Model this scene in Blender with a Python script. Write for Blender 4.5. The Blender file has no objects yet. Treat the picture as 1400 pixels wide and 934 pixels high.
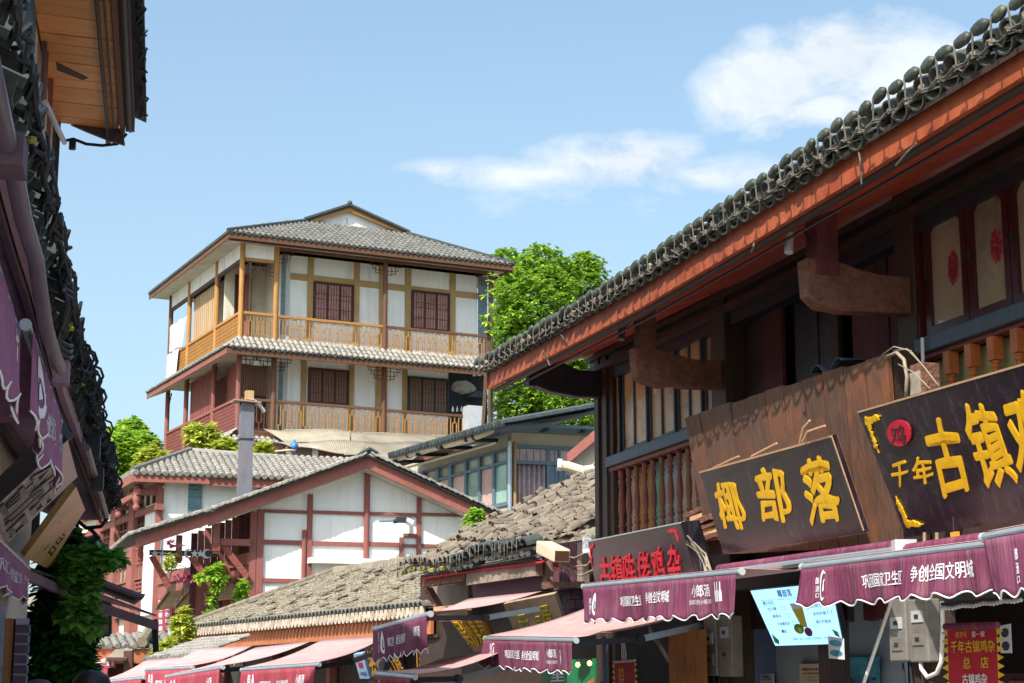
import bpy, math, random
from mathutils import Vector, Matrix, noise
random.seed(7)
V = Vector
SC = bpy.context.scene
COL = SC.collection
# ---------------------------------------------------------------- camera
F, EYE = 2400.0, 1.6
PIT = math.atan(483 / F)
SP, CP = math.sin(PIT), math.cos(PIT)
cam = bpy.data.cameras.new('camera')
cam.sensor_width = 36; cam.lens = F / 1400 * 36; cam.clip_end = 6000; cam.clip_start = 0.1
camo = bpy.data.objects.new('camera', cam); COL.objects.link(camo)
camo.location = (0, 0, EYE); camo.rotation_euler = (math.pi / 2 + PIT, 0, 0)
SC.camera = camo
# ---------------------------------------------------------------- sun and sky
SUN_EL, SUN_AZ = 47.0, -151.0          # azimuth measured clockwise from +Y (the way the camera looks)
def rad(d): return math.radians(d)
sdir = V((math.sin(rad(SUN_AZ)) * math.cos(rad(SUN_EL)), math.cos(rad(SUN_AZ)) * math.cos(rad(SUN_EL)), math.sin(rad(SUN_EL))))
sl = bpy.data.lights.new('sun', 'SUN'); sl.energy = 2.0; sl.angle = rad(0.5); sl.color = (1, .96, .89)
so = bpy.data.objects.new('sun', sl); COL.objects.link(so); so.rotation_euler = sdir.to_track_quat('Z', 'Y').to_euler()
SC.view_settings.view_transform = 'Standard'; SC.view_settings.look = 'None'
SC.view_settings.gamma = 1; SC.view_settings.exposure = 1.78
W = bpy.data.worlds.new('World'); SC.world = W; W.use_nodes = True
def build_world():
    nt = W.node_tree; nt.nodes.clear(); N = nt.nodes.new; L = nt.links.new
    out = N('ShaderNodeOutputWorld'); bg = N('ShaderNodeBackground'); L(bg.outputs[0], out.inputs[0])
    sky = N('ShaderNodeTexSky'); sky.sky_type = 'NISHITA'; sky.sun_disc = False
    sky.sun_elevation = rad(SUN_EL); sky.sun_rotation = rad(SUN_AZ)
    sky.air_density = 1.0; sky.dust_density = 2.6; sky.ozone_density = 1.6
    tc = N('ShaderNodeTexCoord')
    sep = N('ShaderNodeSeparateXYZ'); L(tc.outputs['Generated'], sep.inputs[0])
    # colour of the clear sky: nishita pulled towards the photograph's soft blue
    hs = N('ShaderNodeHueSaturation'); hs.inputs['Saturation'].default_value = 1.0; hs.inputs['Value'].default_value = 0.49
    tint = N('ShaderNodeMixRGB'); tint.blend_type = 'MULTIPLY'; tint.inputs[0].default_value = 1; tint.inputs[2].default_value = (.93, 1.035, .97, 1)
    L(sky.outputs[0], tint.inputs[1]); L(tint.outputs[0], hs.inputs['Color'])
    def math_(op, a, b=None, c=None, clamp=False):
        n = N('ShaderNodeMath'); n.operation = op; n.use_clamp = clamp
        for i, x in enumerate((a, b, c)):
            if x is None: continue
            if isinstance(x, (int, float)): n.inputs[i].default_value = x
            else: L(x, n.inputs[i])
        return n.outputs[0]
    # clouds: noise in the sky's own directions, gathered in banks
    mp = N('ShaderNodeMapping'); mp.inputs['Scale'].default_value = (1, 1, 1.7); L(tc.outputs['Generated'], mp.inputs[0])
    n1 = N('ShaderNodeTexNoise'); n1.inputs['Scale'].default_value = 17; n1.inputs['Detail'].default_value = 12; n1.inputs['Roughness'].default_value = .6; n1.inputs['Distortion'].default_value = .25
    L(mp.outputs[0], n1.inputs['Vector'])
    total = None
    def bank(px, py, rx, ry, gain):
        d = dirv(px, py)
        dp = N('ShaderNodeVectorMath'); dp.operation = 'SUBTRACT'; L(tc.outputs['Generated'], dp.inputs[0]); dp.inputs[1].default_value = d
        s = N('ShaderNodeVectorMath'); s.operation = 'MULTIPLY'; L(dp.outputs[0], s.inputs[0]); s.inputs[1].default_value = (F / rx, 3, F / ry)
        ln = N('ShaderNodeVectorMath'); ln.operation = 'LENGTH'; L(s.outputs[0], ln.inputs[0])
        f = math_('SUBTRACT', 1.0, ln.outputs['Value'], clamp=True)
        return math_('MULTIPLY', f, gain)
    for b in ((1050, 118, 140, 90, .95), (1150, 75, 130, 90, .9), (1230, 100, 130, 90, .9), (1110, 150, 150, 50, .7), (1290, 130, 110, 60, .6), (860, 222, 200, 62, .72), (960, 240, 200, 50, .62), (720, 238, 200, 36, .56), (590, 232, 100, 28, .5), (1060, 245, 150, 50, .5), (420, 285, 130, 30, .26), (840, 270, 330, 70, .34), (1000, 170, 120, 60, .3)):
        o = bank(*b); total = o if total is None else math_('MAXIMUM', total, o)
    # the rest of the sky carries the same loose banks
    n2 = N('ShaderNodeTexNoise'); n2.inputs['Scale'].default_value = 2.6; n2.inputs['Detail'].default_value = 2; L(mp.outputs[0], n2.inputs['Vector'])
    far = math_('MULTIPLY', math_('SUBTRACT', n2.outputs[0], .60), 5.0, clamp=True)
    away = math_('GREATER_THAN', math_('ABSOLUTE', sep.outputs['X']), .33)
    total = math_('MAXIMUM', total, math_('MULTIPLY', math_('MULTIPLY', far, away), .55))
    dens = math_('MULTIPLY', math_('ADD', math_('MULTIPLY', total, 1.0), math_('MULTIPLY', math_('SUBTRACT', n1.outputs[0], .5), 2.6)), total)
    dens = math_('MULTIPLY', math_('SUBTRACT', dens, .05), 3.4, clamp=True)
    dens = math_('POWER', dens, .8)
    shade = math_('MULTIPLY_ADD', n1.outputs[0], .8, .60)
    cc = N('ShaderNodeMixRGB'); cc.blend_type = 'MULTIPLY'; cc.inputs[0].default_value = 1
    cc.inputs[1].default_value = CLOUD; 
    cb = N('ShaderNodeCombineXYZ')
    for i in range(3): L(shade, cb.inputs[i])
    L(cb.outputs[0], cc.inputs[2])
    hz = N('ShaderNodeMixRGB'); hz.blend_type = 'MIX'     # pale air towards the horizon
    hzf = math_('MULTIPLY', math_('SUBTRACT', .55, sep.outputs['Z']), 1.0, clamp=True)
    L(hzf, hz.inputs[0]); L(hs.outputs[0], hz.inputs[1]); hz.inputs[2].default_value = HAZECOL
    mx = N('ShaderNodeMixRGB'); L(math_('MULTIPLY', dens, .82), mx.inputs[0]); L(hz.outputs[0], mx.inputs[1]); L(cc.outputs[0], mx.inputs[2])
    L(mx.outputs[0], bg.inputs[0]); bg.inputs[1].default_value = 0.15
HAZECOL = (1.14, 1.38, 1.56, 1)
CLOUD = (1.85, 1.93, 2.03, 1)
def dirv(px, py):
    u, v = px - 700.0, 467.0 - py
    return V((u, F * CP - v * SP, F * SP + v * CP)).normalized()
build_world()
# ---------------------------------------------------------------- measuring
def at(px, py, Y):
    d = dirv(px, py); return V((0, 0, EYE)) + d * (Y / d.y)
class Fr:
    """A standing frame: x along a facade (left to right as seen from outside), y into the building, z up."""
    def __init__(s, o, ang):
        s.o = V((o[0], o[1], 0)); s.ang = ang
        s.e = V((math.cos(ang), math.sin(ang), 0)); s.n = V((-math.sin(ang), math.cos(ang), 0))
        s.M = Matrix.Translation(s.o) @ Matrix.Rotation(ang, 4, 'Z')
        s.I = s.M.inverted()
    def hit(s, px, py, y=0.0):                      # the ray through a pixel meets the plane y
        c = s.I @ V((0, 0, EYE)); d = s.I.to_3x3() @ dirv(px, py)
        t = (y - c.y) / d.y; p = c + d * t; return V((p.x, y, p.z))
    def hitx(s, px, py, x=0.0):
        c = s.I @ V((0, 0, EYE)); d = s.I.to_3x3() @ dirv(px, py)
        t = (x - c.x) / d.x; p = c + d * t; return V((x, p.y, p.z))
    def hitz(s, px, py, z):
        c = s.I @ V((0, 0, EYE)); d = s.I.to_3x3() @ dirv(px, py)
        t = (z - c.z) / d.z; return c + d * t
    def px(s, p):
        w = s.M @ V(p) - V((0, 0, EYE)); f = w.y * CP + w.z * SP; v = -w.y * SP + w.z * CP
        return (700 + F * w.x / f, 467 - F * v / f)
    def loc(s, w): return s.I @ V(w)
WORLD = Fr((0, 0), 0)
def frame_px(px, py, Y, vpx, away_right=False):
    """frame whose origin is under the pixel at depth Y; its x axis runs along the line that vanishes at vpx"""
    o = at(px, py, Y); a = math.atan2(F / CP, vpx - 700)   # direction that goes away from the camera
    return Fr(o, a if away_right else a - math.pi)
def frame2(a, b): return Fr(a, math.atan2(b[1] - a[1], b[0] - a[0]))
# ---------------------------------------------------------------- objects
ORI = {}
def link(o, parent=None, fr=None, base=None):
    COL.objects.link(o)
    if parent is not None: o.parent = parent
    return o
def props(o, label=None, cat=None, group=None, kind=None):
    if label: o['label'] = label
    if cat: o['category'] = cat
    if group: o['group'] = group
    if kind: o['kind'] = kind
    return o
def thing(name, fr, base, label, cat, group=None):
    o = bpy.data.objects.new(name, None); COL.objects.link(o); o.empty_display_size = .2
    o.matrix_world = fr.M @ Matrix.Translation(V(base)); ORI[o.name] = V(base)
    FRM[o.name] = fr
    return props(o, label, cat, group)
FRM = {}
class MB:
    def __init__(s): s.v = []; s.f = []
    def add(s, vs, fs):
        b = len(s.v); s.v.extend(V(x) for x in vs); s.f.extend([tuple(i + b for i in f) for f in fs]); return s
    def box(s, x0, x1, y0, y1, z0, z1):
        return s.add([(x0, y0, z0), (x1, y0, z0), (x1, y1, z0), (x0, y1, z0), (x0, y0, z1), (x1, y0, z1), (x1, y1, z1), (x0, y1, z1)],
                     [(0, 3, 2, 1), (4, 5, 6, 7), (0, 1, 5, 4), (1, 2, 6, 5), (2, 3, 7, 6), (3, 0, 4, 7)])
    def prism(s, poly, ext):
        n = len(poly); e = V(ext); p = [V(q) for q in poly]
        return s.add(p + [q + e for q in p], [tuple(range(n))[::-1], tuple(range(n, 2 * n))] + [(i, (i + 1) % n, n + (i + 1) % n, n + i) for i in range(n)])
    def bar(s, p, q, w, h=None, up=(0, 0, 1)):
        p, q = V(p), V(q); h = h or w; d = (q - p).normalized(); u = V(up)
        if abs(d.dot(u)) > .98: u = V((0, 1, 0))
        r = d.cross(u).normalized(); u = r.cross(d).normalized(); r = r * w / 2; u = u * h / 2
        return s.add([p - r - u, p + r - u, p + r + u, p - r + u, q - r - u, q + r - u, q + r + u, q - r + u],
                     [(0, 1, 2, 3), (7, 6, 5, 4), (0, 4, 5, 1), (1, 5, 6, 2), (2, 6, 7, 3), (3, 7, 4, 0)])
    def path(s, pts, w, h=None, up=(0, 0, 1)):
        for a, b in zip(pts, pts[1:]): s.bar(a, b, w, h, up)
        return s
    def tube(s, pts, r, n=8, cap=True):
        pts = [V(p) for p in pts]; R = r if isinstance(r, (list, tuple)) else [r] * len(pts); rings = []
        prev = None
        for i, p in enumerate(pts):
            d = (pts[min(i + 1, len(pts) - 1)] - pts[max(i - 1, 0)]).normalized()
            u = prev if prev is not None else (V((0, 0, 1)) if abs(d.z) < .9 else V((1, 0, 0)))
            a = (u - d * u.dot(d)).normalized(); b = d.cross(a); prev = a
            rings.append([p + (a * math.cos(2 * math.pi * k / n) + b * math.sin(2 * math.pi * k / n)) * R[i] for k in range(n)])
        vs = [q for r_ in rings for q in r_]; fs = []
        for i in range(len(pts) - 1):
            for k in range(n): fs.append((i * n + k, i * n + (k + 1) % n, (i + 1) * n + (k + 1) % n, (i + 1) * n + k))
        if cap: fs += [tuple(range(n))[::-1], tuple(range((len(pts) - 1) * n, len(pts) * n))]
        return s.add(vs, fs)
    def lathe(s, prof, c, n=12):
        c = V(c); vs = []; fs = []
        for r, z in prof: vs += [c + V((r * math.cos(2 * math.pi * k / n), r * math.sin(2 * math.pi * k / n), z)) for k in range(n)]
        m = len(prof)
        for i in range(m - 1):
            for k in range(n): fs.append((i * n + k, i * n + (k + 1) % n, (i + 1) * n + (k + 1) % n, (i + 1) * n + k))
        fs += [tuple(range(n))[::-1], tuple(range((m - 1) * n, m * n))]
        return s.add(vs, fs)
    def quad(s, a, b, c, d): return s.add([a, b, c, d], [(0, 1, 2, 3)])
    def slab(s, a, b, c, d, th):
        """a thick board through four corners; its thickness goes away from the face a-b-c-d (counter-clockwise seen from the front)"""
        a, b, c, d = map(V, (a, b, c, d)); n = (b - a).cross(d - a).normalized() * -th
        return s.add([a, b, c, d, a + n, b + n, c + n, d + n], [(0, 1, 2, 3), (7, 6, 5, 4), (0, 4, 5, 1), (1, 5, 6, 2), (2, 6, 7, 3), (3, 7, 4, 0)])
    def grid(s, f, nu, nv, th=None):
        vs = [f(i / nu, j / nv) for j in range(nv + 1) for i in range(nu + 1)]
        fs = [(j * (nu + 1) + i, j * (nu + 1) + i + 1, (j + 1) * (nu + 1) + i + 1, (j + 1) * (nu + 1) + i) for j in range(nv) for i in range(nu)]
        return s.add(vs, fs)
    def build(s, name, mat, parent=None, fr=None, label=None, smooth=False, base=None, kind=None, bevel=0, solid=0):
        """vertices are in the frame's coordinates; the object's origin is its parent's, or base when top-level"""
        if parent is not None: off = ORI[parent.name]
        else: off = V(base) if base is not None else (sum(s.v, V()) / max(1, len(s.v)))
        me = bpy.data.meshes.new(name); me.from_pydata([v - off for v in s.v], [], s.f)
        me.materials.append(M[mat] if isinstance(mat, str) else mat)
        if smooth: me.polygons.foreach_set('use_smooth', [True] * len(me.polygons))
        o = bpy.data.objects.new(name, me); link(o, parent); ORI[o.name] = off
        if parent is None: o.matrix_world = (fr or WORLD).M @ Matrix.Translation(off)
        if bevel:
            m = o.modifiers.new('b', 'BEVEL'); m.width = bevel; m.segments = 2; m.limit_method = 'ANGLE'
        if solid:
            m = o.modifiers.new('s', 'SOLIDIFY'); m.thickness = solid; m.offset = 0
        if label: o['label'] = label
        if kind: o['kind'] = kind
        return o
    def mesh(s, name, mat, smooth=False):
        me = bpy.data.meshes.new(name); me.from_pydata([tuple(v) for v in s.v], [], s.f); me.materials.append(M[mat])
        if smooth: me.polygons.foreach_set('use_smooth', [True] * len(me.polygons))
        return me
def piece(name, me, parent, mloc, mat=None):
    """one of many alike pieces, sharing mesh data; mloc is in frame coordinates"""
    o = bpy.data.objects.new(name, me); COL.objects.link(o); o.parent = parent
    o.matrix_local = Matrix.Translation(-ORI[parent.name]) @ mloc; ORI[o.name] = ORI[parent.name]
    return o
def copy_tree(o, parent=None):
    c = o.copy(); COL.objects.link(c); c.parent = parent; ORI[c.name] = ORI.get(o.name, V())
    for ch in list(o.children): copy_tree(ch, c)
    return c
def basis(o, x, y, z):
    m = Matrix((x, y, z)).transposed().to_4x4(); m.translation = o; return m
# ---------------------------------------------------------------- materials
M = {}
def lin(h, k=1.0):
    h = h.lstrip('#'); c = [int(h[i:i + 2], 16) / 255 for i in (0, 2, 4)]
    return tuple((x / 12.92 if x <= .04045 else ((x + .055) / 1.055) ** 2.4) * k for x in c) + (1,)
def pm(name, c1, c2, scale=6, stretch=(1, 1, 1), rough=.8, bump=.3, rnd=.16, dirt=None, damt=.4, dscale=1.2, metal=0, spec=.4, contrast=.25, detail=6, trans=0, bdist=.01):
    m = bpy.data.materials.new(name); m.use_nodes = True; nt = m.node_tree; N = nt.nodes.new; L = nt.links.new
    b = nt.nodes['Principled BSDF']; tc = N('ShaderNodeTexCoord'); oi = N('ShaderNodeObjectInfo'); ge = N('ShaderNodeNewGeometry')
    ad = N('ShaderNodeMath'); ad.operation = 'ADD'; L(oi.outputs['Random'], ad.inputs[0]); L(ge.outputs['Random Per Island'], ad.inputs[1])
    fr = N('ShaderNodeMath'); fr.operation = 'FRACT'; L(ad.outputs[0], fr.inputs[0])
    va = N('ShaderNodeVectorMath'); va.operation = 'ADD'; L(tc.outputs['Object'], va.inputs[0])
    vs = N('ShaderNodeVectorMath'); vs.operation = 'SCALE'; vs.inputs[0].default_value = (17, 31, 23); L(fr.outputs[0], vs.inputs['Scale']); L(vs.outputs[0], va.inputs[1])
    mp = N('ShaderNodeMapping'); mp.inputs['Scale'].default_value = stretch; L(va.outputs[0], mp.inputs[0])
    no = N('ShaderNodeTexNoise'); no.inputs['Scale'].default_value = scale; no.inputs['Detail'].default_value = detail; no.inputs['Roughness'].default_value = .62; L(mp.outputs[0], no.inputs['Vector'])
    rp = N('ShaderNodeMapRange'); rp.inputs[1].default_value = .5 - contrast; rp.inputs[2].default_value = .5 + contrast; L(no.outputs[0], rp.inputs[0])
    mx = N('ShaderNodeMixRGB'); mx.inputs[1].default_value = lin(c1); mx.inputs[2].default_value = lin(c2); L(rp.outputs[0], mx.inputs[0]); col = mx.outputs[0]
    if dirt:
        n2 = N('ShaderNodeTexNoise'); n2.inputs['Scale'].default_value = dscale; n2.inputs['Detail'].default_value = 7; n2.inputs['Roughness'].default_value = .65
        L(va.outputs[0] if rnd else tc.outputs['Object'], n2.inputs['Vector'])
        r2 = N('ShaderNodeMapRange'); r2.inputs[1].default_value = .48; r2.inputs[2].default_value = .72; r2.inputs[4].default_value = damt; L(n2.outputs[0], r2.inputs[0])
        m2 = N('ShaderNodeMixRGB'); L(r2.outputs[0], m2.inputs[0]); L(col, m2.inputs[1]); m2.inputs[2].default_value = lin(dirt); col = m2.outputs[0]
    if rnd:
        hv = N('ShaderNodeHueSaturation'); r3 = N('ShaderNodeMapRange'); r3.inputs[3].default_value = 1 - rnd; r3.inputs[4].default_value = 1 + rnd; L(fr.outputs[0], r3.inputs[0])
        L(r3.outputs[0], hv.inputs['Value']); L(col, hv.inputs['Color']); col = hv.outputs[0]
    L(col, b.inputs['Base Color']); b.inputs['Roughness'].default_value = rough; b.inputs['Metallic'].default_value = metal
    b.inputs['Specular IOR Level'].default_value = spec
    if bump:
        bp = N('ShaderNodeBump'); bp.inputs['Strength'].default_value = bump; bp.inputs['Distance'].default_value = bdist; L(no.outputs[0], bp.inputs['Height']); L(bp.outputs[0], b.inputs['Normal'])
    M[name] = m; return m
def glass(name, tint, rough=.05, back=None):
    m = bpy.data.materials.new(name); m.use_nodes = True; b = m.node_tree.nodes['Principled BSDF']
    b.inputs['Base Color'].default_value = lin(tint); b.inputs['Roughness'].default_value = rough; b.inputs['Specular IOR Level'].default_value = .8; b.inputs['Coat Weight'].default_value = .5
    M[name] = m
def emis(name, c, st):
    m = bpy.data.materials.new(name); m.use_nodes = True; b = m.node_tree.nodes['Principled BSDF']
    b.inputs['Base Color'].default_value = lin(c, .3); b.inputs['Emission Color'].default_value = lin(c); b.inputs['Emission Strength'].default_value = st; M[name] = m
GR = (14, 14, 1.0)      # grain that runs up and down
GRX = (1.0, 14, 14)     # grain that runs along x
pm('plaster', '#e6e8e8', '#efeeeb', 2.2, rough=.9, bump=.15, rnd=.02, dirt='#b3a893', damt=.30, dscale=1.1)
pm('plaster_warm', '#cfc7b4', '#ddd6c6', 2.5, rough=.9, bump=.15, rnd=.02, dirt='#9a8c74', damt=.35)
pm('plaster_soot', '#c9c6bd', '#8d8980', 1.6, rough=.9, bump=.15, rnd=.02, dirt='#26262a', damt=.95, dscale=1.6, contrast=.2)
pm('fascia_orange', '#994426', '#b0603c', 5, (1.2, 1, .8), rough=.55, bump=.1, rnd=.06, dirt='#6f2a17', damt=.7, dscale=2.4, spec=.3)
pm('soffit_red', '#9c3a28', '#b85238', 6, (12, 1.5, 12), rough=.6, bump=.2, rnd=.12)
pm('dark_wood', '#2c211d', '#4b372e', 7, GR, rough=.6, bump=.4, rnd=.15)
pm('black_wood', '#1e2026', '#343844', 7, GR, rough=.45, bump=.3, rnd=.1)
pm('slate_paint', '#3a4350', '#566270', 6, GR, rough=.5, bump=.2, rnd=.08)
pm('maroon_wood', '#4a2026', '#6e343a', 5, (9, 9, .8), rough=.7, bump=.4, rnd=.25, dirt='#140c10', damt=.6)
pm('bracket_wood', '#664234', '#8a6050', 7, (2, 2, 3), rough=.9, bdist=.04, bump=1.0, rnd=.08, dirt='#4d2c22', damt=.6, dscale=5)
pm('baluster_brown', '#78483a', '#8e5b4a', 8, rough=.5, bump=.15, rnd=.1, dirt='#5a3024', damt=.4, dscale=6)
pm('baluster_orange', '#a5582a', '#bb6c3a', 8, rough=.45, bump=.15, rnd=.1)
pm('rail_brown', '#6d3a2f', '#84493c', 8, GRX, rough=.6, bump=.2, rnd=.08)
pm('tile_dark', '#34383a', '#54564f', 14, rough=.85, bump=.5, rnd=.25, dirt='#6b6f49', damt=.5, dscale=5)
pm('tile_black', '#2b3237', '#4a5154', 14, rough=.8, bump=.5, rnd=.3, dirt='#55613a', damt=.5, dscale=5)
pm('tile_grey', '#5b5a58', '#7c7973', 12, rough=.9, bump=.5, rnd=.16, dirt='#4a4a49', damt=.6, dscale=4)
pm('tile_pale', '#85807a', '#a09a90', 10, rough=.9, bump=.5, rnd=.14, dirt='#716d66', damt=.6, dscale=3.5)
pm('tile_brown', '#685e53', '#887c6d', 12, rough=.95, bump=.6, rnd=.25, dirt='#4d4238', damt=.6, dscale=3)
pm('tile_straw', '#70685a', '#928875', 14, rough=.95, bump=.6, rnd=.22, dirt='#6a5b46', damt=.6, dscale=1.5)
pm('tile_moss', '#77783a', '#9a9548', 16, rough=.95, bump=.6, rnd=.3)
pm('mortar', '#7c7466', '#a89f8e', 12, rough=.95, bump=.5, rnd=.12)
pm('wire', '#403e3a', '#6a665c', 20, rough=.7, bump=0, rnd=.15)
pm('black_rubber', '#17191d', '#24272c', 12, rough=.55, bump=0, rnd=.1)
pm('grey_plastic', '#a9adb2', '#b9bcc0', 6, rough=.4, bump=0, rnd=.06, dirt='#8b8b88', damt=.4)
pm('alu', '#9aa3ab', '#aeb6bd', 6, rough=.35, bump=0, rnd=.05, metal=.5)
pm('steel_dark', '#2b3037', '#3d434b', 8, rough=.5, bump=.05, rnd=.08, metal=.3)
pm('white_paint', '#d8d9da', '#e6e6e4', 5, rough=.7, bump=.05, rnd=.04, dirt='#b0a896', damt=.3)

def streaks(name, col, amt=.35, sc=(2.2, 2.2, .12)):
    """rain streaks that run down the face"""
    m = M[name]; nt = m.node_tree; N = nt.nodes.new; L = nt.links.new; b = nt.nodes['Principled BSDF']; src = b.inputs['Base Color'].links[0].from_socket
    tc = N('ShaderNodeTexCoord'); mp = N('ShaderNodeMapping'); mp.inputs['Scale'].default_value = sc; L(tc.outputs['Object'], mp.inputs[0])
    no = N('ShaderNodeTexNoise'); no.inputs['Scale'].default_value = 3; no.inputs['Detail'].default_value = 8; no.inputs['Roughness'].default_value = .7; L(mp.outputs[0], no.inputs['Vector'])
    r = N('ShaderNodeMapRange'); r.inputs[1].default_value = .5; r.inputs[2].default_value = .78; r.inputs[4].default_value = amt; L(no.outputs[0], r.inputs[0])
    x = N('ShaderNodeMixRGB'); L(r.outputs[0], x.inputs[0]); L(src, x.inputs[1]); x.inputs[2].default_value = lin(col); L(x.outputs[0], b.inputs['Base Color'])
for n_ in ('plaster', 'plaster_warm', 'white_paint'): streaks(n_, '#958b7c', .36)
streaks('fascia_orange', '#5a2314', .7, (5, 5, .5))
# ================================================================ the near wooden shophouse on the right
R = frame_px(668, 527, 20, -71)
WY = 1.3                                             # how far the wall stands behind the eave
A = thing('wooden_shophouse', R, (5, WY, 0), 'big dark timber shophouse with orange-red eave board under a row of tile ends and lamps', 'shophouse')
fb = [R.hit(x, y) for x, y in ((669, 531), (867, 426), (1020, 336), (1180, 239), (1290, 171), (1400, 104))]
d_ = (fb[-1] - fb[-2]).normalized(); fb.append(fb[-1] + d_ * 2.5)
def along(pts, s):
    for a, b in zip(pts, pts[1:]):
        if s <= b.x or b is pts[-1]:
            return a.lerp(b, (s - a.x) / (b.x - a.x))
FH = .2
def fz(s): return along(fb, s).z
mb = MB()
for a, b in zip(fb, fb[1:]):
    for k in range(1):
        mb.add([a, b, b + V((0, .04, 0)), a + V((0, .04, 0)), a + V((0, 0, FH)), b + V((0, 0, FH)), b + V((0, .04, FH)), a + V((0, .04, FH))],
               [(0, 1, 5, 4), (3, 7, 6, 2), (0, 3, 2, 1), (4, 5, 6, 7), (0, 4, 7, 3), (1, 2, 6, 5)])
mb.build('eave_board', 'fascia_orange', A)
# thin dark beading below the board, cable conduit
mb = MB(); mb.path([p + V((0, .07, -.02)) for p in fb], .05, .035); mb.build('eave_batten', 'dark_wood', A)
mb = MB(); mb.tube([p + V((0, .16, -.05 + .01 * math.sin(i))) for i, p in enumerate(fb)], .014, 6); mb.build('conduit', 'black_rubber', A)
SMAX = fb[-1].x
# soffit boards running along the slope (they rise from the eave towards the wall)
RISE = .34
n = 46
for i in range(n):
    s0, s1 = SMAX * i / n, SMAX * (i + 1) / n - .006
    b = MB(); ym = WY + .1
    def P(s, y, dz=0): return V((s, y, fz(max(s, 0)) + .03 + y * RISE + dz))
    h = random.uniform(0, .004)
    b.add([P(s0, .04, h), P(s1, .04, h), P(s1, ym, h), P(s0, ym, h), P(s0, .04, .03), P(s1, .04, .03), P(s1, ym, .03), P(s0, ym, .03)],
          [(0, 3, 2, 1), (4, 5, 6, 7), (0, 1, 5, 4), (1, 2, 6, 5), (2, 3, 7, 6), (3, 0, 4, 7)])
    b.build('soffit_board', 'soffit_red', A)
# verge at the far end
b = MB(); b.prism([(0, -.02, fz(0) + .0), (0, -.02, fz(0) + FH), (0, 4.5, fz(0) + FH + 4.5 * .5), (0, 4.5, fz(0) + 4.5 * .42)], (-.03, 0, 0)); b.build('verge_board', 'fascia_orange', A)
b = MB(); b.prism([(0, -.05, fz(0) + FH + .02), (0, 4.6, fz(0) + FH + 2.1), (0, 4.6, fz(0) + FH + 2.0), (0, -.05, fz(0) + FH - .02)], (SMAX, 0, SMAX * 0)); b.build('roof_deck', 'dark_wood', A)
# ---- tile ends: cover tile with mortar plug, drip tile, tile lamp on a stalk
def half(mb, r0, r1, L, th, c=(0, 0, 0), up=1, n=7, a0=0, a1=math.pi):
    vs = []; c = V(c)
    for (y, r) in ((0, r0), (L, r1)):
        for k in range(n + 1):
            a = a0 + (a1 - a0) * k / n; vs.append(c + V((r * math.cos(a), y, up * r * math.sin(a))))
        for k in range(n + 1):
            a = a0 + (a1 - a0) * k / n; vs.append(c + V(((r - th) * math.cos(a), y, up * (r - th) * math.sin(a))))
    m = n + 1; fs = []
    for k in range(n):
        fs += [(k, k + 1, 2 * m + k + 1, 2 * m + k), (m + k, 3 * m + k, 3 * m + k + 1, m + k + 1), (k, m + k, m + k + 1, k + 1)]
    return mb.add(vs, fs)
cover = half(MB(), .082, .075, .34, .014).mesh('cover_tile', 'tile_dark')
pan = half(MB(), .112, .10, .34, .014, up=-1, a0=.35, a1=math.pi - .35).mesh('drip_tile', 'tile_dark')
plug = MB(); plug.lathe([(.01, -.02), (.055, -.012), (.066, .02), (.066, .1)], (0, 0, 0), 9)
plug.v = [V((v.x + random.uniform(-.008, .008), v.z, abs(v.y) * (1 if v.y > 0 else .2) + random.uniform(-.006, .006))) for v in plug.v]
plugm = plug.mesh('mortar_plug', 'mortar')
lamp = MB(); lamp.lathe([(.012, -.03), (.05, -.026), (.068, -.008), (.068, .012), (.045, .03), (.012, .034)], (0, 0, 0), 12)
lamp.v = [V((v.x * 1.22 + random.uniform(-.002, .002), v.z * .9, v.y * .62 + random.uniform(-.003, .003))) for v in lamp.v]
lampm = lamp.mesh('tile_lamp', 'lamp_green', True) if 'lamp_green' in M else None
if lampm is None:
    pm('lamp_green', '#2a302c', '#4c5247', 30, rough=.4, bump=.8, rnd=.25, dirt='#6f6a4a', damt=.5, dscale=12)
    lampm = lamp.mesh('tile_lamp', 'lamp_green', True)
stalk = MB(); stalk.tube([(0, -.03, -.07), (0, -.035, .06), (0, -.02, .09)], .007, 6); stalk.tube([(0, -.03, -.07), (.02, -.05, -.09), (.1, -.04, -.10), (.18, -.03, -.065)], .007, 5)
stalkm = stalk.mesh('lamp_stalk', 'wire')
s = .02; i = 0; SP_ = .2
random.seed(3)
nt_ = int((SMAX - .1) / SP_)
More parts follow.
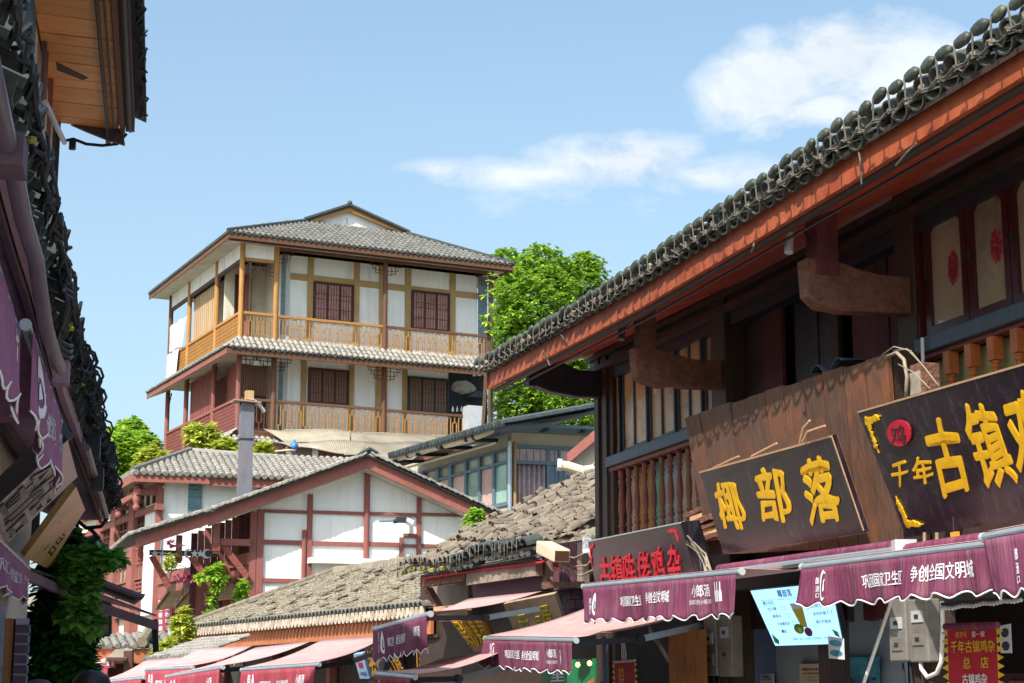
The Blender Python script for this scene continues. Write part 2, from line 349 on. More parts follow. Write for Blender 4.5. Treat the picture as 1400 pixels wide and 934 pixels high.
for i in range(nt_):
    s = .03 + i * SP_ + random.uniform(-.008, .008); z = fz(s) + FH + .05; k = s / SMAX
    tilt = Matrix.Rotation(math.atan(.42), 4, 'X'); T = Matrix.Translation
    rz = Matrix.Rotation(random.uniform(-.08, .08), 4, 'Z')
    piece('cover_tile', cover, A, T((s, -.10 + random.uniform(-.02, .02), z + random.uniform(-.008, .012))) @ rz @ tilt @ Matrix.Rotation(random.uniform(-.12, .12), 4, 'Y'))
    piece('drip_tile', pan, A, T((s + SP_ / 2, -.09 + random.uniform(-.01, .01), z + .01)) @ tilt)
    piece('mortar_plug', plugm, A, T((s, -.075 + random.uniform(-.03, .02), z + random.uniform(-.02, .01))) @ rz @ tilt @ Matrix.Diagonal((random.uniform(.7, 1.0), 1, random.uniform(.6, 1.0), 1)))
    lift = .0 + .06 * min(1, max(0, (s - 3.5) / 5)) + random.uniform(-.012, .012)
    m_ = T((s - .05, -.13, z + .055 + lift)) @ Matrix.Rotation(random.uniform(-.35, -.05), 4, 'Y') @ Matrix.Rotation(random.uniform(-.15, .15), 4, 'X') @ Matrix.Rotation(random.uniform(-.15, .15), 4, 'Z')
    piece('tile_lamp', lampm, A, m_)
    piece('lamp_stalk', stalkm, A, T((s - .1, -.12, z + lift - .02)) @ Matrix.Rotation(random.uniform(-.15, .15), 4, 'Y'))
# tiles behind the first ones, seen only edge-on
b = MB()
for i in range(nt_):
    s = .03 + i * SP_
    for j in range(1, 12):
        half(b, .082, .075, .4, .012, (s, -.1 + .36 * j, fz(s) + FH + .05 + .36 * j * .42), n=4)
b.build('tile_rows', 'tile_dark', A, kind='stuff')
# the cable that loops along the lamps
b = MB(); pts = []
for i in range(nt_ * 4):
    s = .05 + i * SP_ / 4; pts.append((s, -.15 + .02 * math.sin(i * 1.7), fz(s) + FH + .0 + .03 * math.sin(i * 1.57) + random.uniform(-.01, .01)))
b.tube(pts, .008, 5); b.build('lamp_cable', 'wire', A)
b = MB()
for (x0, y0, x1, y1) in ((742, 478, 752, 500), (762, 452, 775, 470), (1172, 195, 1178, 252), (1225, 226, 1253, 196), (1028, 345, 1031, 333)):
    p, q = R.hit(x0, y0, -.03), R.hit(x1, y1, -.03); m_ = (p + q) / 2 + V((.05, -.02, 0)); b.tube([p, m_, q], .008, 5)
b.build('loose_wire', 'wire', A)
# ---- posts and walls
def vpost(x0, x1, yref, name, mat, z0=0, ztop=None, y0=WY - .05, y1=WY + .2, parent=A):
    a, c = R.hit(x0, yref, y0).x, R.hit(x1, yref, y0).x
    zt = ztop if ztop is not None else fz(a) + WY * RISE + .1
    return MB().box(a, c, y0, y1, z0, zt).build(name, mat, parent)
def corner(x0, x1):
    a, c = R.hit(x0, 600, WY - .05).x, R.hit(x1, 600, WY - .05).x; w = (c - a) / 4
    zt = fz(a) + WY * RISE + .1
    for k in range(4):
        MB().box(a + k * w + (.012 if k else 0), a + (k + 1) * w, WY - .05 - (.03 if k % 2 == 0 else 0), WY + .2, 0, zt).build('post_rib', 'dark_wood', cp)
    MB().box(a + .01, c - .01, WY - .02, WY + .19, 0, zt).build('post_core', 'black_wood', cp)
cp = MB().box(R.hit(816, 600, WY).x + .02, R.hit(834, 600, WY).x - .02, WY, WY + .18, 0, 4).build('corner_post', 'dark_wood', A)
corner(816, 838)
sA = R.hit(838, 600, WY).x                      # start of the first bay
sB = R.hit(981, 470, WY).x; sB2 = R.hit(1001, 470, WY).x
sC = R.hit(1237, 400, WY).x; sC2 = R.hit(1262, 400, WY).x
def zat(px, py, y=WY): return R.hit(px, py, y).z
z_sill_b, z_sill_t = zat(850, 636), zat(850, 622)
z_win_t = zat(853, 497)
z_beam = zat(935, 447)
z_bal_b = zat(954, 708) - .05
for nm, a, c in (('post', sB, sB2), ('post', sC, sC2)):
    MB().box(a, c, WY - .08, WY + .15, 0, fz(a) + WY * RISE + .12).build('post', 'dark_wood', A, bevel=.01)
# top beams (three mouldings) along the whole wall
for k, (dy, z0, z1) in enumerate(((-.10, .30, .36), (-.06, .22, .295), (-.12, .15, .215), (-.04, .02, .145))):
    b = MB(); q0, q1 = fb[0].copy(), fb[-1].copy()
    N_ = 12
    for i in range(N_):
        a, c = SMAX * i / N_, SMAX * (i + 1) / N_
        za, zc = fz(a) + WY * RISE * .55, fz(c) + WY * RISE * .55
        b.add([(a, WY + dy, za + z0 - .18), (c, WY + dy, zc + z0 - .18), (c, WY + .1, zc + z0 - .18), (a, WY + .1, za + z0 - .18),
               (a, WY + dy, za + z1 - .18), (c, WY + dy, zc + z1 - .18), (c, WY + .1, zc + z1 - .18), (a, WY + .1, za + z1 - .18)],
              [(0, 3, 2, 1), (4, 5, 6, 7), (0, 1, 5, 4), (2, 3, 7, 6)])
    b.build('top_beam', 'black_wood' if k % 2 else 'dark_wood', A)
# wall behind everything (dark interior backing)
MB().box(sA - .1, SMAX, WY + .32, WY + .4, 2.56, 5.3).build('back_wall', 'dark_wood', A)
MB().box(sA - .1, SMAX, WY + 3.0, WY + 3.1, 0, 2.56).build('back_wall', 'dark_wood', A)
MB().box(sA - .25, sA - .1, WY + .2, WY + 6, 0, 6).build('side_wall', 'dark_wood', A)
# ---- first bay: tall windows of narrow panes, slate-painted sashes
sill = MB().box(sA, sB, WY - .1, WY + .05, z_sill_b, z_sill_t).build('window_sill', 'slate_paint', A, bevel=.008)
MB().box(sA, sB, WY - .06, WY + .05, z_sill_b - .05, z_sill_b - .004).build('rail', 'rail_brown', A, bevel=.006)
pm('curtain_gold', '#c49a68', '#e0bd8c', 2.2, (3, 3, .5), rough=.35, bump=.2, rnd=.12, dirt='#5a4a33', damt=.9, dscale=2.2, spec=.5)
xs = [838, 849.6, 868, 887, 906, 925.6, 944, 963, 981]
ss = [R.hit(x, 600, WY).x for x in xs]
for k in range(8):
    a, c = ss[k] + .004, ss[k + 1] - .004; y = WY - .02 + (.03 if k % 2 else 0)
    w = MB()
    fwd = .035
    w.box(a, a + fwd, y, y + .045, z_sill_t + .003, z_win_t + .25).box(c - fwd, c, y, y + .045, z_sill_t + .003, z_win_t + .25)
    w.box(a + fwd, c - fwd, y, y + .045, z_sill_t + .003, z_sill_t + .06).box(a + fwd, c - fwd, y, y + .045, z_win_t, z_win_t + .25)
    f = w.build('window', 'slate_paint' if k else 'black_wood', A, bevel=.004)
    MB().box(a + fwd, c - fwd, y + .02, y + .028, z_sill_t + .06, z_win_t).build('pane', 'curtain_gold', f)
    MB().box(a + fwd * .5, c - fwd * .5, y - .012, y - .002, z_sill_t + .0, z_sill_t + .005).build('bead', 'black_wood', f)
# ---- balustrade of turned balusters
def bal_prof(h, r=.036):
    P_ = [(.8, 0), (.8, .13), (.5, .15), (1.0, .18), (1.05, .205), (.62, .235), (.95, .26), (.6, .29), (.72, .33), (1.0, .42), (.98, .52), (.62, .70), (.58, .735), (.95, .755), (.62, .78), (1.05, .815), (.9, .84), (.5, .87), (.85, .89), (.85, 1)]
    return [(r * a, h * b) for a, b in P_]
hb = z_sill_b - .055 - z_bal_b
bm = MB().lathe(bal_prof(hb), (0, 0, 0), 12).mesh('baluster', 'baluster_brown', True)
s0, s1 = R.hit(848.5, 690, WY - .02).x, R.hit(941, 680, WY - .02).x; st = (s1 - s0) / 8
for k in range(int((sB - s0) / st) + 1): piece('baluster', bm, A, Matrix.Translation((s0 + k * st, WY - .01, z_bal_b)) @ Matrix.Rotation(k * .7, 4, 'Z'))
MB().box(sA, sB, WY - .07, WY + .05, z_bal_b - .09, z_bal_b - .003).build('bottom_rail', 'rail_brown', A, bevel=.006)
MB().box(sA, sA + .09, WY - .04, WY + .05, z_bal_b, z_sill_b - .055).build('rail_post', 'rail_brown', A)
for k, (u0, u1, c) in enumerate(((0, .16, 'screen_cream'), (.16, .30, 'screen_ochre'), (.30, .42, 'screen_green'), (.42, .58, 'screen_grey'), (.58, 1, 'screen_cream'))):
    cc = {'screen_cream': ('#b5a283', '#cfc0a4'), 'screen_ochre': ('#b07a3c', '#c8904a'), 'screen_green': ('#58a177', '#7cba92'), 'screen_grey': ('#8e9aa2', '#b6c0c4')}[c]
    if c not in M: pm(c, *cc, 4, rough=.8, bump=.1, rnd=.02)
    a, c2 = sA + (sB - sA) * u0, sA + (sB - sA) * u1
    MB().box(a, c2 - .004, WY + .12, WY + .14, z_bal_b - .1, z_sill_b - .05).build('screen_panel', c, A)
# ---- recess of vertical maroon boards between the two posts
xe = [1003, 1020, 1044, 1071, 1080, 1112, 1141, 1152, 1164, 1180, 1199, 1218, 1237]
se = [R.hit(x, 440, WY + .1).x for x in xe]
mats = ['dark_wood', 'dark_wood', 'maroon_wood', 'black_wood', 'black_wood', 'black_wood', 'dark_wood', 'black_wood', 'maroon_wood', 'maroon_wood', 'maroon_wood', 'maroon_wood']
for k in range(12):
    dy = [.12, .1, .08, .2, .14, .15, .05, .22, .1, .09, .08, .09][k]
    MB().box(se[k] + .006, se[k + 1] - .006, WY + dy, WY + dy + .04, 2.2, 5.2).build('wall_board', mats[k], A, bevel=.005)
MB().box(sB2, sC, WY + .0, WY + .12, zat(1100, 620) - .3, zat(1100, 620)).build('floor_beam', 'dark_wood', A)
# ---- right bay: two arched casements with red paper cuttings
zc0 = zat(1270, 470); zs0, zs1 = zat(1275, 484), zat(1275, 463)
sill2 = MB().box(sC2, SMAX, WY - .1, WY + .06, zs0, zs1).build('window_sill', 'slate_paint', A, bevel=.008)
MB().box(sC2, SMAX, WY - .05, WY + .06, zs0 - .035, zs0 - .004).build('rail', 'rail_brown', A)
pm('frame_maroon', '#3a1519', '#4c1e22', 7, GR, rough=.35, bump=.1, rnd=.1)
pm('pane_tan', '#9c8c72', '#b5a48a', 2, rough=.12, bump=0, rnd=.03, dirt='#3b4038', damt=.8, dscale=1.1, spec=.6)
pm('paper_red', '#8e1f36', '#c03a50', 30, rough=.8, bump=0, rnd=.05, dirt='#c48f7a', damt=.5, dscale=24)
wx = [1268.5, 1329, 1389, 1450]
for k in range(3):
    a, c = R.hit(wx[k], 400, WY).x + .006, R.hit(wx[k + 1], 400, WY).x - .006
    zb, zt = zs1 + .01, zat(1284, 288) + .06
    fw = .075
    w = MB(); w.box(a, a + fw, WY - .03, WY + .03, zb, zt).box(c - fw, c, WY - .03, WY + .03, zb, zt).box(a + fw, c - fw, WY - .03, WY + .03, zb, zb + fw)
    # arched head
    n = 8; m_ = (a + c) / 2; hw = (c - a) / 2 - fw
    for j in range(n):
        u0, u1 = -1 + 2 * j / n, -1 + 2 * (j + 1) / n
        f_ = lambda u: zt - .10 - .11 * (abs(u) ** 2.2)
        w.add([(m_ + u0 * hw, WY - .03, f_(u0)), (m_ + u1 * hw, WY - .03, f_(u1)), (m_ + u1 * hw, WY - .03, zt), (m_ + u0 * hw, WY - .03, zt),
               (m_ + u0 * hw, WY + .03, f_(u0)), (m_ + u1 * hw, WY + .03, f_(u1)), (m_ + u1 * hw, WY + .03, zt), (m_ + u0 * hw, WY + .03, zt)], [(0, 1, 2, 3), (0, 4, 5, 1), (2, 6, 7, 3)])
    f = w.build('window', 'frame_maroon', A)
    MB().box(a + fw, c - fw, WY, WY + .008, zb + fw, zt - .1).build('pane', 'pane_tan', f)
    MB().box(a + .02, a + .05, WY - .045, WY - .032, (zb + zt) / 2 - .05, (zb + zt) / 2 + .03).build('latch', 'steel_dark', f)
    if k < 2:
        ctr = R.hit((1303, 1362)[k], (366, 335)[k], WY - .004); p_ = MB(); random.seed(11 + k)
        for ring in range(3):
            for j in range(11 - ring * 3):
                an = 2 * math.pi * j / (11 - ring * 3) + ring; rr = .085 * (1 - ring * .33)
                cx, cz = ctr.x + rr * .72 * math.cos(an), ctr.z + rr * 1.25 * math.sin(an)
                q = [(cx + .026 * math.cos(t) * random.uniform(.7, 1.2), WY - .003, cz + .032 * math.sin(t) * random.uniform(.7, 1.2)) for t in [i_ * math.pi / 3 for i_ in range(6)]]
                p_.prism(q, (0, .0015 + ring * .0004 + j * .0001, 0))
        p_.prism([(ctr.x + .075 * math.cos(t), WY - .001, ctr.z + .12 * math.sin(t)) for t in [i_ * math.pi / 8 for i_ in range(16)]], (0, .0008, 0))
        p_.build('paper_cutting', 'paper_red', f)
MB().box(sC2, sC2 + .03, WY - .06, WY + .05, zb, zt).build('jamb', 'frame_maroon', A)
b2 = MB(); hh = .62
b2.box(-.042, .042, -.042, .042, hh - .17, hh); b2.lathe([(.03, hh - .19), (.034, hh - .175)], (0, 0, 0), 10)
b2.lathe([(.022, 0), (.03, .05), (.038, .18), (.036, .25), (.024, .36), (.02, .385), (.036, .40), (.024, .42), (.03, .44), (.03, hh - .172)], (0, 0, 0), 12)
b2m = b2.mesh('baluster', 'baluster_orange')
s0, s1 = R.hit(1297.6, 481, WY - .03).x, R.hit(1390, 447, WY - .03).x; st = (s1 - s0) / 3
for k in range(7): piece('baluster', b2m, A, Matrix.Translation((s0 + k * st, WY - .02, zs0 - .04 - hh)))
pm('panel_olive', '#8f8a58', '#a5a06a', 3, rough=.7, bump=.1, rnd=.03)
MB().box(sC2, SMAX, WY + .08, WY + .1, zs0 - 1.1, zs0 - .04).build('screen_panel', 'panel_olive', A)
# ---- carved eave brackets standing out from the posts
def bracket(sx, top, bot, name='bracket', mat='bracket_wood', th=.16):
    o = V((sx, WY - .06, 0))
    pts = [R.hitx(x, y, sx) for x, y in top] + [R.hitx(x, y, sx) for x, y in bot[::-1]]
    b = MB().prism([p - V((th / 2, 0, 0)) for p in pts], (th, 0, 0)); return b.build(name, mat, A, bevel=.015)
br1 = bracket((R.hit(826, 550, WY).x), [(728, 503), (767, 497), (788, 507), (836, 511)], [(730, 529), (750, 537), (788, 544), (836, 545)], mat='black_wood')
p = R.hitx(731, 515, R.hit(826, 550, WY).x); MB().box(p.x - .06, p.x + .06, p.y - .09, p.y + .02, p.z - .12, p.z + .22).build('hanging_post', 'black_wood', A)
br2 = bracket((sB + sB2) / 2, [(863, 476), (889, 477), (915, 485), (946, 493), (990, 496)], [(866, 517), (881, 524.5), (902, 530), (920, 528), (933, 531), (990, 533)])
br3 = bracket((sC + sC2) / 2, [(1095, 355), (1134, 359), (1170, 371), (1197, 378), (1248, 382)], [(1099, 406), (1116, 422), (1135, 425), (1146, 428), (1248, 432)])
def hpost(x0, x1, yb, sx, mat='bracket_wood'):
    a, c = R.hitx(x0, yb, sx - .09), R.hitx(x1, yb, sx - .09)
    MB().box(sx - .1, sx + .1, a.y, c.y, a.z, fz(sx) + .2 + .3).build('hanging_post', mat, A, bevel=.012)
hpost(867, 888, 497, (sB + sB2) / 2); hpost(1103, 1132, 382, (sC + sC2) / 2, 'maroon_wood')
for (x, y, sx, kk) in ((858, 452, (sB + sB2) / 2, 0), (1089, 330, (sC + sC2) / 2, 1)):
    p = R.hitx(x, y, sx); l_ = MB().tube([p + V((-.05, -.03, .07)), p + V((-.02, -.06, -.09))], .035, 10).build('spot_lamp', 'grey_plastic' if kk else 'lamp_green', A)
    MB().tube([p + V((-.04, .0, .06)), p + V((0, .06, .1)), p + V((.02, .1, 0))], .012, 6).build('lamp_arm', 'black_rubber', l_)
for (x, y) in ((897, 533), (915, 534)):
    p = R.hitx(x, y, (sB + sB2) / 2 - .05); MB().tube([p, p + V((0, 0, -.035))], .02, 8).build('bell', 'grey_plastic', A)
# ground floor front of this shop: dark posts, lintel, plank wall; the far bay is open
MB().box(sA - .1, SMAX, WY - .12, WY + .1, 2.55, 2.8).build('lintel', 'dark_wood', A)
for x, yy in ((962, 900), (1136, 900), (1262, 900)):
    a = R.hit(x, yy, WY - .02).x; MB().box(a - .07, a + .07, WY - .1, WY + .12, 0, 2.55).build('post', 'dark_wood', A)
# ================================================================ lettering, awnings and signs of the right-hand side
_tc = {}
def glyphs(s, bold=.012, extr=0.0, res=3):
    """a line of writing as a mesh squeezed into the unit square (x right, y up, z out)"""
    k = (s, 0, extr); bold = 0
    if k in _tc: return _tc[k]
    cu = bpy.data.curves.new('lettering', 'FONT'); cu.body = s; cu.size = 1; cu.offset = bold; cu.resolution_u = res; cu.extrude = extr
    o = bpy.data.objects.new('lettering', cu); COL.objects.link(o); dg = bpy.context.evaluated_depsgraph_get(); dg.update()
    me = bpy.data.meshes.new_from_object(o.evaluated_get(dg)); vs = [v.co.copy() for v in me.vertices]; fs = [tuple(p.vertices) for p in me.polygons]
    bpy.data.objects.remove(o); bpy.data.curves.remove(cu); bpy.data.meshes.remove(me)
    x0, x1 = min(v.x for v in vs), max(v.x for v in vs); y0, y1 = min(v.y for v in vs), max(v.y for v in vs)
    _tc[k] = ([V(((v.x - x0) / (x1 - x0), (v.y - y0) / (y1 - y0), 1 if v.z > 0 else 0)) for v in vs], fs); return _tc[k]
def write(mb, s, f, bold=.012, th=.004, brush=0, shear=0, flat=False):
    """f(u, v) -> (point, outward normal)"""
    vs, fs = glyphs(s, 0, 0 if flat else .02); k_ = len(s) if len(s) else 1
    stamps = ((0, 0),) if bold < .008 else ((-1, 0), (1, 0), (0, .9), (0, -.9)) if bold < .018 else ((-1, -.5), (1, .5), (0, 1.2), (0, -1.2), (-.9, .6), (.9, -.6), (0, 0))
    for i_, (du_, dv_) in enumerate(stamps):
        out = []
        for v in vs:
            u, w = v.x, v.y
            if brush:
                n = noise.noise_vector(V((u * 2.3 + len(s), w * 2.3, bold * 90))) * brush; u += n.x + .03 * (w - .5) * math.sin(u * 5); w += n.y
            u += shear * (w - .5) + du_ * bold * .42 / k_; w += dv_ * bold * .40
            p, n = f(u, w); out.append(p + n * (th + i_ * .00035 if (flat or v.z > .5) else .0005))
        mb.add(out, fs)
    return mb
class Board:
    """a flat board through four pixel corners (tl, tr, br, bl) in a frame, at depths yt (top) and yb (bottom)"""
    def __init__(s, fr, tl, tr, br, bl, yt, yb):
        s.fr = fr; s.tl, s.tr = fr.hit(*tl, yt), fr.hit(*tr, yt); s.br, s.bl = fr.hit(*br, yb), fr.hit(*bl, yb)
        s.n = (s.br - s.bl).cross(s.tl - s.bl).normalized()
        if s.n.y > 0: s.n = -s.n
    def pt(s, u, v): return (s.bl.lerp(s.br, u)).lerp(s.tl.lerp(s.tr, u), v)
    def on(s, px, py, off=0):
        c = s.fr.I @ V((0, 0, EYE)); d = s.fr.I.to_3x3() @ dirv(px, py); t = (s.bl + s.n * off - c).dot(s.n) / d.dot(s.n); return c + d * t
    def quad(s, q):
        """lettering space over four pixel corners tl, tr, br, bl on the board"""
        P_ = [s.on(*p, .002) for p in q]
        return lambda u, v: ((P_[3].lerp(P_[2], u)).lerp(P_[0].lerp(P_[1], u), v), s.n)
    def uvq(s, u0, u1, v0, v1): return lambda u, v: (s.pt(u0 + (u1 - u0) * u, v0 + (v1 - v0) * v) + s.n * .001, s.n)
def slabm(B, th, b=None, inset=0):
    b = b or MB(); return b.slab(B.bl, B.br, B.tr, B.tl, th) if (B.br - B.bl).cross(B.tl - B.bl).dot(B.n) > 0 else b.slab(B.bl, B.tl, B.tr, B.br, th)
pm('sign_black', '#131419', '#1c1d26', 3, rough=.22, bump=.04, rnd=.02, dirt='#45313f', damt=.6, dscale=1.3, spec=.5, bdist=.003)
pm('sign_purple', '#1d141b', '#2e1a27', 2, rough=.25, bump=.04, rnd=.02, dirt='#17161d', damt=.9, dscale=1.0, spec=.5, bdist=.003)
pm('gold_paint', '#d9a50c', '#e8ba1c', 12, rough=.45, bump=.1, rnd=.02)
pm('gold_dull', '#b5791d', '#cf9a35', 12, rough=.5, bump=.1, rnd=.04)
pm('red_paint', '#b3122a', '#d0243a', 12, rough=.4, bump=.1, rnd=.02)
pm('plank_weathered', '#4c382e', '#70503f', 5, (8, 8, .7), rough=.7, bump=.5, rnd=.16, dirt='#94532c', damt=.6, dscale=2.2)
pm('edge_wood', '#b28b6a', '#cda783', 9, rough=.8, bump=.2, rnd=.1)
pm('awning_plum', '#5f2a42', '#84425f', 5, (9, 9, .7), rough=.8, bump=.7, rnd=.06, bdist=.03, dirt='#8f6478', damt=.45, dscale=1.6, spec=.2)  # upright colour contrast stands in for fold shading of the cloth, beside the bump
pm('awning_red', '#84303d', '#a54854', 5, (9, 9, .7), rough=.75, bump=.15, rnd=.03, dirt='#8c2f3e', damt=.4, dscale=2.2, spec=.2)  # fold shading put into the upright two-tone colour here too
pm('awning_pink', '#b58a8a', '#cda6a2', 5, rough=.85, bump=.2, rnd=.08, dirt='#94796c', damt=.55, dscale=1.6, spec=.2)
pm('print_white', '#dcdadf', '#e8e6ea', 6, rough=.8, bump=0, rnd=.02)
for n_ in ('sign_black', 'sign_purple'): streaks(n_, '#6b6270', .35, (5, 5, .4))
for n_ in ('awning_plum', 'awning_red', 'awning_pink'): streaks(n_, '#c9a9a6', .28, (3, 3, .5))  # pale upright streaks mixed into the awning cloth colour
streaks('gold_paint', '#8a5f12', .5, (6, 6, 3)); streaks('plank_weathered', '#2a1d18', .7, (5, 5, .25))
# ---- the big board of upright planks
PB = Board(R, (937, 571.5), (1215.5, 484.5), (1233, 745), (971, 759), .7, .9)
pb = thing('plank_board', R, PB.bl, 'large hoarding of upright weathered brown planks leaning out above the awnings', 'hoarding')
for k in range(11):
    u0, u1 = k / 11, (k + 1) / 11 - .004
    a, c, d, e = PB.pt(u0, 0), PB.pt(u1, 0), PB.pt(u1, 1 + .006 * (k % 3)), PB.pt(u0, 1 + .006 * (k % 3)); off = PB.n * random.uniform(0, .012)
    MB().slab(a + off, c + off, d + off, e + off, .035).build('plank', 'plank_weathered', pb)
MB().slab(PB.pt(0, 0) - PB.n * .04, PB.pt(.02, 0) - PB.n * .04, PB.pt(.02, 1) - PB.n * .04, PB.pt(0, 1) - PB.n * .04, .16).build('side_board', 'dark_wood', pb)
MB().slab(PB.pt(.98, 0) - PB.n * .04, PB.pt(1, 0) - PB.n * .04, PB.pt(1, 1) - PB.n * .04, PB.pt(.98, 1) - PB.n * .04, .2).build('side_board', 'dark_wood', pb)
MB().slab(PB.pt(0.02, .1) - PB.n * .04, PB.pt(.98, .1) - PB.n * .04, PB.pt(.98, .2) - PB.n * .04, PB.pt(.02, .2) - PB.n * .04, .08).build('batten', 'dark_wood', pb)
# ---- sign with three characters
B1 = Board(R, (956, 645), (1137.5, 595), (1182.5, 728), (989, 758), .38, .6)
for b_ in (B1,):
    for a_ in ('tl', 'tr', 'br', 'bl'): setattr(b_, a_, getattr(b_, a_) )
g1 = thing('shop_sign', R, B1.bl, 'black board with three yellow brush characters tied onto the brown plank hoarding', 'shop sign')
slabm(B1, .04).build('board', 'sign_purple', g1)
def edge(B, par, w=.018, mat='edge_wood', sides='tbr', proud=.004, th=.045):
    m = MB(); hgt = (B.tl - B.bl).length; wid = (B.tr - B.tl).length; dv, du = w / hgt, w / wid; o = B.n * proud
    S = {'t': (0, 1, 1 - dv, 1), 'b': (0, 1, 0, dv), 'r': (1 - du, 1, dv, 1 - dv), 'l': (0, du, dv, 1 - dv)}
    for k in sides:
        u0, u1, v0, v1 = S[k]; m.slab(B.pt(u0, v0) + o, B.pt(u1, v0) + o, B.pt(u1, v1) + o, B.pt(u0, v1) + o, th)
    return m.build('frame', mat, par)
edge(B1, g1, .014, sides='tr')
for ch, q in (('椰', [(976, 664), (1006, 655), (1023, 727), (989, 722)]), ('部', [(1031, 645), (1072, 636), (1084, 718), (1043, 712)]), ('落', [(1093, 636), (1134, 620), (1152, 716), (1110, 718)])):
    m = MB(); write(m, ch, B1.quad(q), .06, .004, .13); m.build('character', 'gold_paint', g1)
m = MB()
for x0, y0, x1, y1, x2, y2 in ((1027, 624, 1050, 612, 1062, 606), (1097, 604, 1104, 590, 1128, 582), (1093, 607, 1098, 585, 1107, 575), (975, 640, 1000, 628, 1010, 624)):
    P_ = [B1.on(a, c, .03) for a, c in ((x0, y0), (x1, y1), (x2, y2))]; m.tube(P_, .008, 5)
m.build('tie_cord', 'edge_wood', g1)
# ---- sign with black-red gradient at the right
B2 = Board(R, (1172.4, 562.5), (1440, 485), (1440, 704), (1239, 735), .25, .6)
B2.bl = R.hit(1239, 735, .6); 
g2 = thing('shop_sign', R, B2.bl, 'long dark board with big yellow characters, a round red seal and yellow corner ornaments', 'shop sign')
slabm(B2, .05).build('board', 'sign_purple', g2)
edge(B2, g2, .012, sides='t')
for ch, q, bo in (('千', [(1218, 632), (1243, 628), (1240, 664), (1222, 667)], .03), ('年', [(1247, 628), (1274, 624), (1277, 660), (1251, 664)], .03),
              ('古', [(1262, 580), (1306, 570), (1330, 672), (1288, 680)], .035), ('镇', [(1314, 560), (1356, 550), (1394, 660), (1344, 668)], .03),
              ('鸡', [(1368, 545), (1416, 530), (1448, 645), (1396, 655)], .03)):
    m = MB(); write(m, ch, B2.quad(q), bo * 1.7, .005, .08); m.build('character', 'gold_paint', g2)
def blob_on(B, cx, cy, rx, ry, off=0, n=20):
    return [B.on(cx + rx * math.cos(2 * math.pi * k / n), cy + ry * math.sin(2 * math.pi * k / n), off) for k in range(n)]
m = MB().prism(blob_on(B2, 1230, 592, 18.5, 20), B2.n * .012); m.build('seal_rim', 'sign_black', g2)
sl_ = MB().prism(blob_on(B2, 1230, 592, 16.5, 18, .013), B2.n * .006).build('seal', 'red_paint', g2)
m = MB(); write(m, '鸡', B2.quad([(1219, 582), (1240, 579), (1242, 605), (1222, 608)]), .0, .021, .05); m.build('seal_character', 'sign_black', sl_)
random.seed(5)
def corner_orn(B, tip, a, c, par, mat='gold_paint', n=9):
    """a filigree corner ornament: two thin arms from the tip with leaf-shaped scrolls between"""
    m = MB(); tip, a, c = [B.on(*p, .003) for p in (tip, a, c)]
    w1, w2 = (a - tip), (c - tip)
    for p, q, o in ((tip, a, w2), (tip, c, w1)):
        m.prism([p, q, q + o.normalized() * .006, p + o.normalized() * .022], B.n * .008)
    for k in range(n):
        t = (k + .4) / n; s_ = (1 - t); r_ = .34 * s_ + .05
        for (e1, e2) in ((w1, w2), (w2, w1)):
            ctr = tip + e1 * t * .85 + e2 * r_ * .42
            m.prism([ctr + (w1.normalized() * math.cos(j) * 1 + w2.normalized() * math.sin(j)) * random.uniform(.010, .028) for j in (0, .9, 1.9, 2.9, 3.9, 5)], B.n * (.006 + .001 * k))
    return m.build('corner_ornament', mat, par)
corner_orn(B2, (1182, 571), (1204, 568), (1202, 619), g2); corner_orn(B2, (1240, 721), (1225, 678), (1263, 717), g2)
# the dark diagonal shadow over this sign is not built
# ---- red-lettered sign behind the nearest awning
B3 = Board(R, (803.6, 739.5), (930, 713.7), (951, 784.7), (815, 806), .48, .62)
g3 = thing('shop_sign', R, B3.bl, 'black board with six red characters half hidden by the awning in front', 'shop sign')
slabm(B3, .04).build('board', 'sign_black', g3)
edge(B3, g3, .012, mat='grey_plastic', sides='t')
MB().slab(B3.pt(.995, 0), B3.pt(1.0, 0) + V((.16, .1, 0)), B3.pt(1.0, 1) + V((.16, .1, 0)), B3.pt(.995, 1), .03).build('side_panel', 'sign_black', g3)
for k, (ch, x) in enumerate(zip('古镇陈佬鸡杂', (828, 844.5, 862, 881, 900, 922))):
    dy = (x - 828) * -.07
    m = MB(); write(m, ch, B3.quad([(x - 9, 764 + dy * 2.0 - (4 if k > 3 else 0)), (x + 6, 762 + dy * 2.0 - (4 if k > 3 else 0)), (x + 12, 806 + dy), (x - 7, 808 + dy)]), .03, .012, .03); m.build('character', 'red_paint', g3)
corner_orn(B3, (806, 746), (813, 744), (810, 775), g3, 'red_paint', 5); corner_orn(B3, (925, 723), (913, 726), (929, 742), g3, 'red_paint', 5)
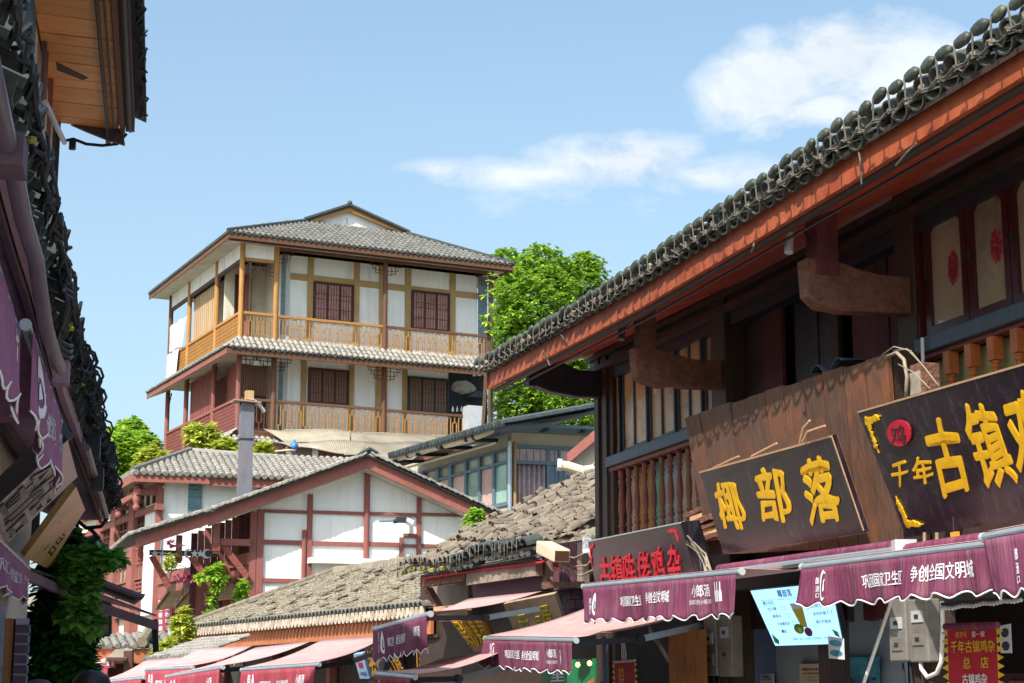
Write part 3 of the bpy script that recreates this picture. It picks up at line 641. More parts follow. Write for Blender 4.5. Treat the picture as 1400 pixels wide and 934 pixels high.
# ---------------------------------------------------------------- awnings
def awning(name, p1, p2, b1, b2, drop, label, mat='awning_plum', top='awning_pink', texts=(), logo=None, scal=12, bar=True, arms=(1, 1), group=None, fold=.018, lean=0, barr=.024, seed=1, chevron=False):
    """p1-p2: front bar ends (left, right as seen); b1-b2: where the cloth meets the wall; all world points"""
    p1, p2 = V(p1), V(p2); base = V(((p1.x + p2.x) / 2, (p1.y + p2.y) / 2, (p1.z + p2.z) / 2))
    T = thing('awning', WORLD, base, label, 'awning', group)
    du = (p2 - p1); L_ = du.length; uu = du.normalized(); nn = V((du.y, -du.x, 0)).normalized()
    if nn.dot(base - V((0, 0, 0))) > 0: nn = -nn
    T['seed'] = seed; del T['seed']
    rnd = random.Random(seed); ph = rnd.uniform(0, 6)
    def cloth(u, v):     # v 0 at the bar, 1 at the hem
        w = fold * (math.sin(u * L_ * 17 + ph) * .6 + math.sin(u * L_ * 31 + 2 * ph) * .4) * (.3 + v) + fold * 2 * v * math.sin(u * L_ * 4 + ph)
        hem = 1 - .13 * (.5 + .5 * math.cos(2 * math.pi * u * scal)) * v ** 3 if not chevron else 1 - .16 * (abs(((u * scal) % 1) - .5) * 2) * v ** 3
        return p1.lerp(p2, u) + V((0, 0, -drop * v * hem - .02)) + nn * (w + .03 + lean * v)
    nu = max(24, scal * 8)
    m = MB().grid(cloth, nu, 8); va = m.build('valence', mat, T, smooth=True, solid=.003)
    m = MB(); m.tube([cloth(i / nu, 1.0) for i in range(nu + 1)], .006 + .0007 * 0, 5, False); m.build('trim', 'print_white', va, smooth=True)
    if bar:
        m = MB().tube([p1 - uu * .03, p2 + uu * .03], barr, 12); br = m.build('front_bar', 'alu', T, smooth=False)
        for e, sgn in ((p1 - uu * .03, -1), (p2 + uu * .03, 1)):
            MB().tube([e, e + uu * sgn * .02], barr * 1.15, 12).build('end_cap', 'grey_plastic', br)
    if b1 is not None:
        b1, b2 = V(b1), V(b2)
        f = lambda u, v: (p1.lerp(p2, u)).lerp(b1.lerp(b2, u), v) + V((0, 0, .03 - .05 * math.sin(math.pi * v)))
        MB().grid(f, 12, 8).build('canopy', top, T, smooth=True, solid=.004)
        for k, (a, c, on_) in enumerate(((p1, b1, arms[0]), (p2, b2, arms[1]))):
            if not on_: continue
            i_ = uu * (.12 if k == 0 else -.12); a2 = a + i_ + V((0, 0, -.03)); c2 = c + i_ + V((0, 0, -.16)); e = a2.lerp(c2, .5) + uu * (.0) + V((0, 0, -.05))
            ar = MB().bar(a2, e, .035, .055).build('arm', 'steel_dark', T)
            MB().bar(e, c2, .04, .06).build('arm', 'alu', T); MB().tube([e - uu * .04, e + uu * .04], .045, 10).build('elbow', 'steel_dark', ar)
    def surf(u0, u1, v0, v1):
        def g(u, v):
            U = u0 + (u1 - u0) * u; Vv = v1 + (v0 - v1) * v; return cloth(U, min(Vv, .999)), nn
        return g
    for (s, u0, u1, v0, v1, *r) in texts:
        m = MB(); write(m, s, surf(u0, u1, v0, v1), r[0] if r else .02, .004, flat=True); m.build('lettering', 'print_white', va)
    if logo:
        for (kind, u0, u1, v0, v1) in logo:
            g = surf(u0, u1, v0, v1); m = MB()
            def poly(pts): m.add([g(a, c)[0] + nn * .005 for a, c in pts], [tuple(range(len(pts)))])
            if kind == 'crescent':
                n = 12; A0 = [(.5 + .5 * math.cos(t), .5 + .5 * math.sin(t)) for t in [rad(60 + 240 * i / n) for i in range(n + 1)]]
                A1 = [(.66 + .42 * math.cos(t), .5 + .4 * math.sin(t)) for t in [rad(60 + 240 * i / n) for i in range(n + 1)]]
                for i in range(n): poly([A0[i], A0[i + 1], A1[i + 1], A1[i]])
                poly([(.55, .3), (.75, .35), (.68, .6), (.82, .72), (.6, .66)])
            elif kind == 'drop':
                n = 14; A0 = [(.5 + .5 * math.sin(t) * (1 - .35 * (math.cos(t) > 0) * math.cos(t)), .45 + .55 * math.cos(t) * (1.05 if math.cos(t) > 0 else .82)) for t in [2 * math.pi * i / n for i in range(n)]]
                A1 = [(.55 + (a - .5) * .55, .4 + (c - .45) * .5) for a, c in A0]
                for i in range(n): poly([A0[i], A0[(i + 1) % n], A1[(i + 1) % n], A1[i]])
                poly([(.45, .3), (.7, .35), (.62, .6), (.5, .55)])
            elif kind == 'bottles':
                for x in (.05, .38, .7):
                    poly([(x, 0), (x + .24, 0), (x + .24, .5), (x + .17, .62), (x + .17, .95), (x + .08, 1), (x + .07, .62), (x, .5)])
            m.build('logo', 'print_white', va)
    return T
def Rw(px, py, y=0.0): return R.M @ R.hit(px, py, y)
def Rw2(s, y, z): return R.M @ V((s, y, z))
SLOG1, SLOG2 = '巩固国家卫生区', '争创全国文明城'
# nearest three, over the shop fronts of the big timber house
p1, p2 = Rw(800, 802, -.1), Rw(1011, 782, -.1)
h1 = R.loc(p1); h2 = R.loc(p2)
awning('awning', p1, p2, Rw2(h1.x + .3, 1.1, 2.62), Rw2(h2.x + .1, 1.1, 2.62), .33, 'plum awning in front of the red-lettered black sign, white slogan on valence',
       texts=((SLOG1, .285, .425, .30, .58), (SLOG2, .465, .625, .24, .54), ('小郎酒', .75, .85, .16, .46, .03), ('全国热销的小瓶白酒', .735, .85, .52, .64, .0), ('郎', .06, .08, .28, .46), ('牌', .06, .08, .48, .64), ('口', .062, .078, .66, .78)), logo=(('drop', .085, .125, .16, .80), ('bottles', .875, .925, .12, .6)), scal=12, seed=2, arms=(0, 0))
p1, p2 = Rw(1101, 775, -.15), Rw(1354, 744, -.15); h1 = R.loc(p1); h2 = R.loc(p2)
awning('awning', p1, p2, Rw2(h1.x + .1, 1.1, 2.5), Rw2(h2.x, 1.1, 2.5), .27, 'plum awning over the blue lit menu screen, white crescent emblem and slogan on its valence',
       texts=((SLOG1, .36, .60, .28, .62), (SLOG2, .65, .94, .22, .60), ('郎', .095, .115, .24, .42), ('酒', .095, .115, .46, .62), ('口', .097, .113, .66, .80)), logo=(('crescent', .122, .172, .08, .86),), scal=9, seed=4, arms=(0, 0))
p1, p2 = Rw(1350, 734, -.32), Rw(1500, 706, -.32); h1 = R.loc(p1); h2 = R.loc(p2)
awning('awning', p1, p2, Rw2(h1.x + .1, 1.1, 2.62), Rw2(h2.x, 1.1, 2.62), .33, 'plum awning at the right edge, cut by the picture, two little characters showing',
       texts=(('郎', .30, .33, .22, .42), ('酒', .30, .33, .46, .66), ('口', .30, .33, .70, .84)), scal=6, seed=6, arms=(0, 0))
# a rolled-up awning between the two
T = thing('rolled_awning', WORLD, Rw(1000, 778, .25), 'rolled-up awning tube under the foot of the plank hoarding', 'awning')
q1, q2 = Rw(985, 783, .25), Rw(1226, 752, .25)
MB().tube([q1, q2], .032, 10).build('front_bar', 'alu', T); MB().tube([q1 + V((0, .05, .03)), q2 + V((0, .05, .03))], .04, 10).build('cloth_roll', 'awning_plum', T)
q3, q4 = Rw(1240, 752, .1), Rw(1350, 736, .1)
T2 = thing('rolled_awning', WORLD, q3, 'purple cloth roll of an awning between the long sign and the right-hand valences', 'awning')
MB().tube([q3, q4], .04, 10).build('cloth_roll', 'awning_plum', T2); p = R.loc(Rw(1236, 750, .15)); MB().box(p.x - .12, p.x + .02, p.y - .05, p.y + .06, p.z - .07, p.z + .05)
m = MB(); c = Rw(1236, 749, .1); m.box(c.x - .07, c.x + .07, c.y - .06, c.y + .06, c.z - .065, c.z + .05); m.build('end_bracket', 'grey_plastic', T2)
# low awning at the far end of this house, seen almost end-on from its cloth side
n1, n2 = Rw(665, 873, -.2), Rw(786, 876, -.2)
awning('awning', n1, n2, Rw2(.9, 1.15, 2.62), Rw2(3.6, 1.15, 2.42), .30, 'low plum awning with slogan and bottle logo on a ruffled valence, over the green board',
       texts=((SLOG1, .27, .44, .30, .60), (SLOG2, .49, .67, .30, .62), ('小郎酒', .735, .83, .22, .50, .03), ('全国热销的小瓶白酒', .72, .83, .58, .70, 0.0), ('郎', .085, .105, .1, .34), ('酒', .085, .105, .36, .56)), logo=(('crescent', .115, .155, .08, .6), ('bottles', .86, .90, .22, .7)), scal=11, seed=8, arms=(0, 1))
# ================================================================ things in the open shop fronts, bottom right
def slab_px(fr, q, ys, th, name, mat, label, cat, kind=None):
    B = Board(fr, *q, ys[0], ys[1]); b = slabm(B, th); T = thing(name, fr, B.bl, label, cat); b.build('panel', mat, T); return B, T
pm('shop_blue', '#2d4f92', '#3a62a8', 2, rough=.5, bump=.05, rnd=.02)
pm('shop_grey', '#8b98a8', '#a4b0bd', 2, rough=.6, bump=.05, rnd=.02)
a0, a1, a2 = R.hit(1016, 870, WY + .5).x, R.hit(1060, 870, WY + .5).x, R.hit(1232, 870, WY + .5).x
MB().box(a0, a1, WY + .5, WY + .55, 0, 2.6).build('inner_wall', 'shop_blue', A); MB().box(a1 + .003, a2, WY + .5, WY + .55, 0, 2.6).build('inner_wall', 'shop_grey', A)
emis('screen_light', '#8fc4f2', .62)
SB = Board(R, (1024, 806), (1137, 795), (1154, 881), (1059, 884), .95, 1.1)
sg = thing('menu_screen', R, SB.bl, 'lit light-blue drinks menu screen with a yellow glass drawn in its middle', 'menu screen')
slabm(SB, .05).build('panel', 'steel_dark', sg)
lit = Board(R, (1026, 808), (1135, 797), (1152, 880), (1060, 883), .935, 1.085)
m = MB().slab(lit.bl, lit.br, lit.tr, lit.tl, .004); li = m.build('display', 'screen_light', sg)
pm('ink_blue', '#2b3f78', '#2b3f78', 2, rough=.7, bump=0, rnd=0); pm('ink_yellow', '#c9c02e', '#d8cf45', 4, rough=.6, bump=0, rnd=0); pm('ink_green', '#4f9a45', '#63ad55', 4, rough=.6, bump=0, rnd=0); pm('ink_purple', '#6b2a5e', '#803470', 4, rough=.6, bump=0, rnd=0); pm('ink_white', '#dfe8f2', '#e9f0f6', 4, rough=.6, bump=0, rnd=0)
m = MB()
for s_, u0, u1, v0, v1, bo in (('椰部落', .34, .52, .84, .97, .03), ('鲜榨椰子果汁饮品', .31, .55, .79, .82, 0), ('椰子系列', .10, .24, .72, .80, .01), ('生打椰', .13, .25, .62, .68, .01), ('椰果冻', .16, .28, .49, .55, .01), ('冷泡椰青茶', .18, .36, .35, .41, .01), ('椰冻', .20, .27, .22, .28, .02),
                              ('百香果', .70, .86, .62, .68, .01), ('金桔柠檬', .71, .88, .49, .55, .01), ('暴打柠檬茶', .72, .92, .35, .41, .01), ('鲜椰订单 冷泡茶饮 现榨果汁 加料双拼', .32, .90, .08, .13, .0)):
    write(m, s_, lit.uvq(u0, u1, v0, v1), bo, .003, flat=True)
for u0, u1, v0, v1 in ((.08, .26, .70, .705), (.08, .26, .81, .815), (.31, .37, .62, .68), (.33, .39, .49, .55), (.40, .46, .35, .41), (.90, .95, .50, .56)):
    f = lit.uvq(u0, u1, v0, v1); P_ = [f(0, 0)[0], f(1, 0)[0], f(1, 1)[0], f(0, 1)[0]]
    if v1 - v0 < .02: m.add([p + lit.n * .002 for p in P_], [(0, 1, 2, 3)])
    else:
        for i in range(4): m.bar(P_[i] + lit.n * .002, P_[(i + 1) % 4] + lit.n * .002, .004, .002)
m.build('lettering', 'ink_blue', li)
def uvpoly(B, pts, par, name, mat, th=.003):
    m = MB(); m.add([B.pt(u, v) + B.n * th for u, v in pts], [tuple(range(len(pts)))]); return m.build(name, mat, par)
uvpoly(lit, [(.445, .72), (.60, .72), (.585, .30), (.50, .30)], li, 'drawn_glass', 'ink_white', .002)
uvpoly(lit, [(.455, .62), (.59, .62), (.58, .31), (.505, .31)], li, 'drawn_juice', 'ink_yellow', .003)
uvpoly(lit, [(.46 + .07 * math.cos(t), .28 + .09 * math.sin(t)) for t in [i * math.pi / 6 for i in range(12)]], li, 'drawn_fruit', 'ink_green', .004)
uvpoly(lit, [(.58 + .055 * math.cos(t), .22 + .08 * math.sin(t)) for t in [i * math.pi / 6 for i in range(12)]], li, 'drawn_fruit', 'ink_purple', .005)
uvpoly(lit, [(.47 + .03 * math.cos(t), .26 + .05 * math.sin(t)) for t in [i * math.pi / 6 for i in range(12)]], li, 'drawn_fruit', 'ink_yellow', .006)
uvpoly(lit, [(.03, .22), (.10, .10), (.08, .02), (.02, .06)], li, 'drawn_leaf', 'ink_green', .003); uvpoly(lit, [(.90, .25), (.97, .20), (.99, .10), (.93, .14)], li, 'drawn_leaf', 'ink_green', .003)
# notices and posters
pm('paper_cream', '#c9bba3', '#d8cdb8', 3, rough=.8, bump=.05, rnd=.02); pm('paper_white', '#c9ced6', '#dadde2', 3, rough=.8, bump=.05, rnd=.02)
pm('sea_print', '#1e6f96', '#47a9bd', 3, (1, 1, 2.5), rough=.4, bump=0, rnd=0, dirt='#122a48', damt=.95, dscale=6); pm('seal_red', '#9c2230', '#b12a38', 5, rough=.8, bump=0, rnd=0)
Bq, t_ = slab_px(R, ((1132, 870), (1153, 873), (1154, 902), (1133, 900)), (.9, .9), .006, 'hanging_notice', 'paper_white', 'small pale notice with two blue ovals hanging under the corner of the menu screen', 'notice')
for v0 in (.12, .58):
    uvpoly(Bq, [(.5 + .42 * math.cos(t), v0 + .15 + .15 * math.sin(t)) for t in [i * math.pi / 7 for i in range(14)]], t_, 'printed_oval', 'sea_print', .002)
Bq, t_ = slab_px(R, ((1093, 908), (1131, 907), (1131, 945), (1093, 945)), (WY + .45, WY + .45), .006, 'notice', 'paper_cream', 'cream notice with red heading on the grey inner wall', 'notice')
m = MB(); write(m, '食品安全承诺书', Bq.uvq(.12, .9, .74, .84), .02, .003, flat=True); write(m, '用心服务每位顾客', Bq.uvq(.14, .86, .60, .68), .01, .003, flat=True); m.build('lettering', 'seal_red', t_)
m = MB(); [write(m, s_, Bq.uvq(.14, .8, .48 - i * .12, .54 - i * .12), 0, .003, flat=True) for i, s_ in enumerate(('一、诚信经营明码标价', '二、原料新鲜安全卫生', '三、文明礼貌热情服务'))]; m.build('lettering', 'steel_dark', t_)
Bq, t_ = slab_px(R, ((1147, 899), (1202, 898), (1202, 945), (1147, 945)), (WY + .44, WY + .44), .008, 'sea_poster', 'sea_print', 'blue underwater reef poster low on the grey inner wall', 'poster')
m = MB(); random.seed(4)
for k in range(26):
    u, v = random.uniform(.05, .95), random.uniform(.0, .42); r_ = random.uniform(.03, .08)
    m.add([Bq.pt(u + r_ * random.uniform(.5, 1) * math.cos(t), v + r_ * random.uniform(.5, 1) * math.sin(t)) + Bq.n * (.002 + k * .0001) for t in [i for i in range(6)]], [(0, 1, 2, 3, 4, 5)])
m.build('printed_reef', 'ink_blue', t_)
Bq, t_ = slab_px(R, ((1040, 922), (1058, 921), (1058, 945), (1040, 945)), (WY + .45, WY + .45), .006, 'notice', 'paper_white', 'small white notice low on the dark blue inner wall', 'notice')
m = MB(); [write(m, s_, Bq.uvq(.14, .8, .8 - i * .16, .9 - i * .16), .02, .003, flat=True) for i, s_ in enumerate(('温馨提示', '小心台阶'))]; m.build('lettering', 'ink_blue', t_)
# white pole that slants down from the awning
t_ = thing('awning_pole', R, R.hit(1181, 934, .3), 'thin white pole slanting down behind the crescent awning valence', 'pole')
MB().tube([R.hit(1222, 812, .35), R.hit(1181, 934, .3)], .012, 8).build('rod', 'white_paint', t_); e_ = R.hit(1222, 812, .35); MB().tube([e_, e_ + V((0, 0, .03))], .02, 8).build('hook', 'steel_dark', t_)
# electricity meters
pm('meter_case', '#6f6a66', '#8a847d', 4, rough=.3, bump=.05, rnd=.05, dirt='#5e534c', damt=.7, dscale=5, spec=.6)
def meters(q, lab, y):
    x0, y0, x1, y1 = q; a = R.hit(x0, y0, y); b = R.hit(x1, y1, y); w, h = b.x - a.x, a.z - b.z
    T = thing('meter_box', R, (a.x, y, b.z), lab, 'electric meter')
    MB().box(a.x, a.x + w * .48, y, y + .12, b.z + h * .02, a.z).build('case', 'meter_case', T, bevel=.012)
    MB().box(a.x + w * .5, b.x, y + .02, y + .14, b.z, a.z - h * .03).build('case', 'meter_case', T, bevel=.012)
    for (u, v) in ((.24, .62), (.24, .28), (.76, .7), (.76, .35)):
        cx, cz = a.x + w * u, b.z + h * v; MB().box(cx - w * .15, cx + w * .15, y - .01 + (.02 if u > .5 else 0), y + .01 + (.02 if u > .5 else 0), cz - h * .09, cz + h * .09).build('window', 'grey_plastic' if v > .5 else 'meter_case', T)
        MB().box(cx - w * .05, cx + w * .05, y - .016 + (.02 if u > .5 else 0), y - .0105 + (.02 if u > .5 else 0), cz - h * .03, cz + h * .03).build('dial', 'steel_dark', T)
    m = MB()
    for u in (.2, .4, .7): m.tube([(a.x + w * u, y + .05, b.z), (a.x + w * u + .02, y + .06, b.z - .3), (a.x + w * u, y + .05, b.z - .9)], .01, 5)
    m.build('cable', 'black_rubber', T)
    return T
meters((961, 842, 998, 925), 'pair of grey electricity meters on the post left of the menu screen', WY - .25)
meters((1213, 820, 1266, 905), 'cluster of grey electricity meters under the crescent awning, beside the white pole', WY - .2)
t_ = thing('conduit_pipe', R, R.hit(1270, 920, WY), 'pale bent conduit pipe looping beside the electricity meters', 'pipe')
MB().tube([R.hit(*p, WY - .15) for p in ((1288, 822), (1289, 860), (1287, 905), (1281, 920), (1268, 926), (1260, 915), (1258, 900))], .017, 8).build('tube', 'white_paint', t_, smooth=True); MB().box(*[x for x in (R.hit(1286, 850, 0).x, R.hit(1286, 850, 0).x + .001)], 0, .001, 0, .001)
# red banner
B = Board(R, (1295, 858), (1362, 856), (1366, 960), (1298, 962), .35, .35); pm('banner_red', '#9c1226', '#b31a2e', 5, rough=.7, bump=.1, rnd=.02)
T = thing('hanging_banner', R, B.bl, 'red cloth banner with yellow characters and a saw-tooth yellow border', 'banner')
cl = slabm(B, .004).build('cloth', 'banner_red', T)
MB().tube([B.pt(-.04, 1.01), B.pt(1.03, 1.01)], .022, 10).build('top_rod', 'awning_plum', T)
for u, sg_ in ((0, -1), (1, 1)):
    m = MB()
    for k in range(9):
        v0 = .98 - k * .115; m.add([B.pt(u, v0) - B.n * .0, B.pt(u + sg_ * .13, v0 - .05), B.pt(u, v0 - .1)], [(0, 1, 2)])
    m.build('border', 'gold_paint', cl)
m = MB(); write(m, '老字号', B.uvq(.18, .42, .86, .94), .01, .003, flat=True); write(m, '千年古镇鸡杂', B.uvq(.08, .97, .66, .82), .03, .003, flat=True); write(m, '总', B.uvq(.32, .48, .45, .60), .03, .003, flat=True); write(m, '店', B.uvq(.68, .84, .45, .60), .03, .003, flat=True)
m.build('lettering', 'gold_paint', cl)
m = MB(); write(m, '第一家', B.uvq(.52, .78, .86, .94), .01, .003, flat=True); write(m, '古镇鸡杂', B.uvq(.3, .8, .24, .38), .02, .003, flat=True); m.build('lettering', 'print_white', cl)
# cards right of the banner, wooden beam and racks above
Bq, t_ = slab_px(R, ((1366, 856), (1381, 853), (1383, 893), (1368, 893)), (WY, WY), .006, 'photo_card', 'paper_white', 'pale card with two round pictures beside the red banner', 'card')
for v0 in (.25, .72): uvpoly(Bq, [(.5 + .36 * math.cos(t), v0 + .17 * math.sin(t)) for t in [i * math.pi / 7 for i in range(14)]], t_, 'round_picture', 'steel_dark', .002)
t_ = thing('wooden_cabinet', R, R.hit(1290, 934, WY + .3), 'dark carved wooden cabinet behind the red banner', 'cabinet')
x0, x1 = R.hit(1268, 900, WY + .3).x, R.hit(1440, 900, WY + .3).x
MB().box(x0, x1, WY + .3, WY + .8, 0, 1.75).build('body', 'maroon_wood', t_)
for k in range(6):
    a, c = x0 + (x1 - x0) * k / 6 + .03, x0 + (x1 - x0) * (k + 1) / 6 - .03; d = MB().box(a, c, WY + .27, WY + .299, 1.1, 1.7).build('door', 'bracket_wood', t_, bevel=.01); MB().box(a + .05, c - .05, WY + .26, WY + .269, 1.2, 1.6).build('carved_panel', 'maroon_wood', d)
t_ = thing('fringe_lights', R, R.hit(1300, 818, .6), 'dark string of small lights under the right-hand awning', 'string lights')
q = [R.hit(1288 + 14 * k, 826 - k * 1.6 + (2 if k % 2 else 0), .6) for k in range(9)]; MB().tube(q, .012, 6).build('cord', 'black_rubber', t_)
lm = MB().lathe([(.006, 0), (.014, .01), (.014, .02), (.005, .03)], (0, 0, 0), 6).mesh('small_lamp', 'paper_white')
for k in range(24):
    f = k / 24 * 8; i = int(f); p = q[i].lerp(q[min(i + 1, 8)], f - i); piece('small_lamp', lm, t_, Matrix.Translation(p - V((0, 0, .04))))
# far bay front: orange planks, hanging red pennant, green board, blue pipe, bulbs
pm('plank_orange', '#8d5426', '#b5753c', 6, GR, rough=.6, bump=.4, rnd=.15, dirt='#4d2a18', damt=.5, dscale=4)
pg = thing('plank_screen', R, R.hit(915, 934, .9), 'orange-brown plank screen between two posts, left of the grey meters', 'plank screen')
for k in range(4):
    a, c = R.hit(914 + k * 12, 880, .95).x, R.hit(925 + k * 12, 880, .95).x; MB().box(a, c, .95, .99, 0.2, 2.2).build('plank', 'plank_orange', pg)
MB().box(R.hit(914, 880, .95).x, R.hit(961, 880, .95).x, .93, .949, .8, .86).build('rail', 'dark_wood', pg)
Bq = Board(R, (840, 905), (867, 903), (869, 950), (841, 952), .6, .6); T = thing('hanging_pennant', R, Bq.bl, 'small red pennant with yellow saw-tooth edges hanging from a pale ribbon', 'pennant')
cl = slabm(Bq, .004).build('cloth', 'banner_red', T); MB().tube([Bq.pt(-.03, 1), Bq.pt(1.03, 1)], .014, 8).build('top_rod', 'grey_plastic', T)
for u, s_ in ((0, -1), (1, 1)): m = MB(); [m.add([Bq.pt(u, v), Bq.pt(u + s_ * .14, v - .07), Bq.pt(u, v - .14)], [(0, 1, 2)]) for v in (.95, .78, .61, .44)]; m.build('border', 'gold_paint', cl)
m = MB(); write(m, '鸡杂', Bq.uvq(.2, .5, .2, .85), .01, .003, flat=True); m.build('lettering', 'gold_paint', cl)
m = MB(); [m.tube([Bq.pt(.5 + .04 * k, 1.0), Bq.pt(.5 + .05 * k, 1.25), Bq.pt(.45 + .02 * k, 1.7)], .006, 5) for k in (-2, 0, 2)]; m.build('ribbon', 'print_white', T)
pm('board_green', '#0f6a3c', '#15804a', 3, rough=.5, bump=.05, rnd=.02)
Bq, t_ = slab_px(R, ((742, 904), (813, 900), (813, 950), (742, 952)), (1.2, 1.2), .03, 'green_board', 'board_green', 'green shop board with a white character under the low plum awning', 'shop board')
m = MB(); write(m, '里', Bq.quad([(754, 914), (771, 913), (772, 931), (754, 932)]), .02, .006); m.build('character', 'print_white', t_)
uvpoly(Bq, [(.55, 0), (.75, 0), (1, .35), (1, .5)], t_, 'painted_stripe', 'plank_orange', .003)
emis('bulb_glow', '#e8c878', 1.2)
t_ = thing('bulb_string', R, R.hit(790, 900, .8), 'black cord with two glowing round bulbs in front of the green board', 'string lights')
MB().tube([R.hit(*p, .8) for p in ((782, 896), (790, 904), (798, 899), (806, 903), (814, 896))], .006, 5).build('cord', 'black_rubber', t_)
for x, y in ((790, 909), (806, 907)):
    MB().lathe([(.008, .03), (.02, .02), (.028, 0), (.02, -.02), (.004, -.028)], R.hit(x, y, .8), 10).build('bulb', 'bulb_glow', t_, smooth=True)
t_ = thing('drain_pipe', R, R.hit(827, 934, .8), 'blue upright pipe by the green board', 'pipe'); p = R.hit(827, 934, .8)
pm('pipe_blue', '#2c5d86', '#376e9a', 4, rough=.4, bump=0, rnd=.02)
MB().tube([(p.x, .8, 0), (p.x, .8, 2.2)], .02, 8).build('tube', 'pipe_blue', t_)
MB().box(p.x - .04, p.x + .04, .77, .84, 1.5, 1.54).build('clip', 'steel_dark', t_)

# ================================================================ pipes and wires around the signs
t_ = thing('bent_pipe', R, R.hit(1236, 545, .5), 'pale bent pipe behind the upper corner of the plank hoarding', 'pipe')
MB().tube([R.hit(*p, .55) for p in ((1213, 488), (1226, 482), (1236, 492), (1240, 515), (1238, 548))], .014, 8).build('tube', 'pipe_pale', t_, smooth=True) if 'pipe_pale' in M else None
if 'pipe_pale' not in M:
    pm('pipe_pale', '#857969', '#a1947f', 6, rough=.6, bump=.05, rnd=.02, dirt='#6b5d4d', damt=.5); MB().tube([R.hit(*p, .55) for p in ((1213, 488), (1226, 482), (1236, 492), (1240, 515), (1238, 548))], .014, 8).build('tube', 'pipe_pale', t_, smooth=True)
t_ = thing('weathered_stump', R, R.hit(1252, 540, .6), 'mottled pale post stump between the hoarding and the long sign', 'post')
p0, p1 = R.hit(1243, 500, .6), R.hit(1262, 560, .6); MB().box(p0.x, p1.x, .6, .75, p1.z, p0.z).build('stump', 'bracket_wood', t_, bevel=.01); MB().box(p0.x + .01, p1.x - .01, .59, .599, p1.z, p0.z - .06).build('flaked_face', 'mortar', t_)
t_ = thing('upright_pipe', R, R.hit(1262, 530, .4), 'thin white upright pipe crossing in front of the right window sill', 'pipe'); MB().tube([R.hit(1261, 462, WY - .12), R.hit(1263, 536, WY - .14)], .014, 8).build('tube', 'white_paint', t_); c = R.hit(1262, 500, WY - .13); MB().box(c.x - .03, c.x + .03, c.y, c.y + .04, c.z - .012, c.z + .012).build('clip', 'steel_dark', t_)
t_ = thing('loose_wires', R, R.hit(1250, 500, .35), 'loose pale wires springing over the top of the long yellow-lettered sign', 'wires')
for pts in (((1222, 480), (1240, 477), (1262, 500), (1284, 528)), ((1228, 498), (1250, 510), (1272, 532)), ((1246, 481), (1266, 505), (1281, 526)), ((1205, 486), (1222, 474), (1246, 480))):
    MB().tube([R.hit(*p, .35) for p in pts], .005, 5).build('wire', 'pipe_pale', t_, smooth=True)
t_ = thing('rubble_ledge', R, R.hit(950, 715, .95), 'ledge of broken sun-bleached boards under the balusters, right of the red-lettered sign', 'ledge')
random.seed(41)
for k in range(9):
    p = R.hit(931 + random.uniform(0, 22), 706 + k * 4.4, .95 - .02 * k); MB().bar(p, p + V((random.uniform(.5, .9), random.uniform(-.05, .05), random.uniform(-.06, .06))), .05, random.uniform(.03, .06)).build('broken_board', 'edge_wood' if k % 2 else 'bracket_wood', t_)
t_ = thing('wire_tangle', R, R.hit(960, 760, .5), 'tangle of grey cables spilling between the red-lettered sign and the plank hoarding', 'wires')
for k in range(12):
    a = R.hit(936 + random.uniform(0, 6), 728 + k * 1.5, .55); b = R.hit(952 + random.uniform(0, 14), 750 + random.uniform(0, 20), .45); c = R.hit(958 + random.uniform(0, 16), 782, .4)
    MB().tube([a, b, c], random.choice((.005, .008, .012)), 5).build('cable', 'pipe_pale' if k % 3 else 'black_rubber', t_, smooth=True)
t_ = thing('yellow_tag', R, R.hit(1304, 738, .5), 'small yellow filigree tag hanging under the long sign', 'tag'); a = R.hit(1299, 728, .5); b = R.hit(1309, 742, .5); MB().box(a.x, b.x, .5, .52, b.z, a.z).build('plate', 'gold_dull', t_); MB().tube([(a.x + .03, .51, a.z), (a.x + .03, .51, a.z + .1)], .005, 5).build('hanger', 'black_rubber', t_)
for k, x in enumerate((1264, 1281)):
    t_ = thing('hanger_rod', R, R.hit(x, 740, .5), ('thin pale rod under the long sign, nearer the grey bracket box', 'thin pale rod under the long sign, next to the yellow tag')[k], 'rod'); MB().tube([R.hit(x, 728, .5), R.hit(x, 750, .5)], .012, 7).build('rod', 'pipe_pale', t_); c = R.hit(x, 748, .5); MB().tube([c, c + V((0, 0, -.02))], .02, 8).build('nut', 'steel_dark', t_)
t_ = thing('blue_tarp', R, R.hit(1130, 505, .8), 'scrap of blue-grey tarpaulin lying along the top of the plank hoarding', 'tarp')
MB().grid(lambda u, v: R.hit(1108 + 42 * u, 515 - 14 * u, .9) + V((0, .3 * v, .03 + .05 * math.sin(u * 9) * (1 - v) + .05 * v)), 14, 4).build('sheet', 'slate_paint', t_, smooth=True, solid=.01)
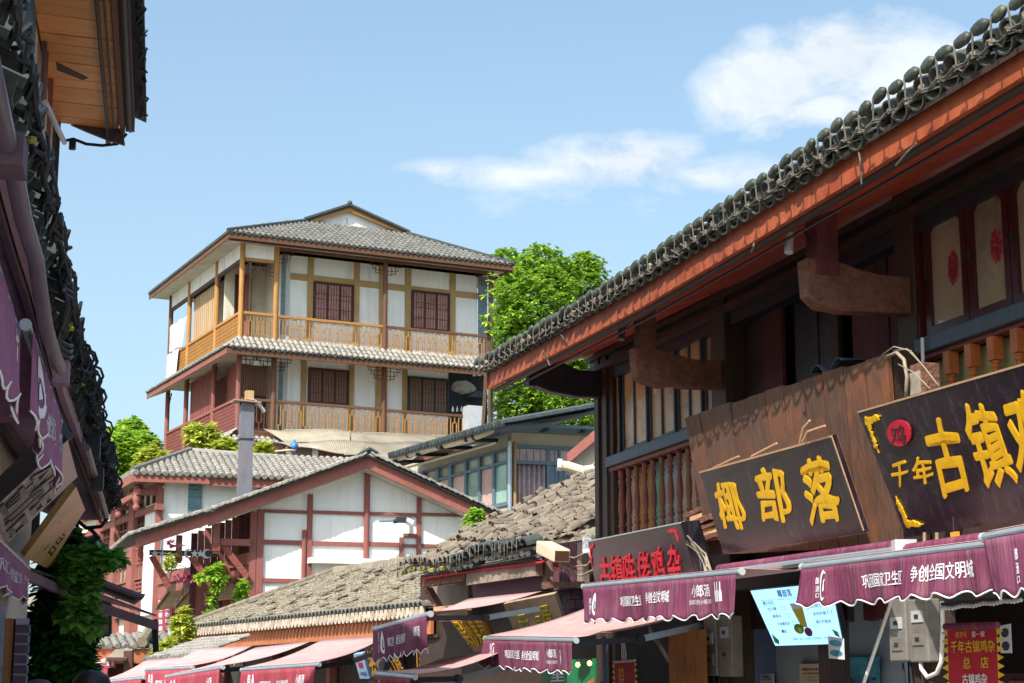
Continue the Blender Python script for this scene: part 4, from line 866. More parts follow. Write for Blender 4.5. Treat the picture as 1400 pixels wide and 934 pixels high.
# ================================================================ roofs of rolled tiles, railings, lattices: shared builders
def rot_to(ux, uy):
    x = V(ux).normalized(); y = V(uy).normalized(); z = x.cross(y).normalized(); y = z.cross(x); return x, y, z
def roll_mesh(r, L, n=5, th=.25):
    m = MB(); vs = []; R0, R1 = r, r * .86
    for (y, q, zz) in ((0, R0, .012), (L * 1.08, R1, 0)):
        for k in range(n + 1): a = math.pi * k / n; vs.append((q * math.cos(a), y, q * .8 * math.sin(a) + zz))
    fs = [(k, n + 1 + k, n + 2 + k, k + 1) for k in range(n)] + [tuple(range(n + 1))]
    return m.add(vs, fs)
def tile_slope(par, o, ux, uy, width, length, pitch, row, mat='tile_grey', pan='tile_dark', inside=None, pieces=0, jit=.006, name='roof_tile', fr=None, edge_mat=None, skip=0, r=.42):
    """rows of rolled cover tiles over a pan sheet; o is the lower left corner, ux along the eave, uy up the slope"""
    x, y, z = rot_to(ux, uy); o = V(o); inside = inside or (lambda u, v: True)
    nu, nv = int(width / pitch), max(1, int(length / row)); J = MB(); S = MB(); cnt = 0; rm = roll_mesh(pitch * r, row).mesh(name, mat) if pieces else None
    R0 = roll_mesh(pitch * r, row)
    cells = [(j, i) for j in range(nv) for i in range(nu)]
    for j, i in cells:
        u, v = (i + .5) * pitch, j * row
        if not inside(u, v): continue
        if skip and random.random() < skip: continue
        c = o + x * (u + random.uniform(-jit, jit)) + y * (v + random.uniform(-jit, jit)) + z * random.uniform(0, jit)
        a = random.uniform(-.03, .03)
        X = x * math.cos(a) + y * math.sin(a); Y = y * math.cos(a) - x * math.sin(a)
        if cnt < pieces: piece(name, rm, par, basis(c, X, Y, z)); cnt += 1
        else:
            J.add([c + X * q.x + Y * q.y + z * q.z for q in R0.v], R0.f)
        S.quad(o + x * (u - pitch / 2) + y * v - z * .01, o + x * (u + pitch / 2) + y * v - z * .01, o + x * (u + pitch / 2) + y * (v + row) - z * .01, o + x * (u - pitch / 2) + y * (v + row) - z * .01)
    if J.v: J.build('tile_rows', mat, par, kind='stuff')
    if S.v:
        S.build('roof_deck', pan, par)
def eave_ends(par, p, q, pitch, r=.07, mat='tile_black', L=.14, down=.02, out=(0, -1, 0), pieces=True, n=7):
    """round tile ends hanging in a row from p to q"""
    p, q = V(p), V(q); d = (q - p); n_ = int(d.length / pitch); u = d.normalized(); o = V(out)
    m = MB().tube([(0, 0, 0), (0, L, 0)], r, n); m2 = half(MB(), r, r, L, r * .2, up=-1, n=5, a0=.3, a1=math.pi - .3); m.add(m2.v, m2.f)
    if pieces:
        me = m.mesh('end_tile', mat)
        for k in range(n_):
            c = p + u * (k + .5) * pitch; piece('end_tile', me, par, basis(c + V((0, 0, random.uniform(-.008, .008))), u, -o, u.cross(-o)))
    else:
        J = MB()
        for k in range(n_):
            c = p + u * (k + .5) * pitch; z = u.cross(-o); J.add([c + u * v.x - o * v.y + z * v.z for v in m.v], m.f)
        J.build('end_tiles', mat, par, kind='stuff')
def lattice(mb, o, u, w, h, unit, t=.022, kind='brick'):
    """openwork between rails: staggered upright slots"""
    o = V(o); u = V(u).normalized(); up = V((0, 0, 1)); n = max(1, round(w / unit)); un = w / n
    if kind == 'grid':
        for k in range(n + 1): mb.bar(o + u * k * un, o + u * k * un + up * h, t, t, u.cross(up))
        m = max(1, round(h / unit))
        for k in range(1, m): mb.bar(o + up * h * k / m, o + u * w + up * h * k / m, t, t * .9)
        return mb
    for k in range(n):
        a = k * un; lo, hi = (.10, .78) if k % 2 else (.28, .96)
        x0, x1 = a + un * .18, a + un * .82
        for x in (x0, x1): mb.bar(o + u * x + up * h * lo, o + u * x + up * h * hi, t, t, u.cross(up))
        for z in (lo, hi): mb.bar(o + u * x0 + up * h * z, o + u * x1 + up * h * z, t, t * .95)
        mb.bar(o + u * (a + un * .5) + up * h * 0, o + u * (a + un * .5) + up * h * lo, t, t, u.cross(up)); 
        if hi < .95: mb.bar(o + u * (a + un * .5) + up * h * hi, o + u * (a + un * .5) + up * h, t, t, u.cross(up))
        for z in (.42, .66): mb.bar(o + u * x1 + up * h * z, o + u * (x0 + un) + up * h * z, t, t * .9)
    return mb
def railing(par, a, b, z0, z1, mat, latmat=None, unit=.19, rail=.09, kind='brick', t=.024):
    a, b = V(a), V(b); u = (b - a).normalized(); w = (b - a).length; d = V((u.y, -u.x, 0))
    MB().bar(V((a.x, a.y, z1 - rail / 2)), V((b.x, b.y, z1 - rail / 2)), .09, rail).build('top_rail', mat, par, bevel=.006)
    MB().bar(V((a.x, a.y, z0 + rail / 2)), V((b.x, b.y, z0 + rail / 2)), .085, rail).build('bottom_rail', mat, par, bevel=.006)
    m = MB(); lattice(m, V((a.x, a.y, z0 + rail)), u, w, z1 - z0 - 2 * rail, unit, t, kind); m.build('railing_lattice', latmat or mat, par, kind='stuff')
def fret(mb, o, u, s, sx=1, t=.02):
    """corner fretwork under a beam: o is the corner, u the way it reaches"""
    o = V(o); u = V(u).normalized(); up = V((0, 0, -1))
    P_ = lambda a, b: o + u * a * s + up * b * s
    for (a, b, c, d) in ((0, .25, .9, .25), (.25, 0, .25, .8), (0, .55, .5, .55), (.5, .25, .5, .75), (.25, .75, .5, .75), (.9, .0, .9, .25), (.7, .0, .7, .5), (.5, .5, .7, .5), (0, .8, .25, .8), (0, .05, 1.0, .05)):
        mb.bar(P_(a, b), P_(c, d), t, t, u.cross(V((0, 0, 1))))
    return mb
def win(par, x0, x1, z0, z1, y, leaves=3, frame='wood_brown', curt='curtain_pink', lat='wood_brown', name='window', bars=(4, 7), depth=.07, fw=.05, sill=False):
    """a casement window: outer frame, leaves with lattice and curtain behind the glass"""
    m = MB(); m.box(x0, x1, y - .02, y + depth, z1 - fw, z1).box(x0, x1, y - .02, y + depth, z0, z0 + fw).box(x0, x0 + fw, y - .02, y + depth, z0 + fw, z1 - fw).box(x1 - fw, x1, y - .02, y + depth, z0 + fw, z1 - fw)
    f = m.build(name, frame, par); w = (x1 - x0 - 2 * fw) / leaves
    for k in range(leaves):
        a, c = x0 + fw + k * w + .006, x0 + fw + (k + 1) * w - .006; g = .035
        m = MB(); m.box(a, a + g, y, y + .04, z0 + fw, z1 - fw).box(c - g, c, y, y + .04, z0 + fw, z1 - fw).box(a + g, c - g, y, y + .04, z0 + fw, z0 + fw + g).box(a + g, c - g, y, y + .04, z1 - fw - g, z1 - fw)
        if bars:
            for i in range(1, bars[0]): xx = a + g + (c - a - 2 * g) * i / bars[0]; m.box(xx - .007, xx + .007, y + .01, y + .025, z0 + fw + g, z1 - fw - g)
            for i in range(1, bars[1]):
                if i in (2, 4, 5) or bars[1] < 6: zz = z0 + fw + g + (z1 - z0 - 2 * fw - 2 * g) * i / bars[1]; m.box(a + g, c - g, y + .012, y + .023, zz - .007, zz + .007)
        m.build('casement', lat, f)
        MB().box(a + g, c - g, y + .03, y + .036, z0 + fw + g, z1 - fw - g).build('pane', curt, f)
    if sill: MB().box(x0 - .04, x1 + .04, y - .08, y, z0 - .05, z0 - .002).build('sill', frame, f)
    return f
pm('wood_gold', '#9c6c36', '#b8884c', 6, GR, rough=.65, bump=.25, rnd=.08, dirt='#7a4a20', damt=.35, dscale=1.5)
pm('wood_tan', '#a08355', '#ba9c6c', 5, GR, rough=.8, bump=.3, rnd=.06, dirt='#6f5636', damt=.5)
pm('wood_brown', '#3e241d', '#54322a', 6, GR, rough=.6, bump=.2, rnd=.08)
pm('wood_rust', '#583926', '#735039', 6, GR, rough=.7, bump=.25, rnd=.08, dirt='#4d2818', damt=.4)
pm('wood_red', '#7c4640', '#925a54', 5, GR, rough=.7, bump=.2, rnd=.06, dirt='#6a342d', damt=.4, dscale=1.6)
pm('wood_redb', '#854c43', '#9a6056', 5, (3, 3, 3), rough=.7, bump=.2, rnd=.05, dirt='#74382f', damt=.45, dscale=1.4)
pm('curtain_pink', '#8e5a55', '#b98a80', 5, (9, 9, .7), rough=.4, bump=.1, rnd=.08, dirt='#54302e', damt=.5, dscale=3)
pm('curtain_brown', '#5c3a2c', '#8a6248', 5, (9, 9, .7), rough=.4, bump=.1, rnd=.08)
pm('brick_blue', '#5f717b', '#7e9199', 9, rough=.85, bump=.4, rnd=.16)
pm('brick_joint', '#b4b8b8', '#c6c8c6', 9, rough=.95, bump=.2, rnd=.02)
pm('slat_wood', '#a98a68', '#c2a583', 6, GR, rough=.75, bump=.2, rnd=.1)
pm('soffit_white', '#b5aea2', '#c9c3b8', 3, rough=.9, bump=.1, rnd=.03, dirt='#7f7568', damt=.5)
pm('corrugated', '#8d8576', '#a19887', 4, rough=.85, bump=.2, rnd=.06, dirt='#6c6355', damt=.6, dscale=.8)
pm('rock', '#7d6d60', '#a08e80', 3, rough=.95, bump=.8, rnd=.1, dirt='#59504a', damt=.5)
pm('cloth_white', '#d5dade', '#e4e7ea', 3, rough=.9, bump=.1, rnd=.02)
pm('soot_black', '#1e2228', '#2f343c', 3, rough=.8, bump=.3, rnd=.05)
def bricks(par, x0, x1, y, z0, z1, bw=.24, bh=.07, mat='brick_blue', limit=300, along='x', fixed=0, d=.02, joint='brick_joint', kindstuff=False):
    """a face of laid bricks standing proud of its joints; along x at depth y, or along y at x=fixed"""
    me = MB().box(0, bw - .014, -d, .0, 0, bh - .014).mesh('brick', mat); cnt = 0; J = MB(); n = int((z1 - z0) / bh)
    for j in range(n):
        off = (j % 2) * bw / 2; x = x0 - off
        while x < x1 - .02:
            a, c = max(x, x0), min(x + bw - .014, x1)
            if c - a > .04:
                if along == 'x': mm = Matrix.Translation((a, y, z0 + j * bh)) @ Matrix.Diagonal(((c - a) / (bw - .014), 1, 1, 1))
                else: mm = Matrix.Translation((fixed, a, z0 + j * bh)) @ Matrix.Rotation(math.pi / 2, 4, 'Z') @ Matrix.Diagonal(((c - a) / (bw - .014), -1, 1, 1))
                if kindstuff or cnt >= limit:
                    J.box(0, 0.001, 0, 0.001, 0, 0.001) if False else None
                    pts = [mm @ v.co for v in me.vertices]; J.add(pts, [tuple(p.vertices) for p in me.polygons])
                else: piece('brick', me, par, mm)
                cnt += 1
            x += bw
    if J.v: J.build('brick_courses', mat, par, kind='stuff')
# ================================================================ the tall balconied house on the hill
G = frame_px(325, 560, 58, 5700, True)
GX = lambda px, y=0.0, py=450: G.hit(px, py, y).x
GZ = lambda px, py, y=0.0: G.hit(px, py, y).z
xc, xp2, xp3, xR = 0.0, GX(376), GX(526), GX(671)
yw = .85                                               # wall behind the front balcony
gz_deck2 = GZ(376, 474); gz_rail2 = GZ(376, 430.5); gz_eave = GZ(325, 331)
gz_deck1 = GZ(376, 594); gz_rail1 = GZ(376, 547); gz_sk = GZ(325, 487)
DY = G.hitx(231, 500, 0).y                              # how far back the left side runs
xl = GX(383, yw)
T = thing('balcony_house', G, (0, 0, gz_deck1 - 3), 'tall white and timber house with two balconied storeys under a grey hipped gable roof', 'house')
OV = .75
# core walls
MB().box(xl, xR - .15, yw, yw + .2, gz_deck1 - 3, gz_eave + .3).build('wall', 'plaster', T)
MB().box(xR - .35, xR - .15, yw + .203, DY + 2, gz_deck1 - 3, gz_eave + .3).build('wall', 'plaster', T)
MB().box(xl, xR, DY + 2, DY + 2.2, gz_deck1 - 3, gz_eave + .3).build('wall', 'plaster', T)
yin = 2.6
MB().box(xl, xl + .2, yw + .203, yin + 4, gz_deck1 - 3, gz_eave + .3).build('wall', 'plaster_warm', T)
for zd in (gz_deck1, gz_deck2):
    MB().box(-.1, xR + .05, -.08, DY + .05, zd - .16, zd - .01).build('deck', 'wood_rust', T)
MB().box(0, xR, 0, DY, gz_eave - .02, gz_eave + .1).build('ceiling', 'soffit_white', T)
MB().box(0, xR, 0, DY, gz_sk + .25, gz_sk + .3).build('ceiling', 'soffit_white', T)
# columns
def gcol(x, y, z0, z1, mat, r=.09, nm='post'): return MB().tube([(x, y, z0), (x, y, z1)], r, 10).build(nm, mat, T, smooth=False)
yl = [0] + [G.hitx(px, 480, 0).y for px in (294, 257, 232)]
for y, mt in zip(yl, ('wood_gold', 'wood_gold', 'wood_gold', 'wood_rust')): gcol(0, y, gz_deck2 - .1, gz_eave + .15, mt)
for x, mt in ((xp2, 'wood_gold'), (xp3, 'wood_rust'), (xR, 'wood_rust')): gcol(x, 0, gz_deck2 - .2, gz_eave + .15, mt)
for y, mt in zip(yl, ('wood_red',) * 4): gcol(0, y, gz_deck1 - .1, gz_sk + .3, mt)
for x, mt in ((xp2, 'wood_rust'), (xp3, 'wood_rust'), (xR, 'wood_brown')): gcol(x, 0, gz_deck1 - .2, gz_sk + .3, mt)
MB().box(xp2 + .0, xR + .1, -.06, .06, gz_eave - .12, gz_eave).build('eave_beam', 'wood_rust', T)
# front railings
railing(T, (.08, 0, 0), (xp2 - .08, 0, 0), gz_deck2, gz_rail2 + .02, 'wood_gold')
railing(T, (xp2 + .08, 0, 0), (xp3 - .08, 0, 0), gz_deck2 - .12, gz_rail2, 'wood_gold', unit=.235, t=.032)
railing(T, (xp3 + .08, 0, 0), (xR - .08, 0, 0), gz_deck2 - .12, gz_rail2, 'wood_rust', 'wood_gold', unit=.235, t=.032)
railing(T, (.08, 0, 0), (xp2 - .08, 0, 0), gz_deck1, gz_rail1, 'wood_rust', unit=.24)
railing(T, (xp2 + .08, 0, 0), (xp3 - .08, 0, 0), gz_deck1 - .05, gz_rail1, 'wood_rust', 'wood_gold', unit=.235, t=.032)
x_ch = GX(636)
railing(T, (xp3 + .08, 0, 0), (x_ch - .05, 0, 0), gz_deck1 - .05, gz_rail1 - .02, 'wood_rust', 'wood_gold', unit=.235, t=.032)
# left-side railings
for k in range(3):
    if k < 3: railing(T, (0, yl[k] + .08, 0), (0, yl[k + 1] - .08, 0), gz_deck2, gz_rail2 + .02, 'wood_gold', 'wood_gold', unit=.13, kind='grid', t=.03)
    railing(T, (0, yl[k] + .08, 0), (0, yl[k + 1] - .08, 0), gz_deck1, gz_rail1, 'wood_redb', 'wood_red', unit=.13, kind='grid', t=.03)
# left-side upper band: white panels between small studs under the eave
zb1, zb0 = gz_eave - .02, gz_eave - .52
MB().box(-.03, .05, .1, DY, zb0 - .14, zb0 - .003).build('side_beam', 'wood_brown', T)
for k in range(9):
    y0, y1 = .12 + (DY - .15) * k / 9, .12 + (DY - .15) * (k + 1) / 9 - .035; MB().box(-.01, .03, y0, y1, zb0, zb1).build('side_panel', 'plaster', T)
MB().box(.031, .06, .1, DY, zb0, zb1).build('side_backing', 'wood_brown', T)
# front corner bay upper panel
MB().box(.1, xp2 - .1, -.01, .03, gz_eave - .50, gz_eave - .03).build('front_panel', 'plaster', T)
MB().box(.1, xp2 - .1, -.03, .05, gz_eave - .62, gz_eave - .503).build('front_beam', 'wood_gold', T)
# slat screens on the left side
def slats(y0, y1, z0, z1, mat, n, x=.12):
    for k in range(n):
        y = y0 + (y1 - y0) * (k + .2) / n; MB().box(x, x + .03, y, y + (y1 - y0) / n * .62, z0, z1).build('slat', mat, T)
slats(yl[1] + .15, yl[2] - .1, gz_deck2 + .1, zb0 - .15, 'slat_wood', 13)
slats(yl[1] + .15, yl[2] - .1, gz_deck1 + .1, gz_sk + .1, 'wood_red', 16)
MB().box(.25, .3, yl[0] + .9, yl[1] + .3, gz_deck2 + .1, zb0 - .1).build('side_wall', 'wood_redb', T) if False else None
MB().box(1.0, 1.08, yl[1] - .5, DY, gz_deck2, gz_eave).build('inner_wall', 'plaster_warm', T)
MB().box(.9, .98, yl[1] - .6, yl[1] - .1, gz_deck2, zb0 + .0).build('inner_door', 'wood_redb', T)
MB().box(.5, .56, yl[0] + 1.6, yl[1] + .1, gz_deck1, gz_sk + .1).build('inner_wall', 'wood_redb', T)
MB().box(.9, .96, yl[1] - .1, DY, gz_deck1, gz_sk + .1).build('inner_wall', 'wood_red', T)
# seen through the corner bay: back wall of the loggia with window and brick jambs
MB().box(0.2, xl, yin, yin + .1, gz_deck2, gz_eave - .1).build('loggia_wall', 'plaster_warm', T)
win(T, .55, 1.15, gz_deck2 + .5, gz_eave - .5, yin - .06, 2, curt='curtain_brown', bars=(2, 4))
# lower corner bay: upright slats over solid, awning-like hood
MB().box(.1, xp2 - .1, .02, .06, gz_sk - .25, gz_sk + .1).build('front_panel', 'plaster', T)
m = None
for k in range(15):
    x = .12 + (xp2 - .24) * k / 15; MB().box(x, x + .028, .0, .03, gz_rail1 + .1, gz_sk - .26).build('slat', 'wood_rust', T)
MB().box(.1, xp2 - .1, .4, .44, gz_deck1, gz_sk - .2).build('bay_backing', 'wood_brown', T)
# brick jambs
MB().box(xl - .02, xl + .3, yw - .05, yw - .001, gz_deck2, gz_eave).build('jamb_backing', 'brick_joint', T)
bx1 = GX(388, yw)
bricks(T, xl - .02, bx1, yw - .05, gz_deck2 + .0, gz_eave - .02, .2, .075, limit=120)
MB().box(xl - .02, xl + .3, yw - .05, yw - .001, gz_deck1, gz_sk + .1).build('jamb_backing', 'brick_joint', T)
bricks(T, xl - .02, bx1, yw - .05, gz_deck1, gz_sk + .1, .2, .075, limit=120)
bxr0, bxr1 = GX(653, yw), GX(665, yw)
MB().box(bxr0, bxr1, yw - .05, yw - .001, gz_deck2, gz_eave).build('jamb_backing', 'brick_joint', T)
bricks(T, bxr0, bxr1, yw - .05, gz_deck2, gz_eave - .02, .2, .075, limit=160)
# timber frame on the wall
def tv(px0, px1, z0, z1, mat='wood_tan', d=.05): MB().box(GX(px0, yw), GX(px1, yw), yw - d, yw - .001, z0, z1).build('timber', mat, T)
zmid_b, zmid_t = GZ(440, 386.5, yw), GZ(440, 378, yw)
for a, c in ((419, 426.6), (482.4, 490), (517.7, 526), (553, 561), (614, 622)): tv(a, c, gz_deck2, gz_eave)
for a, c in ((388, 418.8), (426.8, 482.2), (490.2, 517.5), (526.2, 552.8), (561.2, 613.8), (622.2, 652.8)): MB().box(GX(a, yw), GX(c, yw), yw - .045, yw - .001, zmid_b, zmid_t).build('timber', 'wood_tan', T)
for a, c in ((413, 420), (478, 485), (514.5, 522), (526, 530), (551, 557.5)): tv(a, c, gz_deck1, gz_sk + .2)
# windows
win(T, GX(427, yw), GX(482, yw), GZ(455, 441, yw), GZ(455, 387.5, yw), yw - .09, 3)
win(T, GX(561.5, yw), GX(613.6, yw), GZ(588, 453, yw), GZ(588, 399.5, yw), yw - .09, 3)
win(T, GX(422.5, yw), GX(477.6, yw), GZ(450, 554, yw), GZ(450, 505, yw), yw - .09, 3, curt='curtain_brown')
win(T, GX(558, yw), GX(613, yw), GZ(588, 566, yw), GZ(588, 517, yw), yw - .09, 3, frame='steel_dark', curt='curtain_brown', lat='steel_dark')
# frets under the eaves
m = MB()
for x, s_, z in ((xp2 + .1, 1, gz_eave - .12), (xp3 - .1, -1, gz_eave - .12), (xp3 + .1, 1, gz_eave - .12), (xR - .1, -1, gz_eave - .12), (xp2 + .1, 1, gz_sk + .05), (xp3 - .1, -1, gz_sk + .05), (xp3 + .1, 1, gz_sk + .05), (xR - .1, -1, gz_sk + .05), (xp2 - .1, -1, gz_sk + .05), (.1, 1, gz_sk + .05), (.1, 1, gz_eave - .63), (xp2 - .1, -1, gz_eave - .63)):
    MB_ = MB(); fret(MB_, (x, 0, z), (s_, 0, 0), .55 if z > gz_deck2 - 1 else .5); MB_.build('fretwork', 'wood_brown', T)
for y in yl[1:3]:
    b_ = MB(); fret(b_, (0, y - .08, zb0 - .14), (0, -1, 0), .35); b_.build('fretwork', 'wood_brown', T)
    b_ = MB(); fret(b_, (0, y - .08, gz_sk + .05), (0, -1, 0), .35); b_.build('fretwork', 'wood_brown', T)
b_ = MB(); fret(b_, (0, yl[3] - .08, gz_sk + .05), (0, -1, 0), .5); b_.build('fretwork', 'steel_dark', T)
# sooty corner with flue and hood
xs0, xs1 = GX(613.5, yw), GX(666, yw)
MB().box(xs0, xs1, yw - .04, yw - .001, gz_deck1, gz_sk + .25).build('sooty_panel', 'soot_black', T)
m = MB(); random.seed(9)
ctr = G.hit(634, 530, yw - .045)
m.prism([(ctr.x + .55 * math.cos(t) * random.uniform(.75, 1.1), yw - .045, ctr.z + .27 * math.sin(t) * random.uniform(.75, 1.15)) for t in [i * math.pi / 9 for i in range(18)]], (0, -.012, 0)); m.build('bare_plaster_patch', 'plaster_soot', T)
p = G.hit(652, 540, .3); MB().prism([(p.x - .35, .1, p.z - .12), (p.x + .35, .1, p.z - .12), (p.x + .12, .1, p.z + .12), (p.x - .12, .1, p.z + .12)], (0, .6, 0)).build('cooker_hood', 'steel_dark', T)
pf = G.hit(647, 575, -.25); 
MB().box(GX(637, -.25), GX(656, -.25), -.5, 0, gz_deck1 - 1.2, GZ(646, 556, -.25)).build('flue_box', 'grey_plastic', T)
for k in range(3):
    q = G.hit(613 + k * 6 + 6, 563, .3); MB().lathe([(.03, 0), (.04, .02), (.035, .12), (.015, .16), (.015, .2)], q, 8).build('bottle', 'white_paint', T)
# skirt roof between the storeys
def skirt(zlo, o_in, rise, x0, x1, wtiles, front=True):
    up = V((0, OV, rise)); 
    tile_slope(T, (x0, -o_in, zlo), (1, 0, 0), (0, o_in, rise), x1 - x0, math.hypot(o_in, rise), .2, .3, 'tile_pale', pieces=0)
zs = gz_sk + .16
tile_slope(T, (-.55, -.7, zs), (1, 0, 0), (0, .66, .50), xR + .75, .84, .2, .27, 'tile_pale', pieces=110, inside=lambda u, v: u > v * .9 - .0)
eave_ends(T, (-.55, -.71, zs + .02), (xR + .2, -.71, zs + .02), .2, .075, L=.08)
tile_slope(T, (-.7, DY + .6, zs), (0, -1, 0), (.66, 0, .50), DY + 1.2, .84, .2, .27, 'tile_pale', inside=lambda u, v: u < DY + 1.2 - v * .9)
eave_ends(T, (-.71, -.6, zs + .02), (-.71, DY + .6, zs + .02), .2, .055, L=.08, out=(-1, 0, 0), pieces=False)
MB().box(-.62, xR + .2, -.66, -.60, zs - .22, zs - .04).build('fascia', 'wood_rust', T)
MB().box(-.66, -.622, -.66, DY + .6, zs - .22, zs - .04).build('fascia', 'wood_redb', T)
MB().prism([(-.62, -.6, zs - .20), (0, 0, zs + .06), (0, DY + .6, zs + .06), (-.62, DY + .6, zs - .20)], (0, 0, .03)).build('soffit', 'soffit_white', T)
MB().prism([(-.62, -.6, zs - .20), (xR + .2, -.6, zs - .20), (xR + .2, 0, zs + .06), (0, 0, zs + .06)], (0, 0, .03)).build('soffit', 'wood_brown', T)
# bottom little skirt below the lower balcony, left part
zq = gz_deck1 - .42
tile_slope(T, (-.5, -.75, zq), (1, 0, 0), (0, .7, .34), xp2 + .8, .8, .2, .27, 'tile_pale', inside=lambda u, v: u > v * .9)
eave_ends(T, (-.5, -.76, zq + .02), (xp2 + .3, -.76, zq + .02), .2, .055, L=.08, pieces=False)
MB().box(-.5, xp2 + .3, -.68, -.62, zq - .2, zq - .04).build('fascia', 'wood_redb', T)
tile_slope(T, (-.7, DY + .6, zq), (0, -1, 0), (.66, 0, .50), DY + 1.2, .84, .2, .27, 'tile_pale', inside=lambda u, v: u < DY + 1.2 - v * .9)
MB().box(-.66, -.60, -.66, DY + .6, zq - .25, zq - .04).build('fascia', 'wood_redb', T)
# main roof: eaves, fascia, slopes, gable
ze = gz_eave + .12
xe0, xe1 = -OV, xR + OV * .8; ye1 = DY + .7
MB().box(xe0 + .04, xe1 - .04, -OV + .03, -OV + .07, ze - .2, ze - .03).build('fascia', 'wood_rust', T)
MB().box(xe0 + .04, xe1 - .04, -OV + .1, -OV + .14, ze - .26, ze - .12).build('fascia', 'wood_brown', T)
MB().box(xe0 + .04, xe0 + .08, -OV + .1, ye1, ze - .2, ze - .03).build('fascia', 'wood_rust', T)
MB().box(xe1 - .08, xe1 - .04, -OV + .1, ye1, ze - .2, ze - .03).build('fascia', 'wood_rust', T)
MB().box(xe0 + .1, xe1 - .1, -OV + .15, ye1, ze - .14, ze - .1).build('soffit', 'soffit_white', T)
xm = GX(475, 2.2, 300); yg = 2.2
zbl = GZ(425, 303, yg); zap = GZ(475, 288, yg)
half_w = (xe1 - xe0) / 2; dgl = GX(425, yg, 303) - xe0
run_f = yg + OV; rise_f = zbl - ze + .0
Lf = math.hypot(run_f, rise_f)
gl, gr_ = GX(425, yg, 303), GX(545, yg, 318)
tile_slope(T, (xe0, -OV, ze), (1, 0, 0), (0, run_f, rise_f), xe1 - xe0, Lf, .2, .36, 'tile_grey', jit=.004,
           inside=lambda u, v: u > (gl - xe0) * v / Lf - .1 and (xe1 - xe0 - u) > (xe1 - gr_) * v / Lf - .1)
eave_ends(T, (xe0, -OV - .01, ze + .02), (xe1, -OV - .01, ze + .02), .2, .07, L=.08)
eave_ends(T, (xe0 - .01, -OV, ze + .02), (xe0 - .01, ye1, ze + .02), .165, .06, L=.08, out=(-1, 0, 0), pieces=False)
# side slopes (seen edge-on) as sheets with hip rolls
zr = zap + .1
m = MB(); m.quad((xe0, -OV, ze), (xe0, ye1, ze), (gl, ye1, zbl), (gl, yg, zbl)); m.quad((xe1, -OV, ze), (gr_, yg, zbl), (gr_, ye1, zbl), (xe1, ye1, ze))
m.quad((gl - .25, yg - .2, zbl - .05), (gl - .25, ye1, zbl - .05), (xm, ye1, zr), (xm, yg - .2, zr)); m.quad((gr_ + .3, yg - .2, zbl - .05), (xm, yg - .2, zr), (xm, ye1, zr), (gr_ + .3, ye1, zbl - .05))
m.build('side_slope', 'tile_grey', T, solid=.05)
for pts in (((xe0, -OV, ze + .06), (gl, yg, zbl + .06)), ((xe1, -OV, ze + .06), (gr_, yg, zbl + .06)), ((gl - .3, yg - .22, zbl), (xm, yg - .22, zr + .06)), ((gr_ + .35, yg - .22, zbl), (xm, yg - .22, zr + .06)), ((xm, yg - .25, zr + .05), (xm, ye1, zr + .05))):
    MB().tube(pts, .075, 7).build('ridge_roll', 'tile_black', T)
MB().lathe([(.06, 0), (.1, .05), (.09, .12), (.03, .16)], (xm, yg - .22, zr + .06), 8).build('finial', 'tile_black', T)
MB().prism([(gl - .15, yg - .18, zbl - .02), (xm, yg - .18, zr - .0), (xm, yg - .18, zr - .17), (gl + .1, yg - .18, zbl - .04)], (0, .05, 0)).build('barge_board', 'wood_gold', T)
MB().prism([(gr_ + .2, yg - .18, zbl - .02), (xm + .002, yg - .18, zr - .0), (xm + .002, yg - .18, zr - .17), (gr_ - .1, yg - .18, zbl - .04)], (0, .05, 0)).build('barge_board', 'wood_gold', T)
MB().prism([(gl, yg, zbl - .3), (gr_, yg, zbl - .3), (gr_, yg, zbl - .02), (xm, yg, zr - .05), (gl, yg, zbl - .02)], (0, .1, 0)).build('gable_wall', 'plaster', T)
for x in (xm - .02, xm + .9): MB().box(x - .02, x + .02, yg - .03, yg - .001, zbl - .1, zbl + .3).build('gable_stud', 'brick_joint', T) if x < xm + .5 else None
# white cloths hung on the far-left bay
wc = thing('hanging_cloth', G, (-.1, yl[3], gz_deck2), 'white sheet hung from the upper balcony rail at the far left corner', 'cloth')
def drape(y0, y1, z1, z0, x, sk):
    return lambda u, v: V((x + .05 * math.sin(u * 14) * (1 - v * .3), y0 + (y1 - y0) * u + sk * (1 - v) * (1 - u), z0 + (z1 - z0) * v + .12 * (1 - v) * math.sin(u * 3)))
MB().grid(drape(yl[2] + .1, yl[3] - .1, gz_rail2 + 1.1, gz_rail2 - .05, -.08, .5), 24, 8).build('sheet', 'cloth_white', wc, smooth=True, solid=.01)
MB().grid(drape(yl[2] + .9, yl[3] + .0, gz_rail2 + .0, gz_deck2 - .1, -.12, .3), 18, 6).build('sheet', 'cloth_white', wc, smooth=True, solid=.01)
# ================================================================ white gabled timber house (middle)
D = frame_px(350, 740, 38, 8400, True); DS = frame_px(341, 740, 38, -440)
def dx(px, py=740, y=0.0): return D.hit(px, py, y).x
def dz(px, py, y=0.0): return D.hit(px, py, y).z
T = thing('gabled_house', D, (dx(420), 0, 0), 'white plastered house with maroon timber gable and a long roof slope over a porch', 'house')
yo = -.6
apx = D.hit(503, 622, yo); lft = D.hit(186, 746, yo); knee = D.hit(290, 704, yo); rgt = D.hit(680, 707, yo)
x0w, x1w = dx(344), dx(690)
